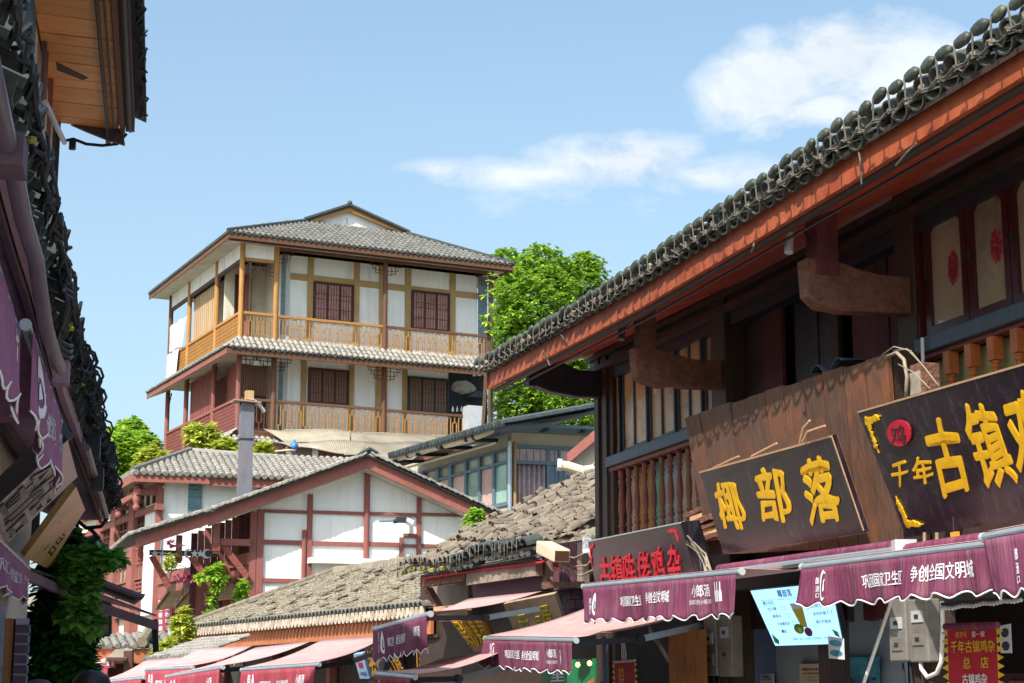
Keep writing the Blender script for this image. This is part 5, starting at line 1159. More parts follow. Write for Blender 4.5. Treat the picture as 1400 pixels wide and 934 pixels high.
# the wall as one sheet under the slopes
wz = lambda x: (apx.lerp(knee, (apx.x - x) / (apx.x - knee.x)) if x < apx.x else apx.lerp(rgt, (x - apx.x) / (rgt.x - apx.x))).z - .12
MB().prism([(x0w, 0, 0), (x1w, 0, 0), (x1w, 0, wz(x1w)), (apx.x, 0, wz(apx.x)), (x0w, 0, wz(x0w))], (0, .2, 0)).build('wall', 'plaster', T)
def dpost(a, c, ya, yb, mat='wood_red', d=.07, rnd=False):
    za, zb = dz((a + c) / 2, ya), dz((a + c) / 2, yb)
    if rnd: MB().tube([(dx((a + c) / 2), -.06, za), (dx((a + c) / 2), -.06, zb)], (dx(c) - dx(a)) / 2, 10).build('post', mat, T)
    else: MB().box(dx(a), dx(c), -d, -.001, zb, za).build('post', mat, T, bevel=.006)
dpost(341, 350, 700, 900); dpost(350.5, 360, 697, 900); dpost(419, 426, 676, 900); dpost(496, 504, 636, 900, rnd=True); dpost(569, 575, 666, 800); dpost(412, 418.7, 725, 800, rnd=True); dpost(545.6, 551, 735, 800)
def dbeam(a, c, ya, yb, slope=.0):
    z1, z0 = dz(a, ya), dz(a, yb)
    MB().box(dx(a), dx(c), -.055, -.001, z0, z1).build('beam', 'wood_red', T, bevel=.004)
for a, c, y0, y1 in ((360, 418.8, 696.5, 701), (426.4, 496, 698, 702.5), (504, 569, 700, 704.5), (575, 640, 701, 705), (360, 411.8, 738, 744), (426.4, 496, 740, 746), (504, 545, 741, 747), (551.4, 569, 744, 748), (575, 640, 744, 749), (551, 568.8, 729.5, 735), (360, 411, 790.6, 796.6), (426, 496, 792, 798)):
    dbeam(a, c, y0, y1)
MB().box(dx(420), dx(536), -.35, -.002, dz(420, 771), dz(420, 763.5)).build('ledge', 'white_paint', T)
# barge boards along both slopes and the roof on them
def barge(p, q, h=.28, mat='wood_redb'):
    p, q = V(p), V(q); return MB().add([p, q, q + V((0, .05, 0)), p + V((0, .05, 0)), p + V((0, 0, h)), q + V((0, 0, h)), q + V((0, .05, h)), p + V((0, .05, h))],
        [(0, 1, 5, 4), (3, 7, 6, 2), (0, 3, 2, 1), (4, 5, 6, 7), (0, 4, 7, 3), (1, 2, 6, 5)]).build('barge_board', mat, T)
d0 = V((0, 0, -.30))
ap2 = apx + V((0, 0, .0))
barge(lft + V((0, 0, -.06)), knee + d0 * .6, .28); barge(knee + d0 * .6 + V((0, .001, 0)), ap2 + d0, .28); barge(ap2 + d0 + V((.001, .002, 0)), rgt + d0 * .8, .30)
LD = 5.5
for p, q, n in ((lft + V((-.15, -.1, .22)), knee + V((0, -.1, .12)), 0), (knee + V((0, -.1, .12)), ap2 + V((0, -.1, .02)), 1), (rgt + V((.1, -.1, .06)), ap2 + V((0, -.1, .02)), 2)):
    ln = (q - p).length; ux = (0, 1, 0) if n == 2 else (0, -1, 0)
    o = p if n == 2 else p + V((0, LD, 0))
    tile_slope(T, o, ux, q - p, LD, ln, .2, .24, 'tile_pale', name='roof_tile')
    # verge: a line of tile edges climbing the slope
    m = MB(); k_ = int(ln / .13); u = (q - p) / ln; nn_ = V((0, 1, 0)).cross(u) if n == 2 else u.cross(V((0, 1, 0)))
    if nn_.z < 0: nn_ = -nn_
    for k in range(k_):
        c = p + u * (k * .13) + nn_ * random.uniform(-.01, .02); m.bar(c + V((0, -.02, 0)), c + u * .16 + nn_ * .03 + V((0, -.02, 0)), .12, .035, nn_)
    m.build('verge_tiles', 'tile_pale', T, kind='stuff')
    MB().add([p + V((0, -.02, -.03)), q + V((0, -.02, -.03)), q + V((0, -.02, -.07)), p + V((0, -.02, -.07)), p + V((0, .2, -.03)), q + V((0, .2, -.03)), q + V((0, .2, -.07)), p + V((0, .2, -.07))], [(0, 1, 2, 3), (4, 5, 1, 0), (3, 2, 6, 7)]).build('verge_batten', 'tile_black', T)
MB().tube([ap2 + V((0, -.15, .08)), ap2 + V((0, LD, .08))], .07, 8).build('ridge_roll', 'tile_black', T)
MB().tube([ap2 + V((-.2, -.12, .0)), ap2 + V((0, -.16, .12)), ap2 + V((.2, -.12, .02))], .04, 6).build('ridge_end', 'tile_black', T)
m = MB(); m.prism([knee + V((0, .1, -.2)), ap2 + V((0, .1, -.3)), ap2 + V((0, .1, -.26)), knee + V((0, .1, -.16))], (0, .5, 0)); m.prism([rgt + V((0, .1, -.22)), ap2 + V((0, .1, -.3)), ap2 + V((0, .1, -.26)), rgt + V((0, .1, -.18))], (0, .5, 0)); m.build('soffit', 'soffit_white', T)
# porch under the long left slope: posts with turned feet, carved struts, maroon boards behind
yb_ = 1.4
for k in range(9):
    a = D.hit(262 + k * 9.2, 730, yb_).x; c = D.hit(270.6 + k * 9.2, 730, yb_).x
    MB().box(a, c, yb_, yb_ + .05, 2.2, wz(a) - .03).build('porch_board', ('maroon_wood', 'wood_red', 'wood_red', 'maroon_wood')[k % 4], T)
pm('carved_red', '#7c3f36', '#93524a', 22, rough=.8, bump=1.0, rnd=.05, dirt='#4c2620', damt=.6, dscale=14, bdist=.03)
def hang(px0, px1, ya, yb_2, y=-.25):
    a, c = D.hit(px0, 740, y), D.hit(px1, 740, y); z1, z0 = dz((px0 + px1) / 2, ya, y), dz((px0 + px1) / 2, yb_2, y); w = (c.x - a.x) / 2; xm_ = (a.x + c.x) / 2
    p_ = MB().box(xm_ - w * .8, xm_ + w * .8, y - w * .8, y + w * .8, z0 + .12, z1).build('hanging_post', 'wood_red', T, bevel=.01)
    MB().box(xm_ - w, xm_ + w, y - w, y + w, z0 + .04, z0 + .22).build('carved_block', 'carved_red', p_, bevel=.015); MB().box(xm_ - w * .7, xm_ + w * .7, y - w * .7, y + w * .7, z0, z0 + .038).build('foot', 'wood_red', p_)
hang(289, 301, 716, 757); hang(240, 250, 732, 770); hang(189, 197, 742, 770)
def strut(q, y=-.2):
    P_ = [D.hit(*p, y) for p in q]; MB().prism(P_, (0, .1, 0)).build('carved_strut', 'carved_red', T, bevel=.01)
strut([(300, 746), (309, 743), (341, 785), (337, 795)]); strut([(257, 762), (266, 760), (292, 797), (286, 803)]); strut([(204, 762), (211, 758), (236, 800), (229, 806)])
MB().box(dx(300, y=-.2), dx(342, y=-.2), -.24, -.14, dz(320, 746, -.2), dz(320, 737, -.2)).build('beam', 'wood_red', T)
MB().box(dx(205, y=-.1), dx(298, y=-.1), -.14, -.04, dz(250, 760, -.1), dz(250, 753, -.1)).build('beam', 'steel_dark', T)
# little star and moon ornaments on that beam
m_ = None
for k, x in enumerate((212, 222, 258, 266, 274, 283)):
    c = D.hit(x, 757, -.2)
    if k % 3 == 2:
        b = MB().prism([c + V((.10 * math.cos(t), 0, .10 * math.sin(t))) for t in [rad(40 + 26 * i) for i in range(11)]] + [c + V((.03 + .075 * math.cos(t), 0, .075 * math.sin(t))) for t in [rad(300 - 24 * i) for i in range(10)]], (0, .02, 0))
    else:
        b = MB().prism([c + V(((.09 if i % 2 == 0 else .04) * math.sin(i * math.pi / 5), 0, (.09 if i % 2 == 0 else .04) * math.cos(i * math.pi / 5))) for i in range(10)], (0, .02, 0))
    b.build('ornament', 'grey_plastic', T)
# receding side under the porch: upright red boards, dark openings, shutters
px_side = [341, 330, 320, 306, 296, 282, 272, 262, 250, 240, 228, 216]
sx = lambda px, y=0.0: DS.hit(px, 800, y).x
for k in range(11):
    a, c = sx(px_side[k + 1]), sx(px_side[k])
    b = MB().box(a + .02, c - .02, .0, .06, 0, 4.34); o_ = b.build('side_board', ('wood_redb', 'maroon_wood', 'wood_redb', 'wood_redb', 'wood_brown', 'wood_redb', 'wood_redb', 'maroon_wood', 'wood_redb', 'wood_brown', 'wood_redb')[k], None, fr=DS)
    o_.parent = T; o_.matrix_parent_inverse = (D.M @ Matrix.Translation(ORI[T.name])).inverted(); 
def adopt(o, par, fr, pf, pb):
    o.parent = par; o.matrix_parent_inverse = (pf.M @ Matrix.Translation(pb)).inverted(); return o
TD, TDb = T, ORI[T.name]
mb_ = MB().box(sx(216), sx(341), -.05, .1, 4.35, 4.6).build('side_beam', 'wood_redb', None, fr=DS); adopt(mb_, T, DS, D, TDb)
for k, (q) in enumerate(((213, 834, 239, 829, 251, 805, 231, 810), (239, 832, 266, 827, 282, 801, 261, 806), (286, 821, 317, 818, 337, 793, 313, 798))):
    Y = (38 + (341 - q[0]) * .02)
    P_ = [at(q[0], q[1], Y - .5), at(q[2], q[3], Y - .4), at(q[4], q[5], Y), at(q[6], q[7], Y)]
    S = thing('propped_shutter', WORLD, (P_[3] + P_[2]) / 2, ('pale slatted window shutter propped open, farthest of three beside the red banner', 'pale slatted window shutter propped open, middle one above the yellow-green bush', 'pale slatted window shutter propped open, nearest the white gable wall')[k], 'shutter', 'propped shutters on the porch side')
    n = 9
    for i in range(n):
        f0, f1 = i / n, (i + .8) / n; a, b2_, c, d = P_[0].lerp(P_[3], f0), P_[1].lerp(P_[2], f0), P_[1].lerp(P_[2], f1), P_[0].lerp(P_[3], f1)
        MB().slab(a, b2_, c, d, .03).build('slat', 'slat_wood', S)
    for a, b2_ in ((0, 3), (1, 2)): MB().bar(P_[a] + V((0, 0, .03)), P_[b2_] + V((0, 0, .03)), .05, .04).build('frame', 'slat_wood', S)
    MB().bar(P_[1] + V((0, 0, -.03)), at(q[2] + 26, q[3] + 1, Y + .4), .02, .02).build('prop', 'steel_dark', S)
# CCTV arm on the gable
c_ = thing('wall_camera', D, D.hit(548, 713, -.1), 'small grey camera with a long arm on the white gable wall', 'camera')
MB().tube([D.hit(519, 712.5, -.5), D.hit(546, 711, -.35), D.hit(560, 709, -.05)], .035, 7).build('arm', 'alu', c_); a = D.hit(548, 711, -.4); MB().box(a.x - .1, a.x + .1, -.5, -.3, a.z - .06, a.z + .06).build('mount', 'steel_dark', c_)
MB().tube([D.hit(556, 712, -.3), D.hit(564, 716, -.3)], .075, 10).build('housing', 'white_paint', c_); MB().tube([D.hit(545, 712, -.4), D.hit(538, 713, -.4)], .05, 8).build('lens', 'steel_dark', c_)
c_ = thing('tall_flue', D, D.hit(337, 660, 3.0), 'tall square grey chimney flue rising between the tiled roofs', 'chimney'); yf = 3.0
fx0, fx1 = D.hit(328, 620, yf).x, D.hit(346, 620, yf).x; MB().box(fx0, fx1, yf, yf + .3, 0, dz(337, 553, yf)).build('shaft', 'flue_grey', c_) if 'flue_grey' in M else None
if 'flue_grey' not in M:
    pm('flue_grey', '#5b5d66', '#71737b', 3, (3, 3, .8), rough=.6, bump=.1, rnd=.02, dirt='#8b6f66', damt=.4, dscale=1); MB().box(fx0, fx1, yf, yf + .3, 0, dz(337, 553, yf)).build('shaft', 'flue_grey', c_)
MB().box(fx0 - .02, fx1 + .02, yf - .02, yf + .32, dz(337, 599, yf) - .03, dz(337, 599, yf)).build('band', 'steel_dark', c_)
zt = dz(337, 553, yf)
for a in (fx0, fx1): MB().box(a - .02, a + .02, yf + .1, yf + .14, zt, zt + .1).build('stay', 'steel_dark', c_)
MB().slab((fx0 - .18, yf - .15, zt + .1), (fx1 + .14, yf - .15, zt + .06), (fx1 + .14, yf + .45, zt + .08), (fx0 - .18, yf + .45, zt + .12), .03).build('cap', 'rock', c_)
MB().grid(lambda u, v: V((fx1 - .1 + .35 * u, yf - .1 + .3 * v, zt + .12 - .28 * u * u)), 6, 3).build('bent_sheet', 'white_paint', c_, solid=.01)
MB().box(fx0 + .1, fx1 - .02, yf + .0, yf + .2, zt + .12, zt + .34).build('vent', 'wood_tan', c_)
# ================================================================ white house with blue brick piers, behind on the left
E = frame_px(216, 680, 46, 9000, True); ES = frame_px(216, 680, 46, -425)
ex = lambda px, y=0.0, py=680: E.hit(px, py, y).x
ez = lambda px, py, y=0.0: E.hit(px, py, y).z
T = thing('brick_pier_house', E, (ex(270), 0, 0), 'white house with teal brick piers and maroon posts under a pale grey hipped roof', 'house')
ezf = ez(216, 660, -.5)
MB().box(0.15, ex(520), .0, .2, 0, ezf + .4).build('wall', 'plaster', T)
MB().box(-.03, ex(222), -.08, .12, 0, ezf + .3).build('post', 'wood_redb', T)
for a, c in ((257, 276), (352, 370)):
    MB().box(ex(a) , ex(c), -.03, -.001, ez(260, 720), ezf + .25).build('pier_backing', 'brick_joint', T); 
    bricks(T, ex(a), ex(c), -.03, ez(260, 716), ezf + .2, .2, .095, limit=150, mat='pier_teal') if 'pier_teal' in M else None
if 'pier_teal' not in M:
    pm('pier_teal', '#4d7280', '#648a97', 9, rough=.8, bump=.3, rnd=.14)
    for a, c in ((257, 276), (352, 370)): bricks(T, ex(a), ex(c), -.03, ez(260, 716), ezf + .2, .2, .095, limit=150, mat='pier_teal')
MB().box(ex(222), ex(240), -.04, -.001, ez(230, 722), ez(230, 716)).build('beam', 'wood_redb', T)
# roof: hip apex at (260,618), eaves
ya = 2.6
hip = E.hit(260, 619, ya); rdg = E.hit(480, 634, ya); 
eL = V((ex(181, -.5, 655), -.5, ez(181, 654, -.5) + .12)); eR = V((ex(520, -.5, 655), -.5, eL.z - .0))
xm1 = ex(286, -.5)
MB().box(eL.x, xm1, -.5, -.45, eL.z - .2, eL.z - .02).build('fascia', 'wood_redb', T); MB().box(xm1, eR.x, -.44, -.39, eL.z - .24, eL.z - .03).build('fascia', 'wood_redb', T)
run = math.hypot(ya + .5, hip.z - eL.z)
tile_slope(T, eL + V((0, -.05, .02)), (1, 0, 0), (0, ya + .5, hip.z - eL.z), eR.x - eL.x, run, .185, .28, 'tile_pale', pieces=300, inside=lambda u, v: u > (hip.x - eL.x) * v / run - .05, r=.46)
eave_ends(T, eL + V((0, -.06, .03)), (eR.x, -.56, eL.z + .03), .185, .07, mat='tile_grey', L=.1, pieces=False)
# left hip slope, over the receding side
sfar = E.hit(157, 664, -.5)
farw = ES.M @ V((ES.hit(150, 690, 0).x, -.6, 0)); fl = E.loc(farw); fL = V((fl.x, fl.y, eL.z))
m = MB(); m.quad(eL + V((0, 0, .02)), fL + V((0, 0, .02)), V((hip.x - 1.0, fl.y + .5, hip.z)), hip); m.build('side_slope', 'tile_pale', T, solid=.05)
n = 26
r_ = MB()
for k in range(n):
    a = eL.lerp(fL, k / n) + V((0, 0, .05)); c = hip.lerp(V((hip.x - 1.0, fl.y + .5, hip.z)), k / n) + V((0, 0, .03)); r_.tube([a, c], .075, 6)
r_.build('tile_rows', 'tile_pale', T, kind='stuff')
u_ = (fL - eL).normalized()
MB().add([eL + V((.02, .0, -.22)), fL + V((.02, 0, -.22)), fL + V((.02, 0, -.02)), eL + V((.02, 0, -.02))], [(0, 1, 2, 3)]).build('fascia', 'wood_redb', T, solid=.05)
MB().tube([eL + V((0, 0, .1)), hip + V((0, 0, .08))], .09, 7).build('ridge_roll', 'tile_grey', T); MB().tube([hip + V((0, 0, .06)), rdg + V((0, 0, .02))], .08, 7).build('ridge_roll', 'tile_pale', T)
# receding left side with posts, lattice windows, hanging posts
def es(px0, px1, ya_, yb_, y0, y1, mat, name, par=T, ref=None):
    a, c = ES.hit(px0, 700, y0), ES.hit(px1, 700, y0); xr = (px0 + px1) / 2 if ref is None else ref; z1, z0 = ES.hit(xr, ya_, y0).z, ES.hit(xr, yb_, y0).z
    o = MB().box(a.x, c.x, y0, y1, z0, z1).build(name, mat, None, fr=ES); return adopt(o, par, ES, E, ORI[T.name])
ORI_E = ORI[T.name]
es(110, 215, 650, 990, .12, .2, 'plaster_warm', 'wall', ref=190)
es(198, 212, 690, 840, -.02, .119, 'plaster', 'wall_panel', ref=206)
zA, zB = ES.hit(205, 700, 0).z, ES.hit(205, 690, 0).z
es(108, 213, 692, 700, -.1, .1, 'wood_redb', 'beam', ref=205)
es(108, 213, 664, 671, -.06, .11, 'wood_redb', 'beam', ref=205)
for a, c in ((176, 183), (152, 158), (132, 137)): es(a, c, 668, 880, -.12, .11, 'wood_redb', 'post', ref=180)
for px in (208, 200, 192, 184, 176, 168, 160, 152): es(px - .7, px + .7, 673, 691, .05, .119, 'wood_brown', 'stud', ref=205)
for k, (a, c) in enumerate(((184, 197), (159, 175), (138, 151), (120, 131))):
    for z0, z1, nm, cu in ((745, 700, 'window', 'wood_brown'), (795, 752, 'window', 'pane_green'), (812, 798, 'window', 'pane_green')):
        if 'pane_green' not in M: pm('pane_green', '#7f8f80', '#a8b5a4', 3, rough=.2, bump=0, rnd=.15, dirt='#5d6a5c', damt=.6, dscale=2)
        A0, A1 = ES.hit(a, 740, -.02).x, ES.hit(c, 740, -.02).x; Z0, Z1 = ES.hit(180, z0, -.02).z, ES.hit(180, z1, -.02).z
        f = MB(); w_ = .05
        f.box(A0, A1, -.04, .02, Z1 - w_, Z1).box(A0, A1, -.04, .02, Z0, Z0 + w_)
        for i in range(4): x = A0 + (A1 - A0 - w_) * i / 3; f.box(x, x + w_ * .8, -.041, .02, Z0 + w_, Z1 - w_)
        f.box(A0 + w_, A1 - w_, -.03, .01, (Z0 + Z1) / 2 - .02, (Z0 + Z1) / 2 + .02)
        fo = f.build('window', 'wood_redb' if cu != 'wood_brown' else 'wood_brown', None, fr=ES); adopt(fo, T, ES, E, ORI_E)
        po = MB().box(A0, A1, .025, .03, Z0, Z1).build('pane', cu if cu != 'wood_brown' else 'curtain_brown', None, fr=ES); adopt(po, T, ES, E, ORI_E)
es(120, 197, 815, 842, -.03, .03, 'wood_redb', 'panel', ref=180); 
for k in range(14):
    es(122 + k * 5.4, 124.4 + k * 5.4, 820, 838, -.05, -.031, 'wood_red', 'fluting', ref=180)
for x in (211, 187, 168):     # hanging turned posts in front
    c = ES.hit(x - 24, 680, -.55); 
    prof = [(.05, 0), (.09, .06), (.10, .12), (.06, .17), (.09, .22), (.11, .34), (.07, .44), (.09, .48), (.09, .7)]
    o = MB().lathe(prof, (c.x, -.55, ES.hit(190, 697, -.55).z), 10).build('hanging_post', 'wood_redb', None, fr=ES, smooth=True); adopt(o, T, ES, E, ORI_E)
    o = MB().box(c.x - .05, c.x + .05, -.55, .1, ES.hit(190, 672, -.55).z - .06, ES.hit(190, 672, -.55).z + .06).build('bracket_arm', 'wood_redb', None, fr=ES); adopt(o, T, ES, E, ORI_E)
a, c = ES.hit(140, 680, -.55), ES.hit(190, 680, -.55); o = MB().bar((a.x, -.55, ES.hit(190, 672, -.55).z - .2), (c.x, -.55, ES.hit(190, 672, -.55).z), .08, .14).build('eave_beam', 'wood_redb', None, fr=ES); adopt(o, T, ES, E, ORI_E)
# red hanging banner beside its corner
q = ((214, 818), (235, 818), (236, 868), (215, 872)); Bq = Board(ES, *q, -.35, -.35)
t_ = thing('red_banner', ES, Bq.bl, 'upright red banner with two columns of white brush characters beside the propped shutters', 'banner'); slabm(Bq, .02).build('cloth', 'awning_red', t_)
for col, (u0, s_) in enumerate(((.12, '相逢是首歌'), (.58, '时光咖啡馆'))):
    for k, ch in enumerate(s_): m = MB(); write(m, ch, Bq.uvq(u0, u0 + .27, .84 - k * .17, .96 - k * .17), .03, .004, flat=True); m.build('character', 'print_white', t_)
# ================================================================ the blue-framed window house
Fh = frame_px(697, 640, 42, 8400, True); FS = frame_px(697, 640, 42, -520)
fx = lambda px, y=0.0, py=640: Fh.hit(px, py, y).x
fzz = lambda px, py, y=0.0: Fh.hit(px, py, y).z
T = thing('blue_framed_house', Fh, (fx(750), 0, 0), 'cream house with blue-grey framed curtained windows and a cream gutter under a low grey roof', 'house'); TB = ORI[T.name]
pm('frame_blue', '#4f6470', '#64798a', 5, rough=.5, bump=.05, rnd=.05); pm('cream_wall', '#aca38f', '#bfb6a4', 3, rough=.9, bump=.1, rnd=.02, dirt='#8c8370', damt=.4)
pm('curtain_lilac', '#9c8790', '#c4b2b6', 6, (10, 10, .6), rough=.6, bump=.3, rnd=.1, dirt='#6f3b4a', damt=.45, dscale=7); pm('pipe_cream', '#cbbd9d', '#d9ccb0', 4, rough=.5, bump=.05, rnd=.02, dirt='#a8906a', damt=.3)
pm('pane_aqua', '#7f9f94', '#9bb8ab', 2.5, rough=.12, bump=0, rnd=.1, dirt='#62786f', damt=.5, dscale=1.4, spec=.7)
pm('pane_reflect', '#6a6f5e', '#8d8a6a', 5, rough=.15, bump=0, rnd=.12, dirt='#a68c88', damt=.7, dscale=4, spec=.6)
xe_ = fx(860); zr0 = fzz(705, 583)
MB().box(0.05, xe_, .0, .2, 0, fzz(705, 631)).build('wall', 'cream_wall', T) if False else None
MB().box(0.05, xe_, .0, .15, fzz(705, 610), fzz(705, 585)).build('wall', 'cream_wall', T)
MB().box(0, xe_, .3, .4, 0, fzz(705, 611)).build('inner_wall', 'steel_dark', T)
for a, c, y0, y1 in ((702, 860, 608, 612.5), (702, 860, 630, 634)): MB().box(fx(a), fx(c), -.05, .05, fzz(a, y1), fzz(a, y0)).build('frame_rail', 'frame_blue', T)
for a, c in ((701, 705), (747, 752), (763.5, 766), (800, 804)): MB().box(fx(a), fx(c), -.045, .05, 0, fzz(704, 608)).build('frame_stile', 'frame_blue', T)
MB().box(fx(705.5), fx(763), .0, .03, fzz(704, 629.5), fzz(704, 613)).build('transom_pane', 'curtain_lilac', T)
MB().box(fx(766.5), fx(800), .0, .03, fzz(704, 629.5), fzz(704, 613)).build('transom_pane', 'curtain_lilac', T)
n = 7
for k in range(6):
    x = fx(705.5) + (fx(763) - fx(705.5)) * (k + .5) / 6; MB().box(x - .01, x + .01, -.01, -.001, fzz(704, 629), fzz(704, 613.5)).build('transom_bar', 'frame_blue', T)
cur = lambda u, v: V((fx(705.5) + (fx(746.5) - fx(705.5)) * u, .06 + .05 * math.sin(u * 2 * math.pi * 6), fzz(704, 700) + (fzz(704, 634) - fzz(704, 700)) * v))
MB().grid(cur, 60, 2).build('curtain', 'curtain_lilac', T, smooth=True, solid=.01)
for k in range(8):
    a = fx(752.5 + k * 6); MB().box(a, fx(758 + k * 6), .0, .02 + .015 * (k % 2), fzz(704, 720), fzz(704, 634.5)).build('shutter_slat', 'frame_blue', T)
MB().tube([(0 - .02, -.06, 0), (-.02, -.06, fzz(700, 604))], .055, 10).build('downpipe', 'alu', T); MB().tube([(.12, -.05, 0), (.12, -.05, fzz(700, 604))], .035, 8).build('downpipe', 'wood_gold', T)
MB().box(fx(691, -1.1), xe_, -1.1, 1.6, fzz(700, 581.5, -1.1), fzz(700, 577.5, -1.1)).build('eave_slab', 'frame_blue', T)
for a in (733, 783, 833): p0 = Fh.hit(a, 594, 0); MB().bar((p0.x - .05, -1.0, fzz(700, 583, -1.1)), (p0.x + .05, .0, p0.z + .1), .08, .12).build('rafter', 'steel_dark', T)
# left face
def fs(px0, px1, ya_, yb_, y0, y1, mat, name, ref, par=T):
    a, c = FS.hit(px0, 640, y0), FS.hit(px1, 640, y0); z1, z0 = FS.hit(ref, ya_, y0).z, FS.hit(ref, yb_, y0).z
    return adopt(MB().box(a.x, c.x, y0, y1, z0, z1).build(name, mat, None, fr=FS), par, FS, Fh, TB)
xsf = [694, 674, 654.5, 636, 614.5, 598, 579, 556]      # stile positions
fs(540, 693, 596, 612, .0, .12, 'cream_wall', 'wall', 693)
fs(540, 693, 690, 900, .0, .12, 'cream_wall', 'wall', 693)
fs(540, 693, 612, 700, .12, .2, 'steel_dark', 'inner_wall', 693)
for yy in ((612, 615), (629, 633), (686, 691)): fs(540, 693, yy[0], yy[1], -.04, .05, 'frame_blue', 'frame_rail', 693)
for i, px in enumerate(xsf): fs(px - (2.2 if i in (4,) else 1.2), px + (2.2 if i in (4,) else 1.2), 612, 690, -.05, .06, 'frame_blue' if i != 6 else 'steel_dark', 'frame_stile', 693)
cm = ['pane_aqua', 'curtain_pink2', 'pane_aqua', 'curtain_pink2', 'curtain_pink2', 'curtain_lilac', 'curtain_lilac']
pm('curtain_pink2', '#b0897f', '#d2b5a8', 8, (10, 10, .8), rough=.6, bump=.2, rnd=.06, dirt='#8a4a50', damt=.5, dscale=9)
for i in range(7):
    fs(xsf[i + 1] + 1.5, xsf[i] - 1.5, 633.2, 685.8, .02, .04, cm[i], 'pane', 693); fs(xsf[i + 1] + 1.5, xsf[i] - 1.5, 615.2, 628.8, .02, .04, 'pane_reflect', 'transom_pane', 693)
# gutter, conduit and tiled eave on the left face
def fpt(px, py, y): return FS.hit(px, py, y)
g_ = MB().tube([fpt(537, 628, -.75), fpt(600, 610, -.75), fpt(640, 601, -.75), fpt(671, 588, -.7)], .1, 10).build('gutter', 'pipe_cream', None, fr=FS, smooth=True); adopt(g_, T, FS, Fh, TB)
for px, py in ((560, 621), (602, 609), (650, 596)):
    c = fpt(px, py, -.75); adopt(MB().tube([c + V((-.04, 0, 0)), c + V((.04, 0, 0))], .12, 10).build('gutter_clip', 'steel_dark', None, fr=FS), T, FS, Fh, TB)
adopt(MB().tube([fpt(555, 640, -.4), fpt(612, 624, -.4), fpt(677, 606, -.4)], .03, 6).build('conduit', 'pipe_cream', None, fr=FS), T, FS, Fh, TB)
e0, e1 = fpt(531, 623, -.95), fpt(690, 576.5, -.95)
zz_ = (e0.z + e1.z) / 2
m = MB(); nn = int((e1.x - e0.x) / .2)
for k in range(nn):
    f = (k + .5) / nn; c = e0.lerp(e1, f); m.tube([c + V((0, -.03, 0)), c + V((0, .5, .12)), c + V((0, 3.0, .7))], .075, 6)
adopt(m.build('tile_rows', 'tile_black', None, fr=FS, kind='stuff'), T, FS, Fh, TB)
m = MB(); m.add([e0 + V((0, 0, -.03)), e1 + V((0, 0, -.03)), e1 + V((0, 3.0, .62)), e0 + V((0, 3.0, .62)), e0 + V((0, 0, -.09)), e1 + V((0, 0, -.09)), e1 + V((0, 3.0, .55)), e0 + V((0, 3.0, .55))], [(0, 1, 2, 3), (7, 6, 5, 4), (0, 4, 5, 1)])
adopt(m.build('roof_deck', 'steel_dark', None, fr=FS), T, FS, Fh, TB)
for px in (545, 580, 612, 645, 680):
    c = fpt(px, 640, 0).x; adopt(MB().bar((c, -.9, zz_ - .15 + (px - 610) * .000), (c, 0, zz_ - .1), .07, .09).build('rafter', 'steel_dark', None, fr=FS), T, FS, Fh, TB)
# lean maroon-edged roof end between this house and the near shophouse, with its white pipe
t_ = thing('roof_end', WORLD, at(800, 620, 30), 'slanting maroon eave board with cream soffit beside the near shophouse', 'roof')
P0, P1, P2, P3 = at(775, 634, 30), at(850, 568, 30), at(850, 590, 30), at(777, 640, 30)
MB().prism([at(775, 620, 30), at(848, 558, 30), at(848, 574, 30), at(776, 634, 30)], V((0, .15, 0))).build('eave_board', 'wood_redb', t_)
MB().prism([at(777, 634, 30.2), at(848, 575, 30.2), at(848, 640, 30.2), at(800, 640, 30.2)], V((0, 1.5, .0))).build('soffit', 'cream_wall', t_)
t_ = thing('white_pipe', WORLD, at(780, 640, 29.5), 'short fat white pipe end poking out below the maroon eave board', 'pipe')
MB().tube([at(764, 636, 29.6), at(776, 637.5, 29.6), at(797, 644, 29.6), at(812, 642, 29.6)], .085, 12).build('pipe', 'pipe_cream', t_); MB().tube([at(762, 635.5, 29.6), at(768, 636, 29.6)], .105, 12).build('collar', 'white_paint', t_)
# ================================================================ corrugated lean-to below the tall house
T = thing('lean_to', G, (GX(480, -1.5), -1.5, gz_deck1 - 2), 'shed roofed with buckled grey corrugated sheets below the lower balcony', 'shed')
def corr(q, par, amp=.012, nm='corrugated_sheet', mat='corrugated', wv=40):
    P_ = q
    f = lambda u, v: (P_[3].lerp(P_[2], u)).lerp(P_[0].lerp(P_[1], u), v) + V((0, 0, amp * math.sin(u * wv * 2 * math.pi) + .04 * math.sin(u * 7 + v * 3)))
    return MB().grid(f, wv * 6, 3).build(nm, mat, par, smooth=True, solid=.006)
def gq(q, yy): return [G.hit(*p, y) for p, y in zip(q, yy)]
corr(gq(((360, 587), (480, 588), (478, 604), (392, 607)), (-.2, -.2, -1.3, -1.3)), T); corr(gq(((478, 589), (615, 598), (590, 608), (470, 605)), (-.2, -.2, -1.1, -1.1)), T)
corr(gq(((370, 604), (500, 603), (495, 622), (398, 611)), (-1.2, -1.2, -2.4, -2.3)), T); corr(gq(((490, 603), (600, 606), (560, 632), (470, 622)), (-1.2, -1.2, -2.5, -2.5)), T)
xa, xb = GX(384, -2.0, 620), GX(640, -2.0, 620)
MB().box(xa, xb, -1.9, -1.8, gz_deck1 - 4, GZ(470, 618, -1.9)).build('wall', 'wood_redb', T)
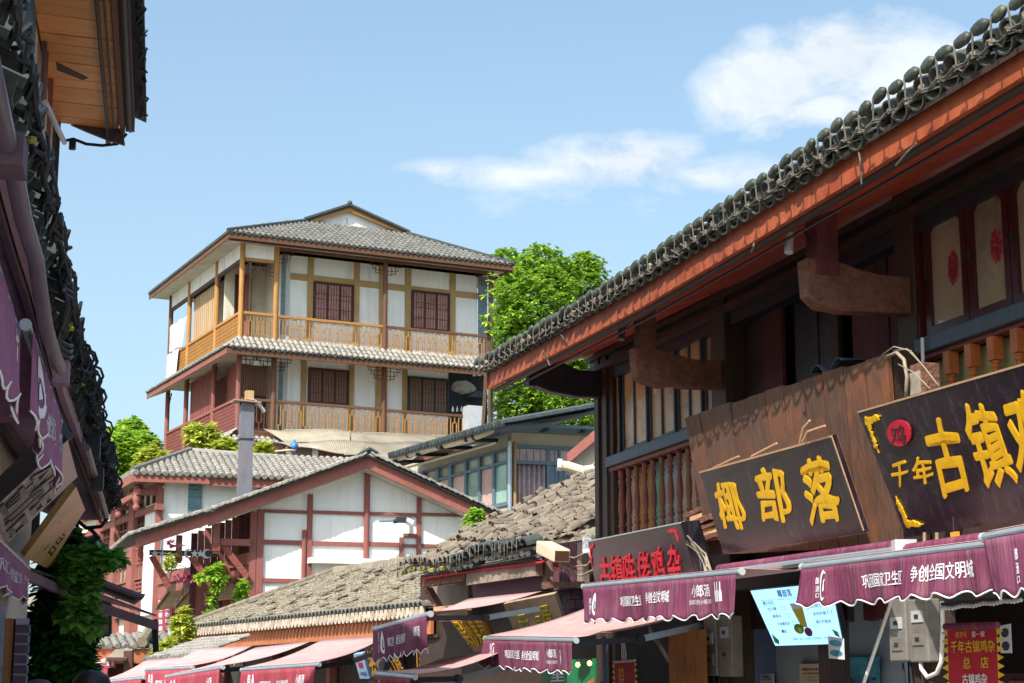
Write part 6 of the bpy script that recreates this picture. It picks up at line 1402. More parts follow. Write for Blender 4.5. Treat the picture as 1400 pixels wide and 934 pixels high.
MB().box(GX(395, -1.95), GX(430, -1.95), -2.0, -1.92, gz_deck1 - 4, GZ(410, 612, -1.95)).build('stone_patch', 'rock', T); MB().box(GX(430, -1.96), GX(438, -1.96), -2.02, -1.93, gz_deck1 - 4, GZ(434, 611, -1.95)).build('white_patch', 'plaster', T)
MB().box(GX(384, -1.96), GX(390, -1.96), -2.05, -1.93, gz_deck1 - 4, GZ(386, 610, -1.95)).build('post', 'wood_brown', T)
for k in range(9):
    x = GX(500 + k * 12, -1.7); MB().box(x, x + .04, -2.35, -1.9, GZ(500, 622, -2.3) - .1, GZ(500, 622, -2.3) - .04).build('rafter', 'wood_brown', T)
m = MB(); random.seed(2)
m.tube([G.hit(388 + k * 12.4, 588.5 + k * .5 + random.uniform(-.6, .6), -.15) for k in range(20)], .06, 6); m.build('mortar_line', 'mortar', T)
c = G.hit(402, 610, -2.2); bg = thing('blue_bag', G, c, 'small blue plastic bag caught under the corrugated roof', 'bag')
pm('bag_blue', '#2c62a0', '#4a86c2', 8, rough=.4, bump=.3, rnd=.02)
b = MB().lathe([(.02, -.14), (.12, -.1), (.15, 0), (.09, .1), (.03, .14), (.06, .2)], c, 9); b.v = [v + V((random.uniform(-.02, .02),) * 3) for v in b.v]; b.build('bag', 'bag_blue', bg, smooth=True)
t_ = thing('bent_hose', G, G.hit(370, 618, -2.5), 'pale hose sagging below the corrugated roof', 'hose'); MB().tube([G.hit(*p, -2.5) for p in ((346, 625), (360, 622), (378, 617), (395, 615.5), (404, 616))], .03, 6).build('hose', 'pipe_cream', t_, smooth=True)
# ================================================================ long low tiled shop roof (middle foreground)
C = frame_px(575, 838, 26, -691)
T = thing('low_shop', C, (-3, 0, 0), 'low shop under a long weathered straw-brown tiled roof with an orange eave board', 'shop')
eL = C.hit(240, 872, 0); eR = C.hit(590, 837, 0); zE = (eL.z + eR.z) / 2; eL.z = eR.z = zE
rL = C.hit(459, 780, 3.0); rR = C.hit(556, 774, 3.0); zR = (rL.z + rR.z) / 2
W_ = eR.x - eL.x; run = math.hypot(3.0, zR - zE - .15)
xrR = max(eR.x, rR.x)
kL = (rL.x - eL.x) / run
tile_slope(T, (eL.x, 0, zE + .1), (1, 0, 0), (0, 3.0, zR - zE - .1), xrR - eL.x + .4, run, .15, .16, 'tile_straw', pan='tile_brown', jit=.016, inside=lambda u, v: u > kL * v + .02, skip=.03, r=.46)
random.seed(12)
me = MB().box(-.07, .07, -.09, .09, -.008, .012).mesh('loose_tile', 'tile_brown')
x_, y_, z_ = rot_to((1, 0, 0), (0, 3.0, zR - zE - .1))
for k in range(70):
    v = random.uniform(.2, run); u = random.uniform(kL * v + .2, W_)
    c = V((eL.x, 0, zE + .1)) + x_ * u + y_ * v + z_ * .085
    a = random.uniform(-.5, .5); piece('loose_tile', me, T, basis(c, x_ * math.cos(a) + y_ * math.sin(a), y_ * math.cos(a) - x_ * math.sin(a), z_) @ Matrix.Rotation(random.uniform(-.25, .25), 4, 'Y'))
m = MB()
for k in range(46):
    f = k / 46; a = V((eL.x, -.02, zE + .14)).lerp(V((rL.x, 3.0, zR + .05)), f); b_ = V((eL.x, -.02, zE + .14)).lerp(V((rL.x, 3.0, zR + .05)), f + .03)
    m.tube([a, b_ + V((0, 0, .02))], [.085, .07], 6)
m.build('hip_tiles', 'tile_brown', T, kind='stuff')
m = MB()
for k in range(16):
    a = V((rL.x, 3.0, zR + .03)).lerp(V((xrR + .3, 3.0, zR + .03)), k / 16); b_ = V((rL.x, 3.0, zR + .03)).lerp(V((xrR + .3, 3.0, zR + .03)), (k + 1.1) / 16); m.tube([a + V((0, 0, random.uniform(-.01, .02))), b_], [.1, .085], 7)
m.build('ridge_tiles', 'tile_straw', T, kind='stuff')
# eave: upper roll of tile lips, pale plastered tile mouths below
m = MB(); n = int(W_ / .15)
for k in range(n):
    x = eL.x + (k + .5) * .15; half(m, .072, .065, .2, .012, (x, -.1, zE + .13 + random.uniform(-.006, .006)), n=5)
m.build('cover_ends', 'tile_grey', T, kind='stuff')
mth = MB(); mth.tube([(0, -.06, .07), (0, -.05, -.05)], [.04, .05], 7); mth.add(half(MB(), .07, .06, .16, .012, (0, -.1, -.02), up=-1, n=5, a0=.2, a1=math.pi - .2).v, half(MB(), .07, .06, .16, .012, (0, -.1, -.02), up=-1, n=5, a0=.2, a1=math.pi - .2).f)
pm('mouth', '#9f8f80', '#c4b5a6', 14, rough=.95, bump=.5, rnd=.2, dirt='#5e4d43', damt=.5, dscale=6)
mm_ = mth.mesh('drip_tile', 'mouth')
for k in range(n): piece('drip_tile', mm_, T, Matrix.Translation((eL.x + (k + .5) * .15, 0, zE + .05)) @ Matrix.Rotation(random.uniform(-.1, .1), 4, 'Y'))
pm('fascia_salmon', '#a5603f', '#bb7550', 6, rough=.7, bump=.15, rnd=.04, dirt='#86492f', damt=.5, dscale=2)
MB().box(eL.x, eR.x - .1, .04, .09, zE - .28, zE + .0).build('eave_board', 'fascia_salmon', T); MB().box(eL.x, eR.x, .1, .15, zE - .33, zE - .285).build('batten', 'wood_brown', T)
MB().box(eL.x + .2, eR.x, 1.0, 1.15, 0, zE + .3).build('wall', 'dark_wood', T); MB().prism([(eL.x + .2, 1.16, 0), (eL.x + .2, 4.5, 0), (eL.x + .2, 4.5, zE + .4), (eL.x + .2, 3, zR - .1), (eL.x + .2, 1.16, zE + .3)], (.15, 0, 0)).build('side_wall', 'plaster_warm', T)
for k in range(5): x = eL.x + .3 + k * (W_ - .6) / 4; MB().box(x - .07, x + .07, .85, .99, 0, zE - .05).build('post', 'wood_redb', T)
c_ = thing('eave_fitting', C, V((eL.x + .3, -.15, zE)), 'pale metal fitting and shade at the left end of the orange eave board', 'fitting')
MB().prism([(eL.x + .05, -.2, zE - .02), (eL.x + .5, -.2, zE - .02), (eL.x + .3, -.2, zE + .16), (eL.x + .15, -.2, zE + .16)], (0, .15, 0)).build('shade', 'grey_plastic', c_); MB().box(eL.x + .0, eL.x + .45, -.12, -.02, zE - .3, zE - .06).build('box', 'wood_redb', c_)
# ================================================================ old house with the heaving brown tile roof
Bf = frame_px(730, 746, 21.5, -640)
T = thing('old_tiled_house', Bf, (-1.5, 1, 0), 'old maroon-boarded house whose brown tile roof heaves and sheds loose tiles', 'house'); TBo = ORI[T.name]
e0, e1 = Bf.hit(555, 775, 0), Bf.hit(730, 747, 0)
t1 = Bf.hitx(819, 711, 0); t0 = Bf.hitx(800, 643, e0.x)
t1 = e1 + (t1 - e1) * 1.12; t0 = e0 + (t0 - e0) * 1.12
t2 = V((t1.x + 1.5, t1.y, t1.z + .1))
def roofp(u, v): 
    p = (e0.lerp(e1, u)).lerp(t0.lerp(t1, u), v); s_ = noise.noise(V((u * 3, v * 4, .3))); return p + V((0, 0, .10 * s_ + .05 * noise.noise(V((u * 9, v * 11, 2)))))
m = MB().grid(lambda u, v: roofp(u, v) - V((0, 0, .03)), 20, 30); m.build('roof_deck', 'tile_brown', T, solid=.04)
random.seed(21)
tm = [half(MB(), .052, .048, .14, .01, n=5).mesh('roof_tile', 'tile_brown'), MB().slab((-.055, 0, 0), (.055, 0, 0), (.05, .14, .004), (-.05, .14, .004), .010).mesh('flat_tile', 'tile_brown')]
Wd, Ln = (e1 - e0).length, (t1 - e1).length
cells = []; nu, nv = int(Wd / .105), int(Ln / .07)
for j in range(nv):
    for i in range(nu): cells.append(((i + .5) / nu, (j + .2) / nv))
J = MB(); cells.sort(key=lambda c: -(c[0] * .6 - c[1]))
cnt = 0
for (u, v) in cells:
    c = roofp(u, v); X = (roofp(min(u + .03, 1), v) - roofp(u - .03, v)).normalized(); Y = (roofp(u, min(v + .03, 1)) - roofp(u, v)).normalized(); Z = X.cross(Y).normalized()
    a = random.gauss(0, .22); X2 = X * math.cos(a) + Y * math.sin(a); Y2 = Z.cross(X2)
    M_ = basis(c + Z * random.uniform(.0, .05), X2, Y2, Z) @ Matrix.Rotation(random.gauss(0, .11), 4, 'X') @ Matrix.Rotation(random.gauss(0, .12), 4, 'Y')
    w = tm[0] if random.random() < .62 else tm[1]
    if cnt < 300 and random.random() < .45: piece('roof_tile', w, T, M_); cnt += 1
    else: J.add([M_ @ v_.co for v_ in w.vertices], [tuple(p.vertices) for p in w.polygons])
J.build('tile_rows', 'tile_brown', T, kind='stuff')
# eave row: dark round covers on the right, mossy ones on the left, tied with wires
n = int(Wd / .15)
for k in range(n):
    f = (k + .5) / n; c = roofp(f, 0) + V((0, -.06, .0)); u = (e1 - e0).normalized()
    dark = f > .42; z = V((0, 0, 1)); r_ = .085 if dark else .07
    b = 'eave_tile_dark' if dark else 'eave_tile_moss'
    if b not in globals():
        q = MB(); rr = .095 if dark else .072; half(q, rr, rr * .9, .24, .014, (0, -.04, .02), n=6); half(q, rr * .95, rr * .9, .2, .014, (rr * .95, -.06, -.03), up=-1, n=5, a0=.3, a1=math.pi - .3); globals()[b] = q.mesh('end_tile', 'tile_black' if dark else 'tile_brown')
    piece('end_tile', globals()[b], T, basis(c, u, V((0, 1, .3)).normalized(), u.cross(V((0, 1, .3)).normalized())) @ Matrix.Rotation(random.uniform(-.12, .12), 4, 'Y'))
    if not dark and k % 2 == 0:
        mo = MB().lathe([(.01, -.03), (.05, -.02), (.055, .02), (.01, .04)], c + V((.04, -.03, -.09)), 6); mo.build('moss_clump', 'tile_moss', T)
wm = MB()
for k in range(n * 2):
    if random.random() < .45: continue
    f = (k + random.uniform(-.3, .3)) / (n * 2); f = min(max(f, 0), 1); c = roofp(f, 0) + V((0, -.13, random.uniform(-.03, .02))); wm.tube([c + V((0, 0, .1)), c + V((.04, -.02, .0)), c + V((.0, 0, -.12)), c + V((.07, -.01, -.06))], .007, 4, False)
wm.build('tie_wires', 'wire', T, kind='stuff')
# facade under the eave
fb_ = lambda px, py, y=.3: Bf.hit(px, py, y)
def bbox(x0, x1, ya_, yb_, y0, y1, mat, name, ref=None, par=T, bev=0):
    a, c = fb_(x0, 800, y0).x, fb_(x1, 800, y0).x; r_ = ref or (x0 + x1) / 2; return MB().box(a, c, y0, y1, fb_(r_, yb_, y0).z, fb_(r_, ya_, y0).z).build(name, mat, par, bevel=bev)
for (pts, mt, r_) in ((((577, 788), (640, 777), (700, 768), (739, 762)), 'steel_dark', .02), (((579, 791), (650, 780), (700, 774), (741, 769), (756, 760)), 'seal_red', .018), (((580, 783), (650, 775), (739, 757)), 'meter_case', .02)):
    MB().tube([fb_(*p, .02) for p in pts], r_, 7).build('conduit', mt, T, smooth=True)
MB().bar(fb_(579, 795, .12), fb_(640, 786, .12), .1, .16).build('ledge_board', 'bracket_wood', T); MB().bar(fb_(642, 790, .1), fb_(737, 776, .1), .1, .2).build('ledge_board', 'rock', T)
MB().add([fb_(647, 822, .2), fb_(742, 806, .2), fb_(742, 788, .2), fb_(645, 798, .2)] + [fb_(647, 822, .3), fb_(742, 806, .3), fb_(742, 788, .3), fb_(645, 798, .3)], [(0, 1, 2, 3), (7, 6, 5, 4), (0, 4, 5, 1), (2, 6, 7, 3)]).build('beam', 'maroon_plum', T) if 'maroon_plum' in M else None
if 'maroon_plum' not in M:
    pm('maroon_plum', '#54333c', '#6b444e', 5, GRX, rough=.7, bump=.3, rnd=.08, dirt='#38242c', damt=.4)
    MB().prism([fb_(647, 822, .2), fb_(742, 806, .2), fb_(742, 786, .2), fb_(645, 797, .2)], (0, .1, 0)).build('beam', 'maroon_plum', T)
for k in range(5): bbox(745 + k * 11, 755.2 + k * 11, 742, 806, .3, .36, 'maroon_plum', 'wall_board', 770)
bbox(741, 746, 745, 805, .2, .3, 'rock', 'post', 745); bbox(789, 796, 742, 800, .18, .28, 'rock', 'post', 790)
MB().bar(fb_(743, 800, .1), fb_(797, 799, .1), .05, .07).build('angle_iron', 'bracket_wood', T)
bbox(575, 840, 776, 1100, .9, 1.0, 'dark_wood', 'wall', 740)
for k in range(9):
    for j in range(4): bbox(770 + (k % 3) * 12 + (j % 2) * 5, 781 + (k % 3) * 12 + (j % 2) * 5, 806 + j * 14, 818.5 + j * 14, .42, .47, 'maroon_plum', 'wall_block', 790) if k < 3 else None
bbox(769, 812, 803, 870, .47, .5, 'black_wood', 'wall', 790)
MB().prism([fb_(582, 800, .6), fb_(640, 800, .6), fb_(640, 850, .6), fb_(600, 850, .6)], (0, .05, 0)).build('inner_board', 'rock', T)
MB().bar(fb_(586, 806, .3), fb_(603, 836, .3), .1, .08).build('brace', 'bracket_wood', T); MB().bar(fb_(598, 834, .3), fb_(640, 830, .3), .12, .08).build('brace', 'edge_wood', T)
# spotlight-like camera box on the corner, meter box, cables
t_ = thing('camera_box', Bf, fb_(756, 756, -.1), 'boxy cream surveillance camera on the corner of the old tiled house', 'camera')
p0, p1 = fb_(744, 748, -.05), fb_(768, 760, -.35); MB().bar(p0, p1, .2, .15).build('housing', 'pipe_cream', t_, bevel=.015); MB().bar(p1 - (p1 - p0).normalized() * .01, p1 + (p1 - p0).normalized() * .02, .16, .11).build('lens', 'wood_brown', t_); MB().bar(fb_(758, 764, -.1), fb_(760, 772, .2), .06, .06).build('bracket', 'seal_red', t_)
t_ = thing('utility_box', Bf, fb_(801, 757, -.1), 'small white utility box with cables beside the red-lettered sign', 'box')
a, c = fb_(796, 757, -.1), fb_(808, 732, -.1); MB().box(a.x, c.x, -.1, .05, a.z, c.z).build('case', 'white_paint', t_, bevel=.01); MB().box(a.x + .02, c.x - .02, -.106, -.1, a.z + .06, c.z - .04).build('lid', 'grey_plastic', t_)
t_ = thing('cables', Bf, fb_(780, 775, -.1), 'loose grey cables looping between the boxy camera and the utility box', 'cables')
for pts in (((768, 759), (785, 763), (798, 757)), ((766, 764), (785, 775), (803, 773), (809, 765), (805, 755)), ((764, 768), (775, 783), (795, 787), (811, 779), (812, 768))):
    MB().tube([fb_(*p, -.1) for p in pts], .012, 6).build('cable', 'rock', t_, smooth=True)
# wooden signs under the old house
def sign(fr, q, ys, label, mat, chars, cm, th=.04, edgem=None, bo=.02, name='shop_sign', qs=None):
    B = Board(fr, *q, *ys); T_ = thing(name, fr, B.bl, label, 'shop sign'); slabm(B, th).build('board', mat, T_)
    if edgem: edge(B, T_, .02, mat=edgem, sides='tbrl')
    for k, ch in enumerate(chars):
        f = B.uvq(*qs[k]) if qs else B.uvq(.06 + .9 * k / len(chars), .06 + .9 * (k + .8) / len(chars), .15, .85)
        m = MB(); write(m, ch, f, bo, .01, .03); m.build('character', cm, T_)
    return B, T_
pm('wood_bleached', '#9a7f68', '#bda18a', 4, (9, 9, .6), rough=.7, bump=.4, rnd=.1, dirt='#4b3d38', damt=.8, dscale=1.6)
pm('paint_moss', '#a19a2a', '#c2b53a', 8, rough=.7, bump=.2, rnd=.1); pm('sign_orange', '#9a5a2e', '#b9774a', 3, rough=.4, bump=.1, rnd=.02, dirt='#6f3a22', damt=.6)
sign(Bf, ((688, 826), (758, 812), (775, 862), (706, 872)), (-.1, .2), 'bleached plank signboard with worn yellow-green characters under the old tiled roof', 'wood_bleached', '云里居', 'paint_moss', .05, qs=[(.18, .36, .1, .62), (.50, .62, .05, .5), (.66, .82, .2, .75)])
sign(Bf, ((616, 850), (661, 846), (686, 893), (648, 891)), (-.2, .1), 'orange-brown signboard with gold characters tilted between the two plum awnings', 'sign_orange', '吴妙果司', 'gold_paint', .04, qs=[(.05, .24, .25, .97), (.28, .47, .2, .97), (.51, .68, .25, .97), (.72, .93, .35, .97)])
t_ = thing('floodlight', Bf, fb_(780, 856, -.3), 'small grey floodlight above the pink canopy', 'floodlight'); MB().bar(fb_(770, 860, -.3), fb_(787, 852, -.3), .16, .1).build('housing', 'grey_plastic', t_, bevel=.02); MB().bar(fb_(771, 861.5, -.36), fb_(787, 854.5, -.36), .12, .03).build('glass', 'white_paint', t_); MB().tube([fb_(787, 854, -.3), fb_(794, 859, -.2), fb_(800, 857, .1)], .018, 6).build('arm', 'white_paint', t_)
# signs of the low shop
t_ = thing('light_box', C, C.hit(494, 911, .2), 'narrow light-blue upright sign with a red seal, tilted behind an awning arm', 'sign')
Bq = Board(C, (483, 895), (496, 893), (505, 928), (492, 928), .1, .3); pm('box_blue', '#8fb1d8', '#a5c3e2', 3, rough=.5, bump=0, rnd=0); slabm(Bq, .06).build('panel', 'box_blue', t_)
uvpoly(Bq, [(.25, .45), (.72, .45), (.7, .65), (.25, .66)], t_, 'seal', 'red_paint'); m = MB(); write(m, '山', Bq.uvq(.25, .75, .8, .95), .02, .003, flat=True); write(m, '小吃店', Bq.uvq(.15, .9, .12, .3), .02, .003, flat=True); m.build('lettering', 'ink_blue', t_)
sign(C, ((497, 885), (534, 877), (556, 920), (516, 945)), (.1, .4), 'dark signboard with five gold brush characters beneath the small plum awning', 'sign_black', '老火锅古镇', 'gold_dull', .05, qs=[(.02, .2, .15, .9), (.22, .38, .15, .95), (.40, .6, .1, .95), (.62, .78, .1, .95), (.8, .97, .1, .95)])
sign(C, ((569, 883), (606, 879), (612, 925), (571, 930)), (.2, .3), 'black panel in a thin gold frame with an orange character, right of the gold-lettered board', 'sign_black', '8', 'fascia_orange', .04, 'gold_dull', qs=[(.1, .45, .3, .72)])
Bq, t_ = sign(C, ((311, 900), (330, 897), (338, 934), (322, 945)), (.2, .4), 'black sign with a curved pink and green emblem between two red valences', 'sign_black', '', 'gold_dull', .04, qs=[])
for col, r0 in (('awning_pink', .42), ('board_green', .33), ('gold_paint', .24)):
    m = MB(); A0 = [(.5 + r0 * math.cos(t), .55 + r0 * 1.3 * math.sin(t)) for t in [rad(-70 + 14 * i) for i in range(16)]]
    m.add([Bq.pt(*p) + Bq.n * .004 for p in A0] + [Bq.pt(.5 + (p[0] - .5) * .82, .55 + (p[1] - .55) * .82) + Bq.n * .004 for p in A0], [(i, i + 1, 17 + i, 16 + i) for i in range(15)]); m.build('emblem_stripe', col, t_)
# ---------------------------------------------------------------- awnings of the middle distance
SM = ((SLOG1, .26, .42, .32, .60), (SLOG2, .48, .66, .32, .60), ('小郎酒', .76, .88, .20, .5, .02), ('郎', .10, .135, .1, .4), ('酒', .10, .135, .45, .72))
LG = (('drop', .15, .20, .1, .8),)
awning('awning', at(514, 860, 20.6), at(587, 840, 18.6), at(640, 822, 23), at(741, 812, 20.5), .38, 'small dark plum awning seen nearly end-on, hanging below the corner of the brown roof', texts=SM, logo=LG, scal=12, seed=11, chevron=True, arms=(0, 1), barr=.03)
awning('awning', at(516, 921, 18.5), at(566, 926, 17.2), at(600, 905, 20.6), at(690, 893, 19.0), .3, 'red-valenced awning with a pink canopy at the bottom middle of the street', mat='awning_red', texts=SM, logo=LG, scal=9, seed=12, arms=(0, 1))
awning('awning', at(333, 916, 22.6), at(434, 909, 21.2), at(440, 878, 25.4), at(530, 872, 23.9), .42, 'red-valenced awning under the right half of the orange eave board', mat='awning_red', texts=SM, logo=LG, scal=12, seed=13, arms=(0, 1))
awning('awning', at(230, 925, 24.0), at(303, 913, 22.6), at(350, 888, 26.5), at(425, 880, 25.1), .42, 'red-valenced awning under the left half of the orange eave board', mat='awning_red', texts=SM, logo=LG, scal=12, seed=14, arms=(0, 1))
awning('awning', at(201, 916, 26.0), at(262, 913, 24.8), at(273, 889, 28.2), at(345, 886, 26.8), .42, 'faded red-valenced awning partly covered by the one with the same slogan in front', mat='awning_red', texts=SM, logo=LG, scal=12, seed=15, arms=(0, 0))
awning('awning', at(132, 934, 27.0), at(196, 927, 26.0), at(200, 905, 29.5), at(262, 900, 28.0), .4, 'pale pink awning canopy just above the nearest head', mat='awning_red', scal=12, seed=16, arms=(0, 0))
awning('awning', at(120, 912, 31), at(150, 906, 30), at(150, 893, 33), at(176, 888, 32), .3, 'distant little pink awning beside the dark vine', mat='awning_red', scal=6, seed=17, arms=(0, 0))
# small red flag sign on a pale canopy
t_ = thing('flag_sign', WORLD, at(150, 905, 29.6), 'tiny red hanging flag with two white characters under a straw canopy', 'flag')
q = [at(144, 901, 29.6), at(158, 901, 29.6), at(158, 913, 29.6), at(144, 913, 29.6)]; MB().prism(q, (0, .01, 0)).build('cloth', 'awning_red', t_)
m = MB(); [write(m, ch, (lambda a: (lambda u, v: (q[3].lerp(q[2], a + .3 * u).lerp(q[0].lerp(q[1], a + .3 * u), .2 + .6 * v) + V((0, -.003, 0)), V((0, -1, 0)))))(a), .03, .003, flat=True) for ch, a in (('酒', .12), ('茶', .58))]; m.build('lettering', 'print_white', t_)
t_ = thing('straw_canopy', WORLD, at(165, 895, 29), 'small straw-coloured canopy above the tiny red flag', 'canopy'); MB().slab(at(144, 900, 29.4), at(172, 900, 29.4), at(182, 887, 30.6), at(158, 888, 30.6), .05).build('sheet', 'tile_straw', t_); MB().bar(at(146, 901, 29.4), at(171, 901, 29.4), .05, .05).build('edge_bar', 'wood_brown', t_); MB().bar(at(176, 890, 29.6), at(176, 934, 29.6), .14, .14).build('post', 'wood_brown', t_)
# ================================================================ little tiled roofs at lower left
L3 = frame_px(122, 890, 32, 8400, True)
T = thing('small_tiled_house', L3, (L3.hit(160, 920, 0).x, 0, 0), 'small house with a pale hipped tile roof and salmon fascia behind the dark vine', 'house')
a0, a1, ah, ar = L3.hit(120, 885, 0), L3.hit(186, 886, 0), L3.hit(204, 868, 1.6), L3.hit(130, 870, 1.6)
z0 = a0.z
tile_slope(T, (a0.x - .3, 0, z0), (1, 0, 0), (0, 1.6, ah.z - z0), a1.x - a0.x + .5, 1.75, .15, .2, 'tile_pale', pieces=0, inside=lambda u, v: True)
tile_slope(T, (a1.x + .1, .1, z0), (1, .0, .0), (.35, 1.5, ah.z - z0), 1.0, 1.75, .22, .22, 'tile_pale', pieces=60, name='roof_tile')
eave_ends(T, (a0.x - .3, -.02, z0 + .02), (a1.x + 1.2, -.02, z0 + .02), .15, .05, mat='tile_grey', L=.08, pieces=False)
MB().tube([(a1.x + .1, -.05, z0 + .1), ah + V((0, 0, .08))], .1, 7).build('hip_roll', 'tile_straw', T)
MB().box(a0.x - .3, a1.x + 1.1, .05, .1, z0 - .28, z0 - .02).build('fascia', 'fascia_salmon', T); MB().box(a0.x - .2, a1.x + 1.0, .6, .8, 0, z0).build('wall', 'wood_brown', T)
for px in (145, 178, 208): x = L3.hit(px, 900, .3).x; MB().box(x - .06, x + .06, .4, .52, 0, z0 - .1).build('post', 'wood_redb', T)
L4 = frame_px(196, 905, 30, -691)
T = thing('small_eave', L4, (L4.hit(215, 915, 0).x, 0, 0), 'short piece of tiled eave with an orange board among yellow-green leaves', 'eave')
a, c = L4.hit(196, 903, 0), L4.hit(258, 893, 0); tile_slope(T, (a.x, 0, a.z), (1, 0, 0), (0, 1, .35), c.x - a.x, 1.1, .15, .18, 'tile_pale'); eave_ends(T, (a.x, -.02, a.z + .02), (c.x, -.02, a.z + .02), .15, .055, mat='tile_grey', L=.1)
MB().box(a.x, c.x, .05, .1, a.z - .26, a.z - .04).build('eave_board', 'fascia_salmon', T); MB().box(a.x + .1, c.x, .5, .6, 0, a.z).build('wall', 'wood_redb', T)
# ================================================================ left row: low house with sagging eave
L = frame_px(146, 712, 19.6, 216, True)
T = thing('sagging_eave_house', L, (-6, 1, 0), 'shaded mauve-boarded house at the left with a sagging tiled eave wrapped in black cables', 'house'); TL_ = ORI[T.name]
fl = [L.hit(x, y, 0) for x, y in ((146, 712), (128, 655), (109, 600), (89, 545), (70, 470), (53, 400), (38, 350), (22, 290), (4, 215), (-20, 100), (-60, -120))]
fl = fl[::-1]                                  # from the camera outwards
pm('mauve_board', '#8c6c79', '#a58693', 4, (1, 6, 6), rough=.7, bump=.2, rnd=.04, dirt='#4d3b47', damt=.5, dscale=2); pm('mauve_soffit', '#7c6478', '#97808f', 3, rough=.85, bump=.2, rnd=.03, dirt='#3b2f3c', damt=.5)
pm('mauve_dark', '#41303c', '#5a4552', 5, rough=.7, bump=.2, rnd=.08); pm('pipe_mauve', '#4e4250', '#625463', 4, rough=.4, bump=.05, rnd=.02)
def ribbon(P_, off, h, th, name, mat, par):
    m = MB(); o = V(off)
    for a, b in zip(P_, P_[1:]):
        a, b = a + o, b + o; m.add([a, b, b + V((0, th, 0)), a + V((0, th, 0)), a + V((0, 0, h)), b + V((0, 0, h)), b + V((0, th, h)), a + V((0, th, h))], [(0, 1, 5, 4), (3, 7, 6, 2), (0, 3, 2, 1), (4, 5, 6, 7)])
    a, b = P_[-1] + o, None; m.add([a, a + V((0, th, 0)), a + V((0, th, h)), a + V((0, 0, h))], [(0, 1, 2, 3)])
    return m.build(name, mat, par)
ribbon(fl, (0, 0, 0), .17, .04, 'eave_board', 'mauve_board', T); ribbon(fl, (0, .05, -.03), .05, .03, 'batten', 'mauve_dark', T); ribbon(fl, (0, .42, -.07), .09, .05, 'inner_board', 'mauve_dark', T)
m = MB()
for a, b in zip(fl, fl[1:]): m.quad(a + V((0, .08, .01)), b + V((0, .08, .01)), b + V((0, .42, .0)), a + V((0, .42, .0))); m.quad(a + V((0, .47, .0)), b + V((0, .47, .0)), b + V((0, 1.5, .4)), a + V((0, 1.5, .4)))
m.build('soffit', 'mauve_soffit', T, solid=.01)
x0, x1 = fl[0].x, fl[-1].x
MB().box(x0, x1 - .25, 1.3, 1.5, 0, 4.2).build('wall', 'mauve_dark', T)
m = MB()
for a, b in zip(fl, fl[1:]): m.quad(a + V((0, .02, .2)), b + V((0, .02, .2)), b + V((0, 3.0, 1.45)), a + V((0, 3.0, 1.45)))
m.build('roof_deck', 'tile_black', T, solid=.03)
m = MB()
for i in range(int((x1 - x0) / .2)):
    s_ = x0 + .1 + i * .2
    for j in range(4): half(m, .085, .078, .4, .012, (s_ + random.uniform(-.01, .01), .2 + j * .36, along(fl, s_).z + .33 + j * .36 * .42), n=4)
m.build('tile_rows', 'tile_black', T, kind='stuff')
# gutter pipe bending down the board
P_ = [L.hit(x, y, -.1) for x, y in ((-20, 60), (0, 154), (20, 240), (32, 300), (49, 355), (55, 400), (63, 450), (74, 485), (82, 503))]
MB().tube(P_, .032, 10).build('gutter_pipe', 'pipe_mauve', T, smooth=True); c = L.hit(14, 215, -.1); MB().box(c.x - .12, c.x + .06, c.y - .05, c.y + .05, c.z - .06, c.z + .05).build('pipe_box', 'mauve_dark', T)
c = L.hit(84, 505, -.08); MB().box(c.x - .05, c.x + .08, c.y - .04, c.y + .04, c.z - .08, c.z + .04).build('pipe_shoe', 'mauve_board', T)
# tile ends in a ragged row, with moss, and bundles of black cable
random.seed(33)
covL = half(MB(), .085, .075, .34, .014, n=6).mesh('cover_tile', 'tile_black'); panL = half(MB(), .10, .095, .3, .014, up=-1, n=6, a0=.3, a1=math.pi - .3).mesh('drip_tile', 'tile_black')
mossL = MB().lathe([(.01, -.012), (.024, -.006), (.022, .01), (.01, .015)], (0, 0, 0), 6).mesh('moss_clump', 'tile_moss')
s = fl[0].x + .1; k = 0; TE = []
while s < fl[-1].x:
    z = along(fl, s).z + .18; tl = Matrix.Rotation(math.atan(.42), 4, 'X'); TE.append(V((s, -.06, z + .02)))
    if s > -16:
        piece('cover_tile', covL, T, Matrix.Translation((s, -.06 + random.uniform(-.03, .03), z + random.uniform(-.01, .02))) @ Matrix.Rotation(random.uniform(-.15, .15), 4, 'Y') @ tl)
        piece('drip_tile', panL, T, Matrix.Translation((s + .1, -.06 + random.uniform(-.03, .03), z - .01)) @ tl)
        if random.random() < .14: piece('moss_clump', mossL, T, Matrix.Translation((s + random.uniform(-.05, .05), -.08, z - .03)))
    s += .2; k += 1
for j in range(4):
    m = MB(); pts = []
    for p in TE:
        for q in range(3): pts.append(p + V((q * .067, random.uniform(-.07, .0), random.uniform(-.08, .1) + .02)))
    m.tube(pts, .011, 5); m.build('cable', 'black_rubber', T, kind='stuff' if j else None)
m = MB()
for p in TE[::1]:
    if p.x > -9.5:
        for q in range(3):
            a = p + V((random.uniform(-.1, .1), -.04 + random.uniform(-.04, .04), random.uniform(-.06, .08))); r_ = random.uniform(.035, .08); ax = random.uniform(0, 3)
            m.tube([a + V((r_ * math.cos(t) * math.cos(ax), r_ * math.cos(t) * math.sin(ax), r_ * math.sin(t))) for t in [i * math.pi / 4 for i in range(8)]], .009, 4)
m.build('cable_loops', 'black_rubber', T, kind='stuff')
c = L.hit(90, 437, -.1); m = MB()
for r_ in (.13, .16, .19): m.tube([c + V((0, .03 * math.cos(3 * t), 0)) + V((r_ * 2.0 * math.cos(t), 0, r_ * math.sin(t))) for t in [i * math.pi / 7 for i in range(14)]], .011, 5)
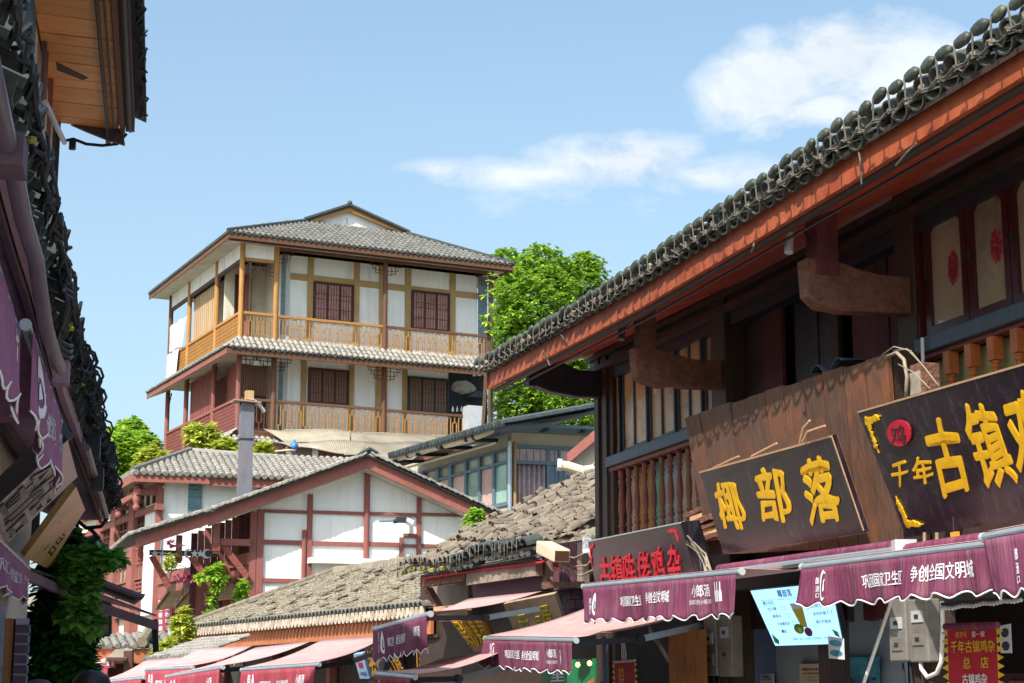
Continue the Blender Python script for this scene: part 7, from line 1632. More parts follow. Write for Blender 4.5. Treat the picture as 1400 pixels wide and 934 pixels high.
m.build('cable_coil', 'black_rubber', T)
for px, py in ((128, 612), (133, 655)): c = L.hit(px, py, -.08); MB().box(c.x - .1, c.x + .1, c.y - .05, c.y + .05, c.z - .09, c.z + .09).build('junction_box', 'black_rubber', T)
MB().tube([L.hit(*p, -.06) for p in ((118, 612), (126, 640), (138, 680), (145, 705))], .03, 8).build('pipe', 'pipe_mauve', T)
for k in range(14):
    f = fl[-1].x - 1.2 - k * .28; z = along(fl, f).z; MB().box(f, f + .02, -.012, .0, z + .03, z + .16).build('board_joint', 'mauve_dark', T)
# inner pieces below the eave: bracket, rods
c = L.hit(18, 400, .5); MB().prism([L.hit(*p, .5) for p in ((5, 385), (30, 388), (24, 412), (8, 402))], (.1, 0, 0)).build('bracket', 'mauve_board', T)
# ================================================================ taller house behind it, boarded soffit high up
L2 = frame_px(171, 178, 16.5, 216, True)
T = thing('boarded_soffit_house', L2, (-4, 1, 0), 'tall house at the left edge with teal brick, cream plaster and a honey-coloured boarded soffit', 'house')
ci = L2.hitx(76, 168, 0); co = V((0, 0, L2.hit(171, 178, 0).z)); yi = ci.y; zi = ci.z
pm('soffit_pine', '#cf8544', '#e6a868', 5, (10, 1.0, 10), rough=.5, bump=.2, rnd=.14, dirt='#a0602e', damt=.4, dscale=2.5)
NP = 34; st = 7.5 / NP
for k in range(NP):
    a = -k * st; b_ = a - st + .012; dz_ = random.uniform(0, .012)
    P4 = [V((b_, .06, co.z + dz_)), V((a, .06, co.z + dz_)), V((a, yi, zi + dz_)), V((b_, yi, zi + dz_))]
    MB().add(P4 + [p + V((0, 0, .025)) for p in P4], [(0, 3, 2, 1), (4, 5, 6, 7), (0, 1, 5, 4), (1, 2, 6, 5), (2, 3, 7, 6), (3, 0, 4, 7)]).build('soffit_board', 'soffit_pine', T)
MB().box(-7.5, .02, -.02, yi, co.z + .05, co.z + .09).build('soffit_backing', 'dark_wood', T)
c1, c2 = L2.hitx(60, 54, -2.2), None
MB().prism([(-1.75, yi - .1, zi - .01), (-1.55, yi - .1, zi - .012), (-1.35, .35, zi - .02), (-1.42, .30, zi - .02)], (0, 0, .02)).build('sprung_board', 'dark_wood', T)
MB().box(-7.5, .03, .0, .05, co.z - .03, co.z + .12).build('fascia', 'wood_rust', T); MB().box(-7.5, .05, -.09, -.005, co.z + .0, co.z + .14).build('fascia', 'mauve_dark', T)
for dy, r_ in ((.16, .018), (-.05, .02), (.10, .012)): MB().tube([(-7.5, dy, co.z - .04), (-.2, dy, co.z - .045), (.02, dy, co.z - .1 * (dy > .12))], r_, 7).build('conduit', 'black_rubber', T)
for k in range(36):
    x = -k * .2; piece('cover_tile', covL, T, Matrix.Translation((x, -.09 + random.uniform(-.01, .01), co.z + .17)) @ Matrix.Rotation(.4, 4, 'X')); piece('drip_tile', panL, T, Matrix.Translation((x - .1, -.09, co.z + .17)) @ Matrix.Rotation(.4, 4, 'X'))
m = MB(); pts = [V((-7.4 + i * .05, -.16 + random.uniform(-.06, .03), co.z + .14 + random.uniform(-.09, .09))) for i in range(150)]; m.tube(pts, .01, 5); m.build('cable', 'black_rubber', T)
MB().prism([(.1, -.2, co.z + .2), (.1, 3.5, co.z + 1.7), (.1, 3.5, co.z + 1.6), (.1, -.2, co.z + .12)], (-7.6, 0, 0)).build('roof_deck', 'tile_black', T)
# end truss: dark board, stub and cable with lamp
MB().prism([L2.hitx(*p, .05) for p in ((97, 172), (168, 178), (171, 200), (150, 194), (120, 182))], (-.05, 0, 0)).build('gable_board', 'mauve_dark', T)
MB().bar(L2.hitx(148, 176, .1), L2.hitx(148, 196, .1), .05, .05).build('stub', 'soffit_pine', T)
MB().tube([L2.hitx(*p, .12) for p in ((87, 193), (100, 190), (118, 197), (140, 199), (160, 197), (173, 183))], .016, 6).build('cable', 'black_rubber', T, smooth=True)
c = L2.hitx(99, 199, .12); MB().tube([c + V((0, 0, .06)), c + V((0, 0, -.04))], .035, 8).build('lamp', 'black_rubber', T)
# its wall: brick, plaster, frames
xw = lambda px, py=120: L2.hit(px, py, yi).x
ye = L2.hitx(92, 200, 0).y
MB().box(-7.5, 0, yi + .02, yi + .25, 0, zi + .1).build('wall', 'plaster_warm', T)
pm('brick_teal', '#345a66', '#4c7683', 9, rough=.6, bump=.3, rnd=.12, dirt='#2b3d4a', damt=.4)
bx = xw(76, 260)
for (p0, p1) in ((L2.hit(73, 240, yi).x, -.02), (L2.hit(24, 60, yi).x, L2.hit(44, 60, yi).x)):
    MB().box(p0, p1, yi - .01, yi + .019, 3.5, zi).build('brick_backing', 'brick_joint', T); bricks(T, p0, p1, yi - .01, 3.6, zi - .05, .26, .085, limit=220, mat='brick_teal', d=.015)
MB().box(-.02, .02, yi - .05, yi + .3, 3, zi + .05).build('corner_strip', 'steel_dark', T)
for px, mt in ((54, 'pipe_mauve'), (57, 'wood_redb'), (66, 'wood_redb')):
    x = L2.hit(px, 100, yi).x; MB().box(x - .04, x + .04, yi - .05, yi - .012, 3.5, zi).build('mullion' if mt != 'pipe_mauve' else 'pipe', mt, T)
MB().tube([L2.hit(62, 140, yi - .1), L2.hit(75, 168, yi - .15), L2.hit(88, 195, yi - .12)], .025, 7).build('stay', 'grey_plastic', T)
# ================================================================ hoardings and awnings of the left row
def lsign(q, ys, label, mat, lines, cm, bo=.02):
    B = Board(L, *q, *ys); T_ = thing('shop_sign', L, B.bl, label, 'shop sign'); slabm(B, .05).build('board', mat, T_)
    for s_, qq in lines: m = MB(); write(m, s_, B.uvq(*qq), bo, .008, .05); m.build('character', cm, T_)
    return B, T_
pm('board_rose', '#c8a6b2', '#e0c0b6', 1.6, rough=.28, bump=.05, rnd=.02, dirt='#a890b0', damt=.6, dscale=1.0, bdist=.004); pm('board_amber', '#c89c60', '#deb576', 1.6, rough=.35, bump=.05, rnd=.02, dirt='#7a8a70', damt=.6, dscale=1.2, bdist=.004)
B_, t_ = lsign(((92.5, 602), (106, 652), (8, 745), (-14, 700)), (-.05, .5), 'glossy rose-coloured board with black brush characters, tilted face-down under the left eave', 'board_rose', [('金', (.06, .32, .12, .85)), ('竹', (.37, .62, .10, .85)), ('宫', (.67, .94, .08, .82))], 'sign_black')
MB().slab(B_.pt(0, 1.0) , B_.pt(0, 1.0) + V((0, .08, .1)), B_.pt(0, 0) + V((0, .08, .1)), B_.pt(0, 0), .05).build('side_board', 'black_wood', t_)
lsign(((104, 665.5), (116.6, 697), (66, 778), (33, 762)), (.0, .45), 'amber board with faint black writing, tilted below the rose-coloured one', 'board_amber', [('竹', (.2, .45, .2, .62)), ('宫', (.55, .8, .2, .62))], 'sign_black', .005)
t_ = thing('wood_stick', L, L.hit(49, 730, .7), 'short pale peeled stick propped between the two tilted boards', 'stick'); MB().tube([L.hit(47, 713, .6), L.hit(49, 752, .6)], .03, 8).build('stick', 'paint_gold_pale', t_) if 'paint_gold_pale' in M else MB().tube([L.hit(47, 713, .6), L.hit(49, 752, .6)], .03, 8).build('stick', 'gold_dull', t_); MB().bar(L.hit(14, 748, .62), L.hit(39, 749, .62), .06, .06).build('crossbar', 'mauve_board', t_)
pm('mauve_awning', '#8a5478', '#9e668c', 6, rough=.8, bump=.15, rnd=.03, dirt='#58394f', damt=.4)
def Lw(px, py, y=0.0): return L.M @ L.hit(px, py, y)
awning('awning', Lw(36, 447, .0), Lw(79, 575, .0), L.M @ (L.hit(36, 447, .0) + V((0, .9, -.02))), L.M @ (L.hit(79, 575, .0) + V((0, .9, -.02))), .42, 'mauve awning hanging in the shade below the sagging eave, its hem cut in points', mat='mauve_awning', top='mauve_awning', texts=((SLOG1, .28, .46, .3, .6), (SLOG2, .52, .7, .3, .6), ('小郎酒', .78, .92, .25, .6)), logo=(('drop', .1, .18, .1, .8),), scal=10, seed=31, chevron=True, arms=(0, 0))
awning('awning', Lw(-60, 200, .05), Lw(19, 450, .05), L.M @ (L.hit(-60, 200, .05) + V((0, .9, -.02))), L.M @ (L.hit(19, 450, .05) + V((0, .9, -.02))), .42, 'nearest mauve awning in the shade at the very left edge, cut off by the picture', mat='mauve_awning', top='mauve_awning', texts=(('酒', .84, .93, .15, .5, .03), ('口', .86, .92, .6, .8, .02)), scal=10, seed=32, arms=(0, 0))
awning('awning', Lw(-60, 687, .45), Lw(37, 777, .45), L.M @ (L.hit(-60, 687, .45) + V((0, .9, .2))), L.M @ (L.hit(37, 777, .45) + V((0, .9, .2))), .3, 'mauve awning valence at lower left above the dark brick pillar', mat='mauve_awning', top='mauve_awning', texts=((SLOG1, .45, .6, .3, .6), (SLOG2, .66, .8, .3, .6), ('小郎酒', .87, .97, .25, .55)), scal=10, seed=33, chevron=True, arms=(0, 0))
# long low canopies reaching out over the street, seen from below
T = thing('street_canopy', WORLD, at(120, 815, 18.5), 'dark canopy with a long jointed arm reaching right across the vine', 'awning')
a, b = at(37, 777, 16), at(214, 843, 20.5); a2, b2 = at(37, 787, 16), at(214, 856, 20.4); mid = at(125, 826, 18.2)
MB().add([a, b, b + V((-2.2, 1.2, .6)), a + V((-1.2, 1.0, .35)), a + V((0, 0, .02)), b + V((0, 0, .02)), b + V((-2.2, 1.2, .62)), a + V((-1.2, 1.0, .37))], [(0, 3, 2, 1), (4, 5, 6, 7), (0, 1, 5, 4), (2, 3, 7, 6)]).build('canopy', 'mauve_dark', T)
ar = MB().bar(a2, mid, .05, .09).build('arm', 'mauve_board', T); MB().bar(mid, b2, .05, .09).build('arm', 'mauve_dark', T); MB().tube([mid + V((-.06, 0, 0)), mid + V((.06, 0, 0))], .08, 10).build('elbow', 'black_rubber', ar)
MB().prism([at(207, 848, 20.4), at(215, 846, 20.4), at(217, 891, 20.4), at(209, 893, 20.4)], V((0, .02, 0))).build('valence_end', 'black_rubber', T)
T = thing('gutter_canopy', WORLD, at(160, 800, 19.5), 'short black metal canopy with a ragged end above the long jointed arm', 'canopy')
MB().add([at(128, 792, 18.3), at(190, 815, 19.8), at(197, 817, 19.9), at(184, 827, 19.6), at(126, 805, 18.2)] + [at(128, 790, 18.9), at(190, 811, 20.6), at(199, 812, 20.6), at(184, 824, 20.4), at(126, 801, 18.9)], [(0, 1, 2, 3, 4), (9, 8, 7, 6, 5), (0, 5, 6, 1), (1, 6, 7, 2), (2, 7, 8, 3), (3, 8, 9, 4)]).build('sheet', 'black_rubber', T)
MB().tube([at(128, 793, 18.2), at(192, 816, 19.7)], .04, 7).build('edge_pipe', 'mauve_dark', T)
# hanging grey sign with pink characters
q = [at(119, 870, 20.8), at(151, 867, 20.8), at(151, 826, 20.8), at(119, 823, 20.8)]
t_ = thing('hanging_sign', WORLD, (q[2] + q[3]) / 2, 'grey hanging sign with pink characters half behind the vine', 'sign'); MB().slab(q[0], q[1], q[2], q[3], .05).build('board', 'meter_case', t_)
m = MB(); n_ = V((0, -1, 0)); write(m, '火锅', lambda u, v: (q[0].lerp(q[1], .1 + .8 * u).lerp(q[3].lerp(q[2], .1 + .8 * u), .36 + .34 * v), n_), .03, .004, flat=True); m.build('lettering', 'awning_pink', t_); m = MB(); m.path([q[0], q[1], q[2], q[3], q[0]], .03, .05); m.build('frame', 'steel_dark', t_)
# brick pillar, timber strip, pale brick strip at the very lower left
T = thing('brick_pillar', L, L.hit(28, 934, .9), 'dark purple brick pillar with pale joints below the lower-left awning valence', 'pillar'); yp = .9
p0, p1 = L.hit(19, 880, yp).x, L.hit(37, 880, yp).x; 
PF = frame_px(19, 900, 13.0, 8400, True); pa, pb = PF.hit(19, 900, 0).x, PF.hit(37.5, 900, 0).x
pm('brick_plum', '#3c2c3c', '#54404f', 9, rough=.8, bump=.3, rnd=.14); pm('joint_mauve', '#8a7d92', '#a093a8', 8, rough=.9, bump=.1, rnd=.02)
T.matrix_world = PF.M; ORI[T.name] = V((0, 0, 0))
MB().box(pa, pb, .012, .8, 0, 2.15).build('core', 'joint_mauve', T); bricks(T, pa, pb, .012, 0, 2.14, .21, .073, limit=80, mat='brick_plum', d=.012)
bricks(T, .012, .75, 0, 0, 2.14, .21, .073, limit=150, mat='brick_blue', along='y', fixed=pb + .012, d=.012)
T = thing('door_post', PF, (PF.hit(11, 900, 0).x, 0, 0), 'rusty brown timber door post left of the dark brick pillar', 'post'); a, c = PF.hit(5, 900, 0).x, PF.hit(16.5, 900, 0).x; MB().box(a, c, .05, .2, 0, 2.15).build('plank', 'plank_orange', T); MB().box(c + .004, pa - .004, .1, .25, 0, 2.15).build('dark_strip', 'black_wood', T)  # dark strip fills the slot between the post and the pillar
T = thing('brick_wall', PF, (PF.hit(0, 900, 0).x, 0, 0), 'pale blue brick wall end at the very left edge', 'wall'); a2_ = PF.hit(-30, 900, 0).x; MB().box(a2_, a - .004, .0, .3, 0, 2.25).build('core', 'joint_mauve', T); bricks(T, a2_, a - .01, .0, 0, 2.2, .21, .073, limit=90, mat='brick_blue', d=.012)
# cable bundle by the vine
t_ = thing('cable_bundle', WORLD, at(120, 755, 19), 'tangle of grey and black cables sticking out of the vine under the eave corner', 'cables')
random.seed(8)
for k in range(11):
    a, b = at(random.uniform(90, 104), random.uniform(760, 769), 18.6), at(random.uniform(118, 134), random.uniform(738, 762), 19.4); mid = (a + b) / 2 + V((0, 0, random.uniform(-.12, .02)))
    MB().tube([a, mid, b], .014, 6).build('cable', 'rock' if k % 3 else 'black_rubber', t_, smooth=True)
for pts in (((106, 712), (118, 722), (138, 720), (147, 708)), ((104, 716), (112, 735), (128, 742), (136, 736), (122, 722)), ((100, 727), (106, 748), (112, 760), (124, 776), (140, 800))):
    MB().tube([at(*p, 19.2) for p in pts], .022, 6).build('cable', 'black_rubber', t_, smooth=True)
m = MB()
for k in range(8):
    c = at(random.uniform(110, 138), random.uniform(745, 768), 19.5); m = MB().lathe([(.02, -.12), (.12, -.08), (.14, .03), (.04, .12)], c, 7); m.v = [v + V((random.uniform(-.04, .04),) * 3) for v in m.v]; m.build('cable_knot', 'black_rubber', t_)
# ================================================================ greenery
def leafmat(name, c1, c2, rnd=.35, tr=.25):
    m = bpy.data.materials.new(name); m.use_nodes = True; nt = m.node_tree; N = nt.nodes.new; L_ = nt.links.new; b = nt.nodes['Principled BSDF']
    ge = N('ShaderNodeNewGeometry'); mx = N('ShaderNodeMixRGB'); mx.inputs[1].default_value = lin(c1); mx.inputs[2].default_value = lin(c2); L_(ge.outputs['Random Per Island'], mx.inputs[0])
    L_(mx.outputs[0], b.inputs['Base Color']); b.inputs['Roughness'].default_value = .5; b.inputs['Specular IOR Level'].default_value = .35
    t = N('ShaderNodeBsdfTranslucent'); L_(mx.outputs[0], t.inputs[0]); ms = N('ShaderNodeMixShader'); ms.inputs[0].default_value = tr; L_(b.outputs[0], ms.inputs[1]); L_(t.outputs[0], ms.inputs[2]); L_(ms.outputs[0], nt.nodes['Material Output'].inputs[0]); M[name] = m
leafmat('leaf_tree', '#3f7c22', '#c2dc56', tr=.35); leafmat('leaf_left', '#66a02e', '#cce25c', tr=.4); leafmat('leaf_bush', '#96a838', '#dcdc6a', tr=.4); leafmat('leaf_vine', '#1b4a24', '#559a40', tr=.12); leafmat('leaf_vine_light', '#3f8230', '#93c75a', tr=.2); leafmat('leaf_pink', '#93305e', '#c4568a')
pm('bark', '#4a3b2d', '#5f4e3c', 6, (4, 4, .8), rough=.9, bump=.6, rnd=.05)
def sprig(vs, fs, c, d, n, L_, rnd, droop=.5, wd=.28):
    """leaves radiating from a twig end"""
    for k in range(n):
        a = rnd.uniform(0, 6.28); e = rnd.uniform(-.5, .7)
        v = (V((math.cos(a) * math.cos(e), math.sin(a) * math.cos(e), math.sin(e))) * .9 + d * .6).normalized(); l = L_ * rnd.uniform(.6, 1.15)
        s = v.cross(V((0, 0, 1))); s = s.normalized() if s.length > .1 else V((1, 0, 0)); w = l * wd
        mid = c + v * l * .5 + V((0, 0, -droop * l * .1)); tip = c + v * l + V((0, 0, -droop * l * .55))
        i = len(vs); vs += [tuple(c), tuple(mid + s * w), tuple(tip), tuple(mid - s * w)]; fs += [(i, i + 1, i + 2), (i, i + 2, i + 3)]
def crown(name, par, blobs, nleaf, L_, mat, seed, fr=WORLD, kind=None, droop=.5, wd=.28, per=7, shell=.45):
    """blobs: (centre, radii); sprigs mostly near the outer surface of lumpy blobs"""
    rnd = random.Random(seed); vs, fs = [], []; tot = sum(r[0] * r[1] * r[2] for _, r in blobs) ; off = ORI[par.name] if par is not None else V((0, 0, 0))
    tot = sum((r[0] * r[1] * r[2]) ** .67 for _, r in blobs)
    for c, r in blobs:
        n = int(nleaf / per * (r[0] * r[1] * r[2]) ** .67 / tot)
        for k in range(n):
            d = V((rnd.gauss(0, 1), rnd.gauss(0, 1), rnd.gauss(0, 1))).normalized(); q = 1 - shell * rnd.random() ** 1.6
            q *= 1 + .22 * noise.noise(d * 2.3 + V(c)) + .12 * noise.noise(d * 6 + V(c))
            p = V(c) + V((d.x * r[0], d.y * r[1], d.z * r[2])) * q
            if noise.noise(p * (1.1 / max(.4, r[0]) * 2.2)) < -.32: continue
            sprig(vs, fs, p - off, d, per, L_, rnd, droop, wd)
    me = bpy.data.meshes.new(name); me.from_pydata(vs, [], fs); me.materials.append(M[mat]); o = bpy.data.objects.new(name, me); link(o, par); ORI[o.name] = off
    if par is None: pass
    if kind: o['kind'] = kind
    return o
def tree(name, base, blobs, label, nleaf, L_, mat, seed, trunk=.3, cat='tree', group=None, shell=.45):
    base = V(base); T = thing(name, WORLD, base, label, cat, group); rnd = random.Random(seed)
    top = sum((V(c) for c, r in blobs), V()) / len(blobs)
    tk = MB(); tk.tube([base, base.lerp(top, .35) + V((.3, 0, 0)), top], [trunk, trunk * .7, trunk * .3], 9)
    tr_ = tk.build('trunk', 'bark', T)
    for c, r in blobs[:14]:
        MB().tube([base.lerp(top, rnd.uniform(.3, .7)), (V(c) + top) / 2 - V((0, 0, .4)), V(c)], [trunk * .45, trunk * .28, trunk * .1], 6).build('limb', 'bark', T)
    crown('crown', T, blobs, nleaf, L_, mat, seed, shell=shell); return T
def blobs_px(lst, Y):
    out = []
    for (px, py, rx, ry, dy) in lst:
        c = at(px, py, Y + dy); s_ = (Y + dy) / (F * CP); out.append((c, (rx * s_, rx * s_ * 1.1, ry * s_)))
    return out
bl = blobs_px([(735, 420, 60, 62, 0), (795, 400, 46, 44, 2), (700, 400, 30, 48, 1), (740, 362, 34, 26, 1), (700, 470, 40, 45, 0), (760, 500, 60, 60, 0), (820, 450, 50, 60, 3), (712, 545, 48, 45, -1), (780, 560, 55, 45, -1), (690, 355, 22, 14, 2), (800, 362, 24, 16, 2), (690, 380, 18, 22, 3)], 72)
tree('broadleaf_tree', (2.2, 73, 6), bl, 'big sunlit green tree rising between the tall balconied house and the near eave', 80000, .24, 'leaf_tree', 1, .45, shell=.6)
bl = blobs_px([(668, 400, 6, 6, 0), (670, 424, 7, 6, 0), (665, 436, 5, 5, 0), (673, 452, 5, 6, 0), (671, 380, 4, 5, 0)], 57)
tree('young_tree', (-1.2, 57.2, 6), bl, 'light green young tree touching the right corner post of the balconied house', 200, .24, 'leaf_left', 2, .1)
bl = blobs_px([(160, 625, 40, 38, 0), (195, 620, 26, 30, 1), (140, 610, 22, 24, 1), (180, 590, 18, 16, 2), (210, 640, 30, 20, 0), (150, 660, 40, 20, 0)], 66)
tree('broadleaf_tree', (-14.5, 67, 4), bl, 'bright green tree behind the left houses, left of the lower balcony', 36000, .24, 'leaf_left', 3, .3)
bl = blobs_px([(212, 630, 22, 18, 0), (228, 642, 16, 12, 0), (200, 645, 18, 12, 0)], 55)
tree('round_shrub', (-10.6, 55.5, 5), bl, 'yellow-green shrub at the foot of the red lower balcony', 3600, .26, 'leaf_bush', 4, .1, 'shrub')
bl = blobs_px([(275, 602, 16, 12, 0), (300, 614, 20, 8, 0), (264, 588, 10, 9, 0), (290, 588, 9, 6, 0), (310, 607, 12, 6, 0), (360, 615, 10, 7, 0), (330, 618, 14, 6, 0)], 53)
tree('spindly_shrub', (-9, 53.3, 7), bl, 'thin yellow-green shrub growing over the pale hipped roof beside the square flue', 2400, .3, 'leaf_bush', 5, .08, 'shrub', shell=.9)
# vine on the left wall
bl = blobs_px([(85, 800, 34, 30, 0), (80, 860, 42, 45, 0), (95, 905, 34, 40, 0), (105, 770, 24, 20, .3), (120, 755, 16, 11, .4), (70, 925, 36, 40, 0), (118, 850, 16, 30, .2), (75, 770, 22, 20, 0), (95, 745, 18, 16, .2), (142, 762, 14, 6, .3), (158, 762, 9, 5, .3), (125, 790, 12, 18, .2)], 17.6)
T = thing('wall_vine', WORLD, at(90, 934, 17.6), 'dark green vine hanging over the left wall, with light leaves at its top', 'vine')
pm('vine_dark', '#0e1412', '#16201a', 4, rough=.9, bump=.5, rnd=.02)
for i in range(9):
    MB().tube([V((-4.6 - .1 * i, 17.9, 0)), at(50 + i * 7, 890, 17.8), at(60 + i * 7, 800, 17.7), at(80 + i * 7, 760, 17.7)], [.04, .03, .02, .01], 6).build('stem', 'bark', T, smooth=True)
crown('foliage', T, bl, 12000, .13, 'leaf_vine', 7, per=4, wd=.42, shell=.95)
bl = blobs_px([(110, 762, 24, 12, 0), (125, 755, 16, 8, 0), (150, 763, 20, 4, 0), (95, 780, 22, 16, 0), (118, 800, 14, 16, 0), (105, 835, 22, 22, 0), (125, 850, 12, 16, 0)], 17.0)
crown('outer_foliage', T, bl, 2600, .12, 'leaf_vine_light', 17, per=3, wd=.45, shell=.9)
# yellow-green creepers and bush beside the propped shutters
bl = blobs_px([(250, 852, 11, 13, 0), (246, 872, 15, 9, 0), (232, 884, 10, 8, -1), (258, 860, 8, 8, 0), (226, 894, 14, 7, -1), (252, 838, 5, 7, 0)], 33)
tree('yellow_bush', (-6.1, 33, 1.5), bl, 'yellow-green bush under the propped shutters at the end of the straw-brown roof', 2600, .17, 'leaf_bush', 8, .05, 'bush', shell=.98)
bl = blobs_px([(292, 783, 10, 6, 0), (298, 776, 7, 5, 0), (297, 798, 6, 12, 0), (290, 820, 3, 14, 0), (284, 842, 4, 9, 0), (304, 790, 4, 9, 0), (274, 789, 8, 3, 0)], 36.8)
tree('creeper', (-6.2, 37.2, 1.5), bl, 'green and yellow creeper trailing from the porch beam between the shutters', 1500, .15, 'leaf_left', 9, .04, 'creeper', shell=.98)
bl = blobs_px([(330, 815, 8, 16, 0), (333, 800, 6, 8, 0), (326, 832, 5, 7, 0)], 37.4)
tree('creeper', (-5.7, 37.8, 1.5), bl, 'small bright green creeper on the maroon corner post of the white gable', 800, .16, 'leaf_left', 10, .03, 'creeper', shell=.98)
bl = blobs_px([(650, 706, 8, 8, 0), (644, 716, 7, 5, 0), (656, 712, 6, 6, 0)], 37)
tree('small_weed', (-.7, 37.2, 3.8), bl, 'small green weed growing by the lower right end of the gable roof', 420, .2, 'leaf_left', 11, .02, 'weed')
for k, (lst, lab, Y) in enumerate(((((235, 766, 9, 9, 0), (232, 772, 6, 6, 0)), 'hanging basket of pale leaves under the long gable eave', 37.0),)):
    tree('hanging_basket', at(236, 780, Y), blobs_px(lst, Y), lab, 420, .11, 'leaf_bush', 12, .02, 'plant')
for k, (lst, lab) in enumerate(((((252, 787, 6, 3, 0), (243, 789, 4, 3, 0), (258, 786, 4, 3, 0), (266, 793, 4, 2, 0)), 'magenta flowers on the porch beam, left of the green creeper'), (((234, 742, 4, 4, 0),), 'single magenta flower cluster hung under the end of the long eave'))):
    tree('flower_cluster', at(lst[0][0], lst[0][1] + 6, 37), blobs_px(lst, 36.8), lab, (260, 90)[k], .10, 'leaf_pink', 13 + k, .012, 'flowers')
# ================================================================ ground, street, hill
def gz(x, y): 
    t = min(1, max(0, (y - 53) / 6)); t = t * t * (3 - 2 * t); return t * 5.0 + .25 * noise.noise(V((x * .1, y * .1, 0))) * t
pm('earth', '#7c776a', '#8d877a', .4, rough=.95, bump=.5, rnd=0, dirt='#3d4a26', damt=.6, dscale=.1)
pm('paving', '#8d8880', '#a39d93', 3, rough=.85, bump=.4, rnd=.12)
m = MB().grid(lambda u, v: V((-1500 + 3000 * u, -1500 + 3000 * v, -.004)), 30, 30); o = m.build('ground', 'earth', None, kind='structure', base=(0, 0, 0))
m = MB().grid(lambda u, v: (lambda x, y: V((x, y, gz(x, y) - .2)))(-90 + 180 * u, 50 + 200 * v), 60, 80); m.build('hill', 'earth', None, kind='structure', base=(0, 100, 0))
S = bpy.data.objects.new('street', None)
st_ = MB().box(-9, 9, -4, 46, -.1, .0).build('street', 'joint_dark' if 'joint_dark' in M else 'earth', None, kind='structure', base=(0, 20, 0))
pv = MB().box(0, .78, 0, .38, .0, .02).mesh('paving_stone', 'paving'); rnd = random.Random(3)
cells = [(i, j) for j in range(0, 46) for i in range(-6, 7)]
J = MB(); cnt = 0
for (i, j) in cells:
    for h in range(2):
        x, y = i * .8 + (.4 if (2 * j + h) % 2 else 0), 1.0 + j * .8 + h * .4
        mt = Matrix.Translation((x, y, .002 + rnd.uniform(0, .004)))
        if cnt < 0: pass
        J.add([mt @ v.co for v in pv.vertices], [tuple(p.vertices) for p in pv.polygons])
J.build('paving_stones', 'paving', None, kind='stuff', base=(0, 20, 0))
# ================================================================ two passers-by, only the crowns of their heads in the frame
pm('skin', '#b07f62', '#bd8c6f', 8, rough=.6, bump=.05, rnd=0); pm('hair_black', '#120f10', '#231c1c', 30, (1, 1, .3), rough=.45, bump=.6, rnd=0); pm('shirt_blue', '#31445e', '#3e5370', 12, rough=.9, bump=.2, rnd=0); pm('shirt_grey', '#6d6f74', '#7d7f84', 12, rough=.9, bump=.2, rnd=0); pm('trousers', '#20242c', '#2b3039', 12, rough=.9, bump=.2, rnd=0)
def skin_chain(name, pts, edges, rad_, mat, par, root=0, sub=2):
    off = ORI[par.name]; me = bpy.data.meshes.new(name); me.from_pydata([V(p) - off for p in pts], edges, []); me.materials.append(M[mat]); o = bpy.data.objects.new(name, me); link(o, par); ORI[o.name] = off
    sk = o.modifiers.new('s', 'SKIN'); me.skin_vertices[0].data[root].use_root = True
    for i, r in enumerate(rad_): me.skin_vertices[0].data[i].radius = r if isinstance(r, tuple) else (r, r)
    sb = o.modifiers.new('d', 'SUBSURF'); sb.levels = sb.render_levels = sub; sk.use_smooth_shade = True
    return o
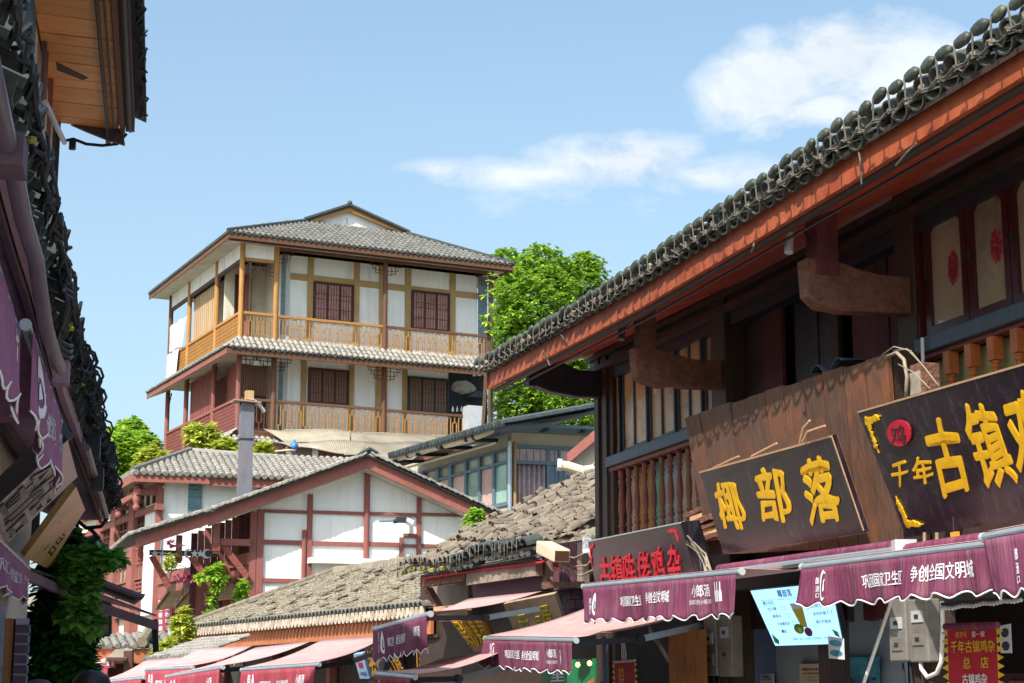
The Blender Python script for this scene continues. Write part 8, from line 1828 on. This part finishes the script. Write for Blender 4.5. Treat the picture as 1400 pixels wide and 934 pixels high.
def person(x, y, h, label, shirt, cap=None):
    k = h / 1.72; T = thing('person', WORLD, (x, y, 0), label, 'person'); q = lambda a, b, c: (x + a * k, y + b * k, c * k)
    pts = [q(0, 0, .94), q(0, 0, 1.12), q(0, .0, 1.34), q(0, .0, 1.44), q(0, -.01, 1.50), q(0, 0, 1.56), q(0, .0, 1.64),
           q(-.1, 0, .90), q(-.11, .05, .5), q(-.11, -.02, .08), q(-.12, .12, .03), q(.1, 0, .90), q(.12, -.06, .5), q(.12, -.12, .08), q(.13, .02, .03),
           q(-.18, 0, 1.38), q(-.25, -.02, 1.12), q(-.24, .08, .88), q(.18, 0, 1.38), q(.25, .02, 1.12), q(.24, .12, .90)]
    ed = [(0, 1), (1, 2), (2, 3), (3, 4), (4, 5), (5, 6), (0, 7), (7, 8), (8, 9), (9, 10), (0, 11), (11, 12), (12, 13), (13, 14), (2, 15), (15, 16), (16, 17), (2, 18), (18, 19), (19, 20)]
    r = [(.15, .11), (.14, .10), (.17, .11), (.07, .07), (.055, .055), (.075, .09), (.07, .085), .09, .06, .045, .04, .09, .06, .045, .04, .07, .045, .035, .07, .045, .035]
    r = [(a * k, b * k) if isinstance((a := (t[0] if isinstance(t, tuple) else t)), float) and (b := (t[1] if isinstance(t, tuple) else t)) else t for t in r]
    skin_chain('body', pts, ed, r, 'skin', T)
    c = V(q(0, 0, 1.60))
    hp = MB().lathe([(.004, .122), (.045, .115), (.075, .092), (.092, .05), (.094, .0), (.088, -.045), (.07, -.085), (.05, -.10)], c, 20)
    hp.v = [V((v.x, c.y + (v.y - c.y) * 1.15 - (.012 if v.z < c.z else 0), v.z)) + (v - c).normalized() * noise.noise(v * 60) * .004 for v in hp.v]
    hp.build('hair' if not cap else 'cap', 'hair_black' if not cap else cap, T, smooth=True)
    for sx_ in (-1, 1):
        MB().lathe([(.004, -.03), (.018, -.015), (.02, .01), (.006, .03)], V(q(sx_ * .092, -.0, 1.58)), 8).build('ear', 'skin', T, smooth=True)
        for f_ in range(5):
            b0 = V(q(sx_ * .24 + (f_ - 2) * .012, .10 if sx_ > 0 else .07, .86)); MB().tube([b0, b0 + V((0, .012, -.045)), b0 + V((0, .03, -.075 + .006 * abs(f_ - 2)))], [.009, .008, .006], 6).build('finger', 'skin', T, smooth=True)
    cl = MB().lathe([(.09, 1.45), (.15, 1.41), (.205, 1.36), (.20, 1.2), (.17, 1.05), (.18, .92), (.17, .88)], (x, y, 0), 18); cl.v = [V((v.x, y + (v.y - y) * .66, v.z * k)) for v in cl.v]; cl.build('shirt', shirt, T, smooth=True)
    for sx_ in (-1, 1):
        MB().tube([V(q(sx_ * .16, 0, 1.37)), V(q(sx_ * .24, -.01, 1.14))], [.085, .065], 12).build('sleeve', shirt, T, smooth=True)
        MB().tube([V(q(sx_ * .09, 0, .96)), V(q(sx_ * .115, .0, .5)), V(q(sx_ * .12, -.05, .08))], [.11, .085, .07], 12).build('trouser_leg', 'trousers', T, smooth=True)
    return T
p = at(126, 917, 8.2); person(p.x, p.y, p.z, 'person with short black hair seen from behind, only the head top showing', 'shirt_blue')
p = at(54, 930, 9.6); person(p.x, p.y, p.z, 'person at the lower left corner, only a sliver of a dark cap showing', 'shirt_grey', 'mauve_dark')
SC.cycles.max_bounces = 12; SC.cycles.diffuse_bounces = 6
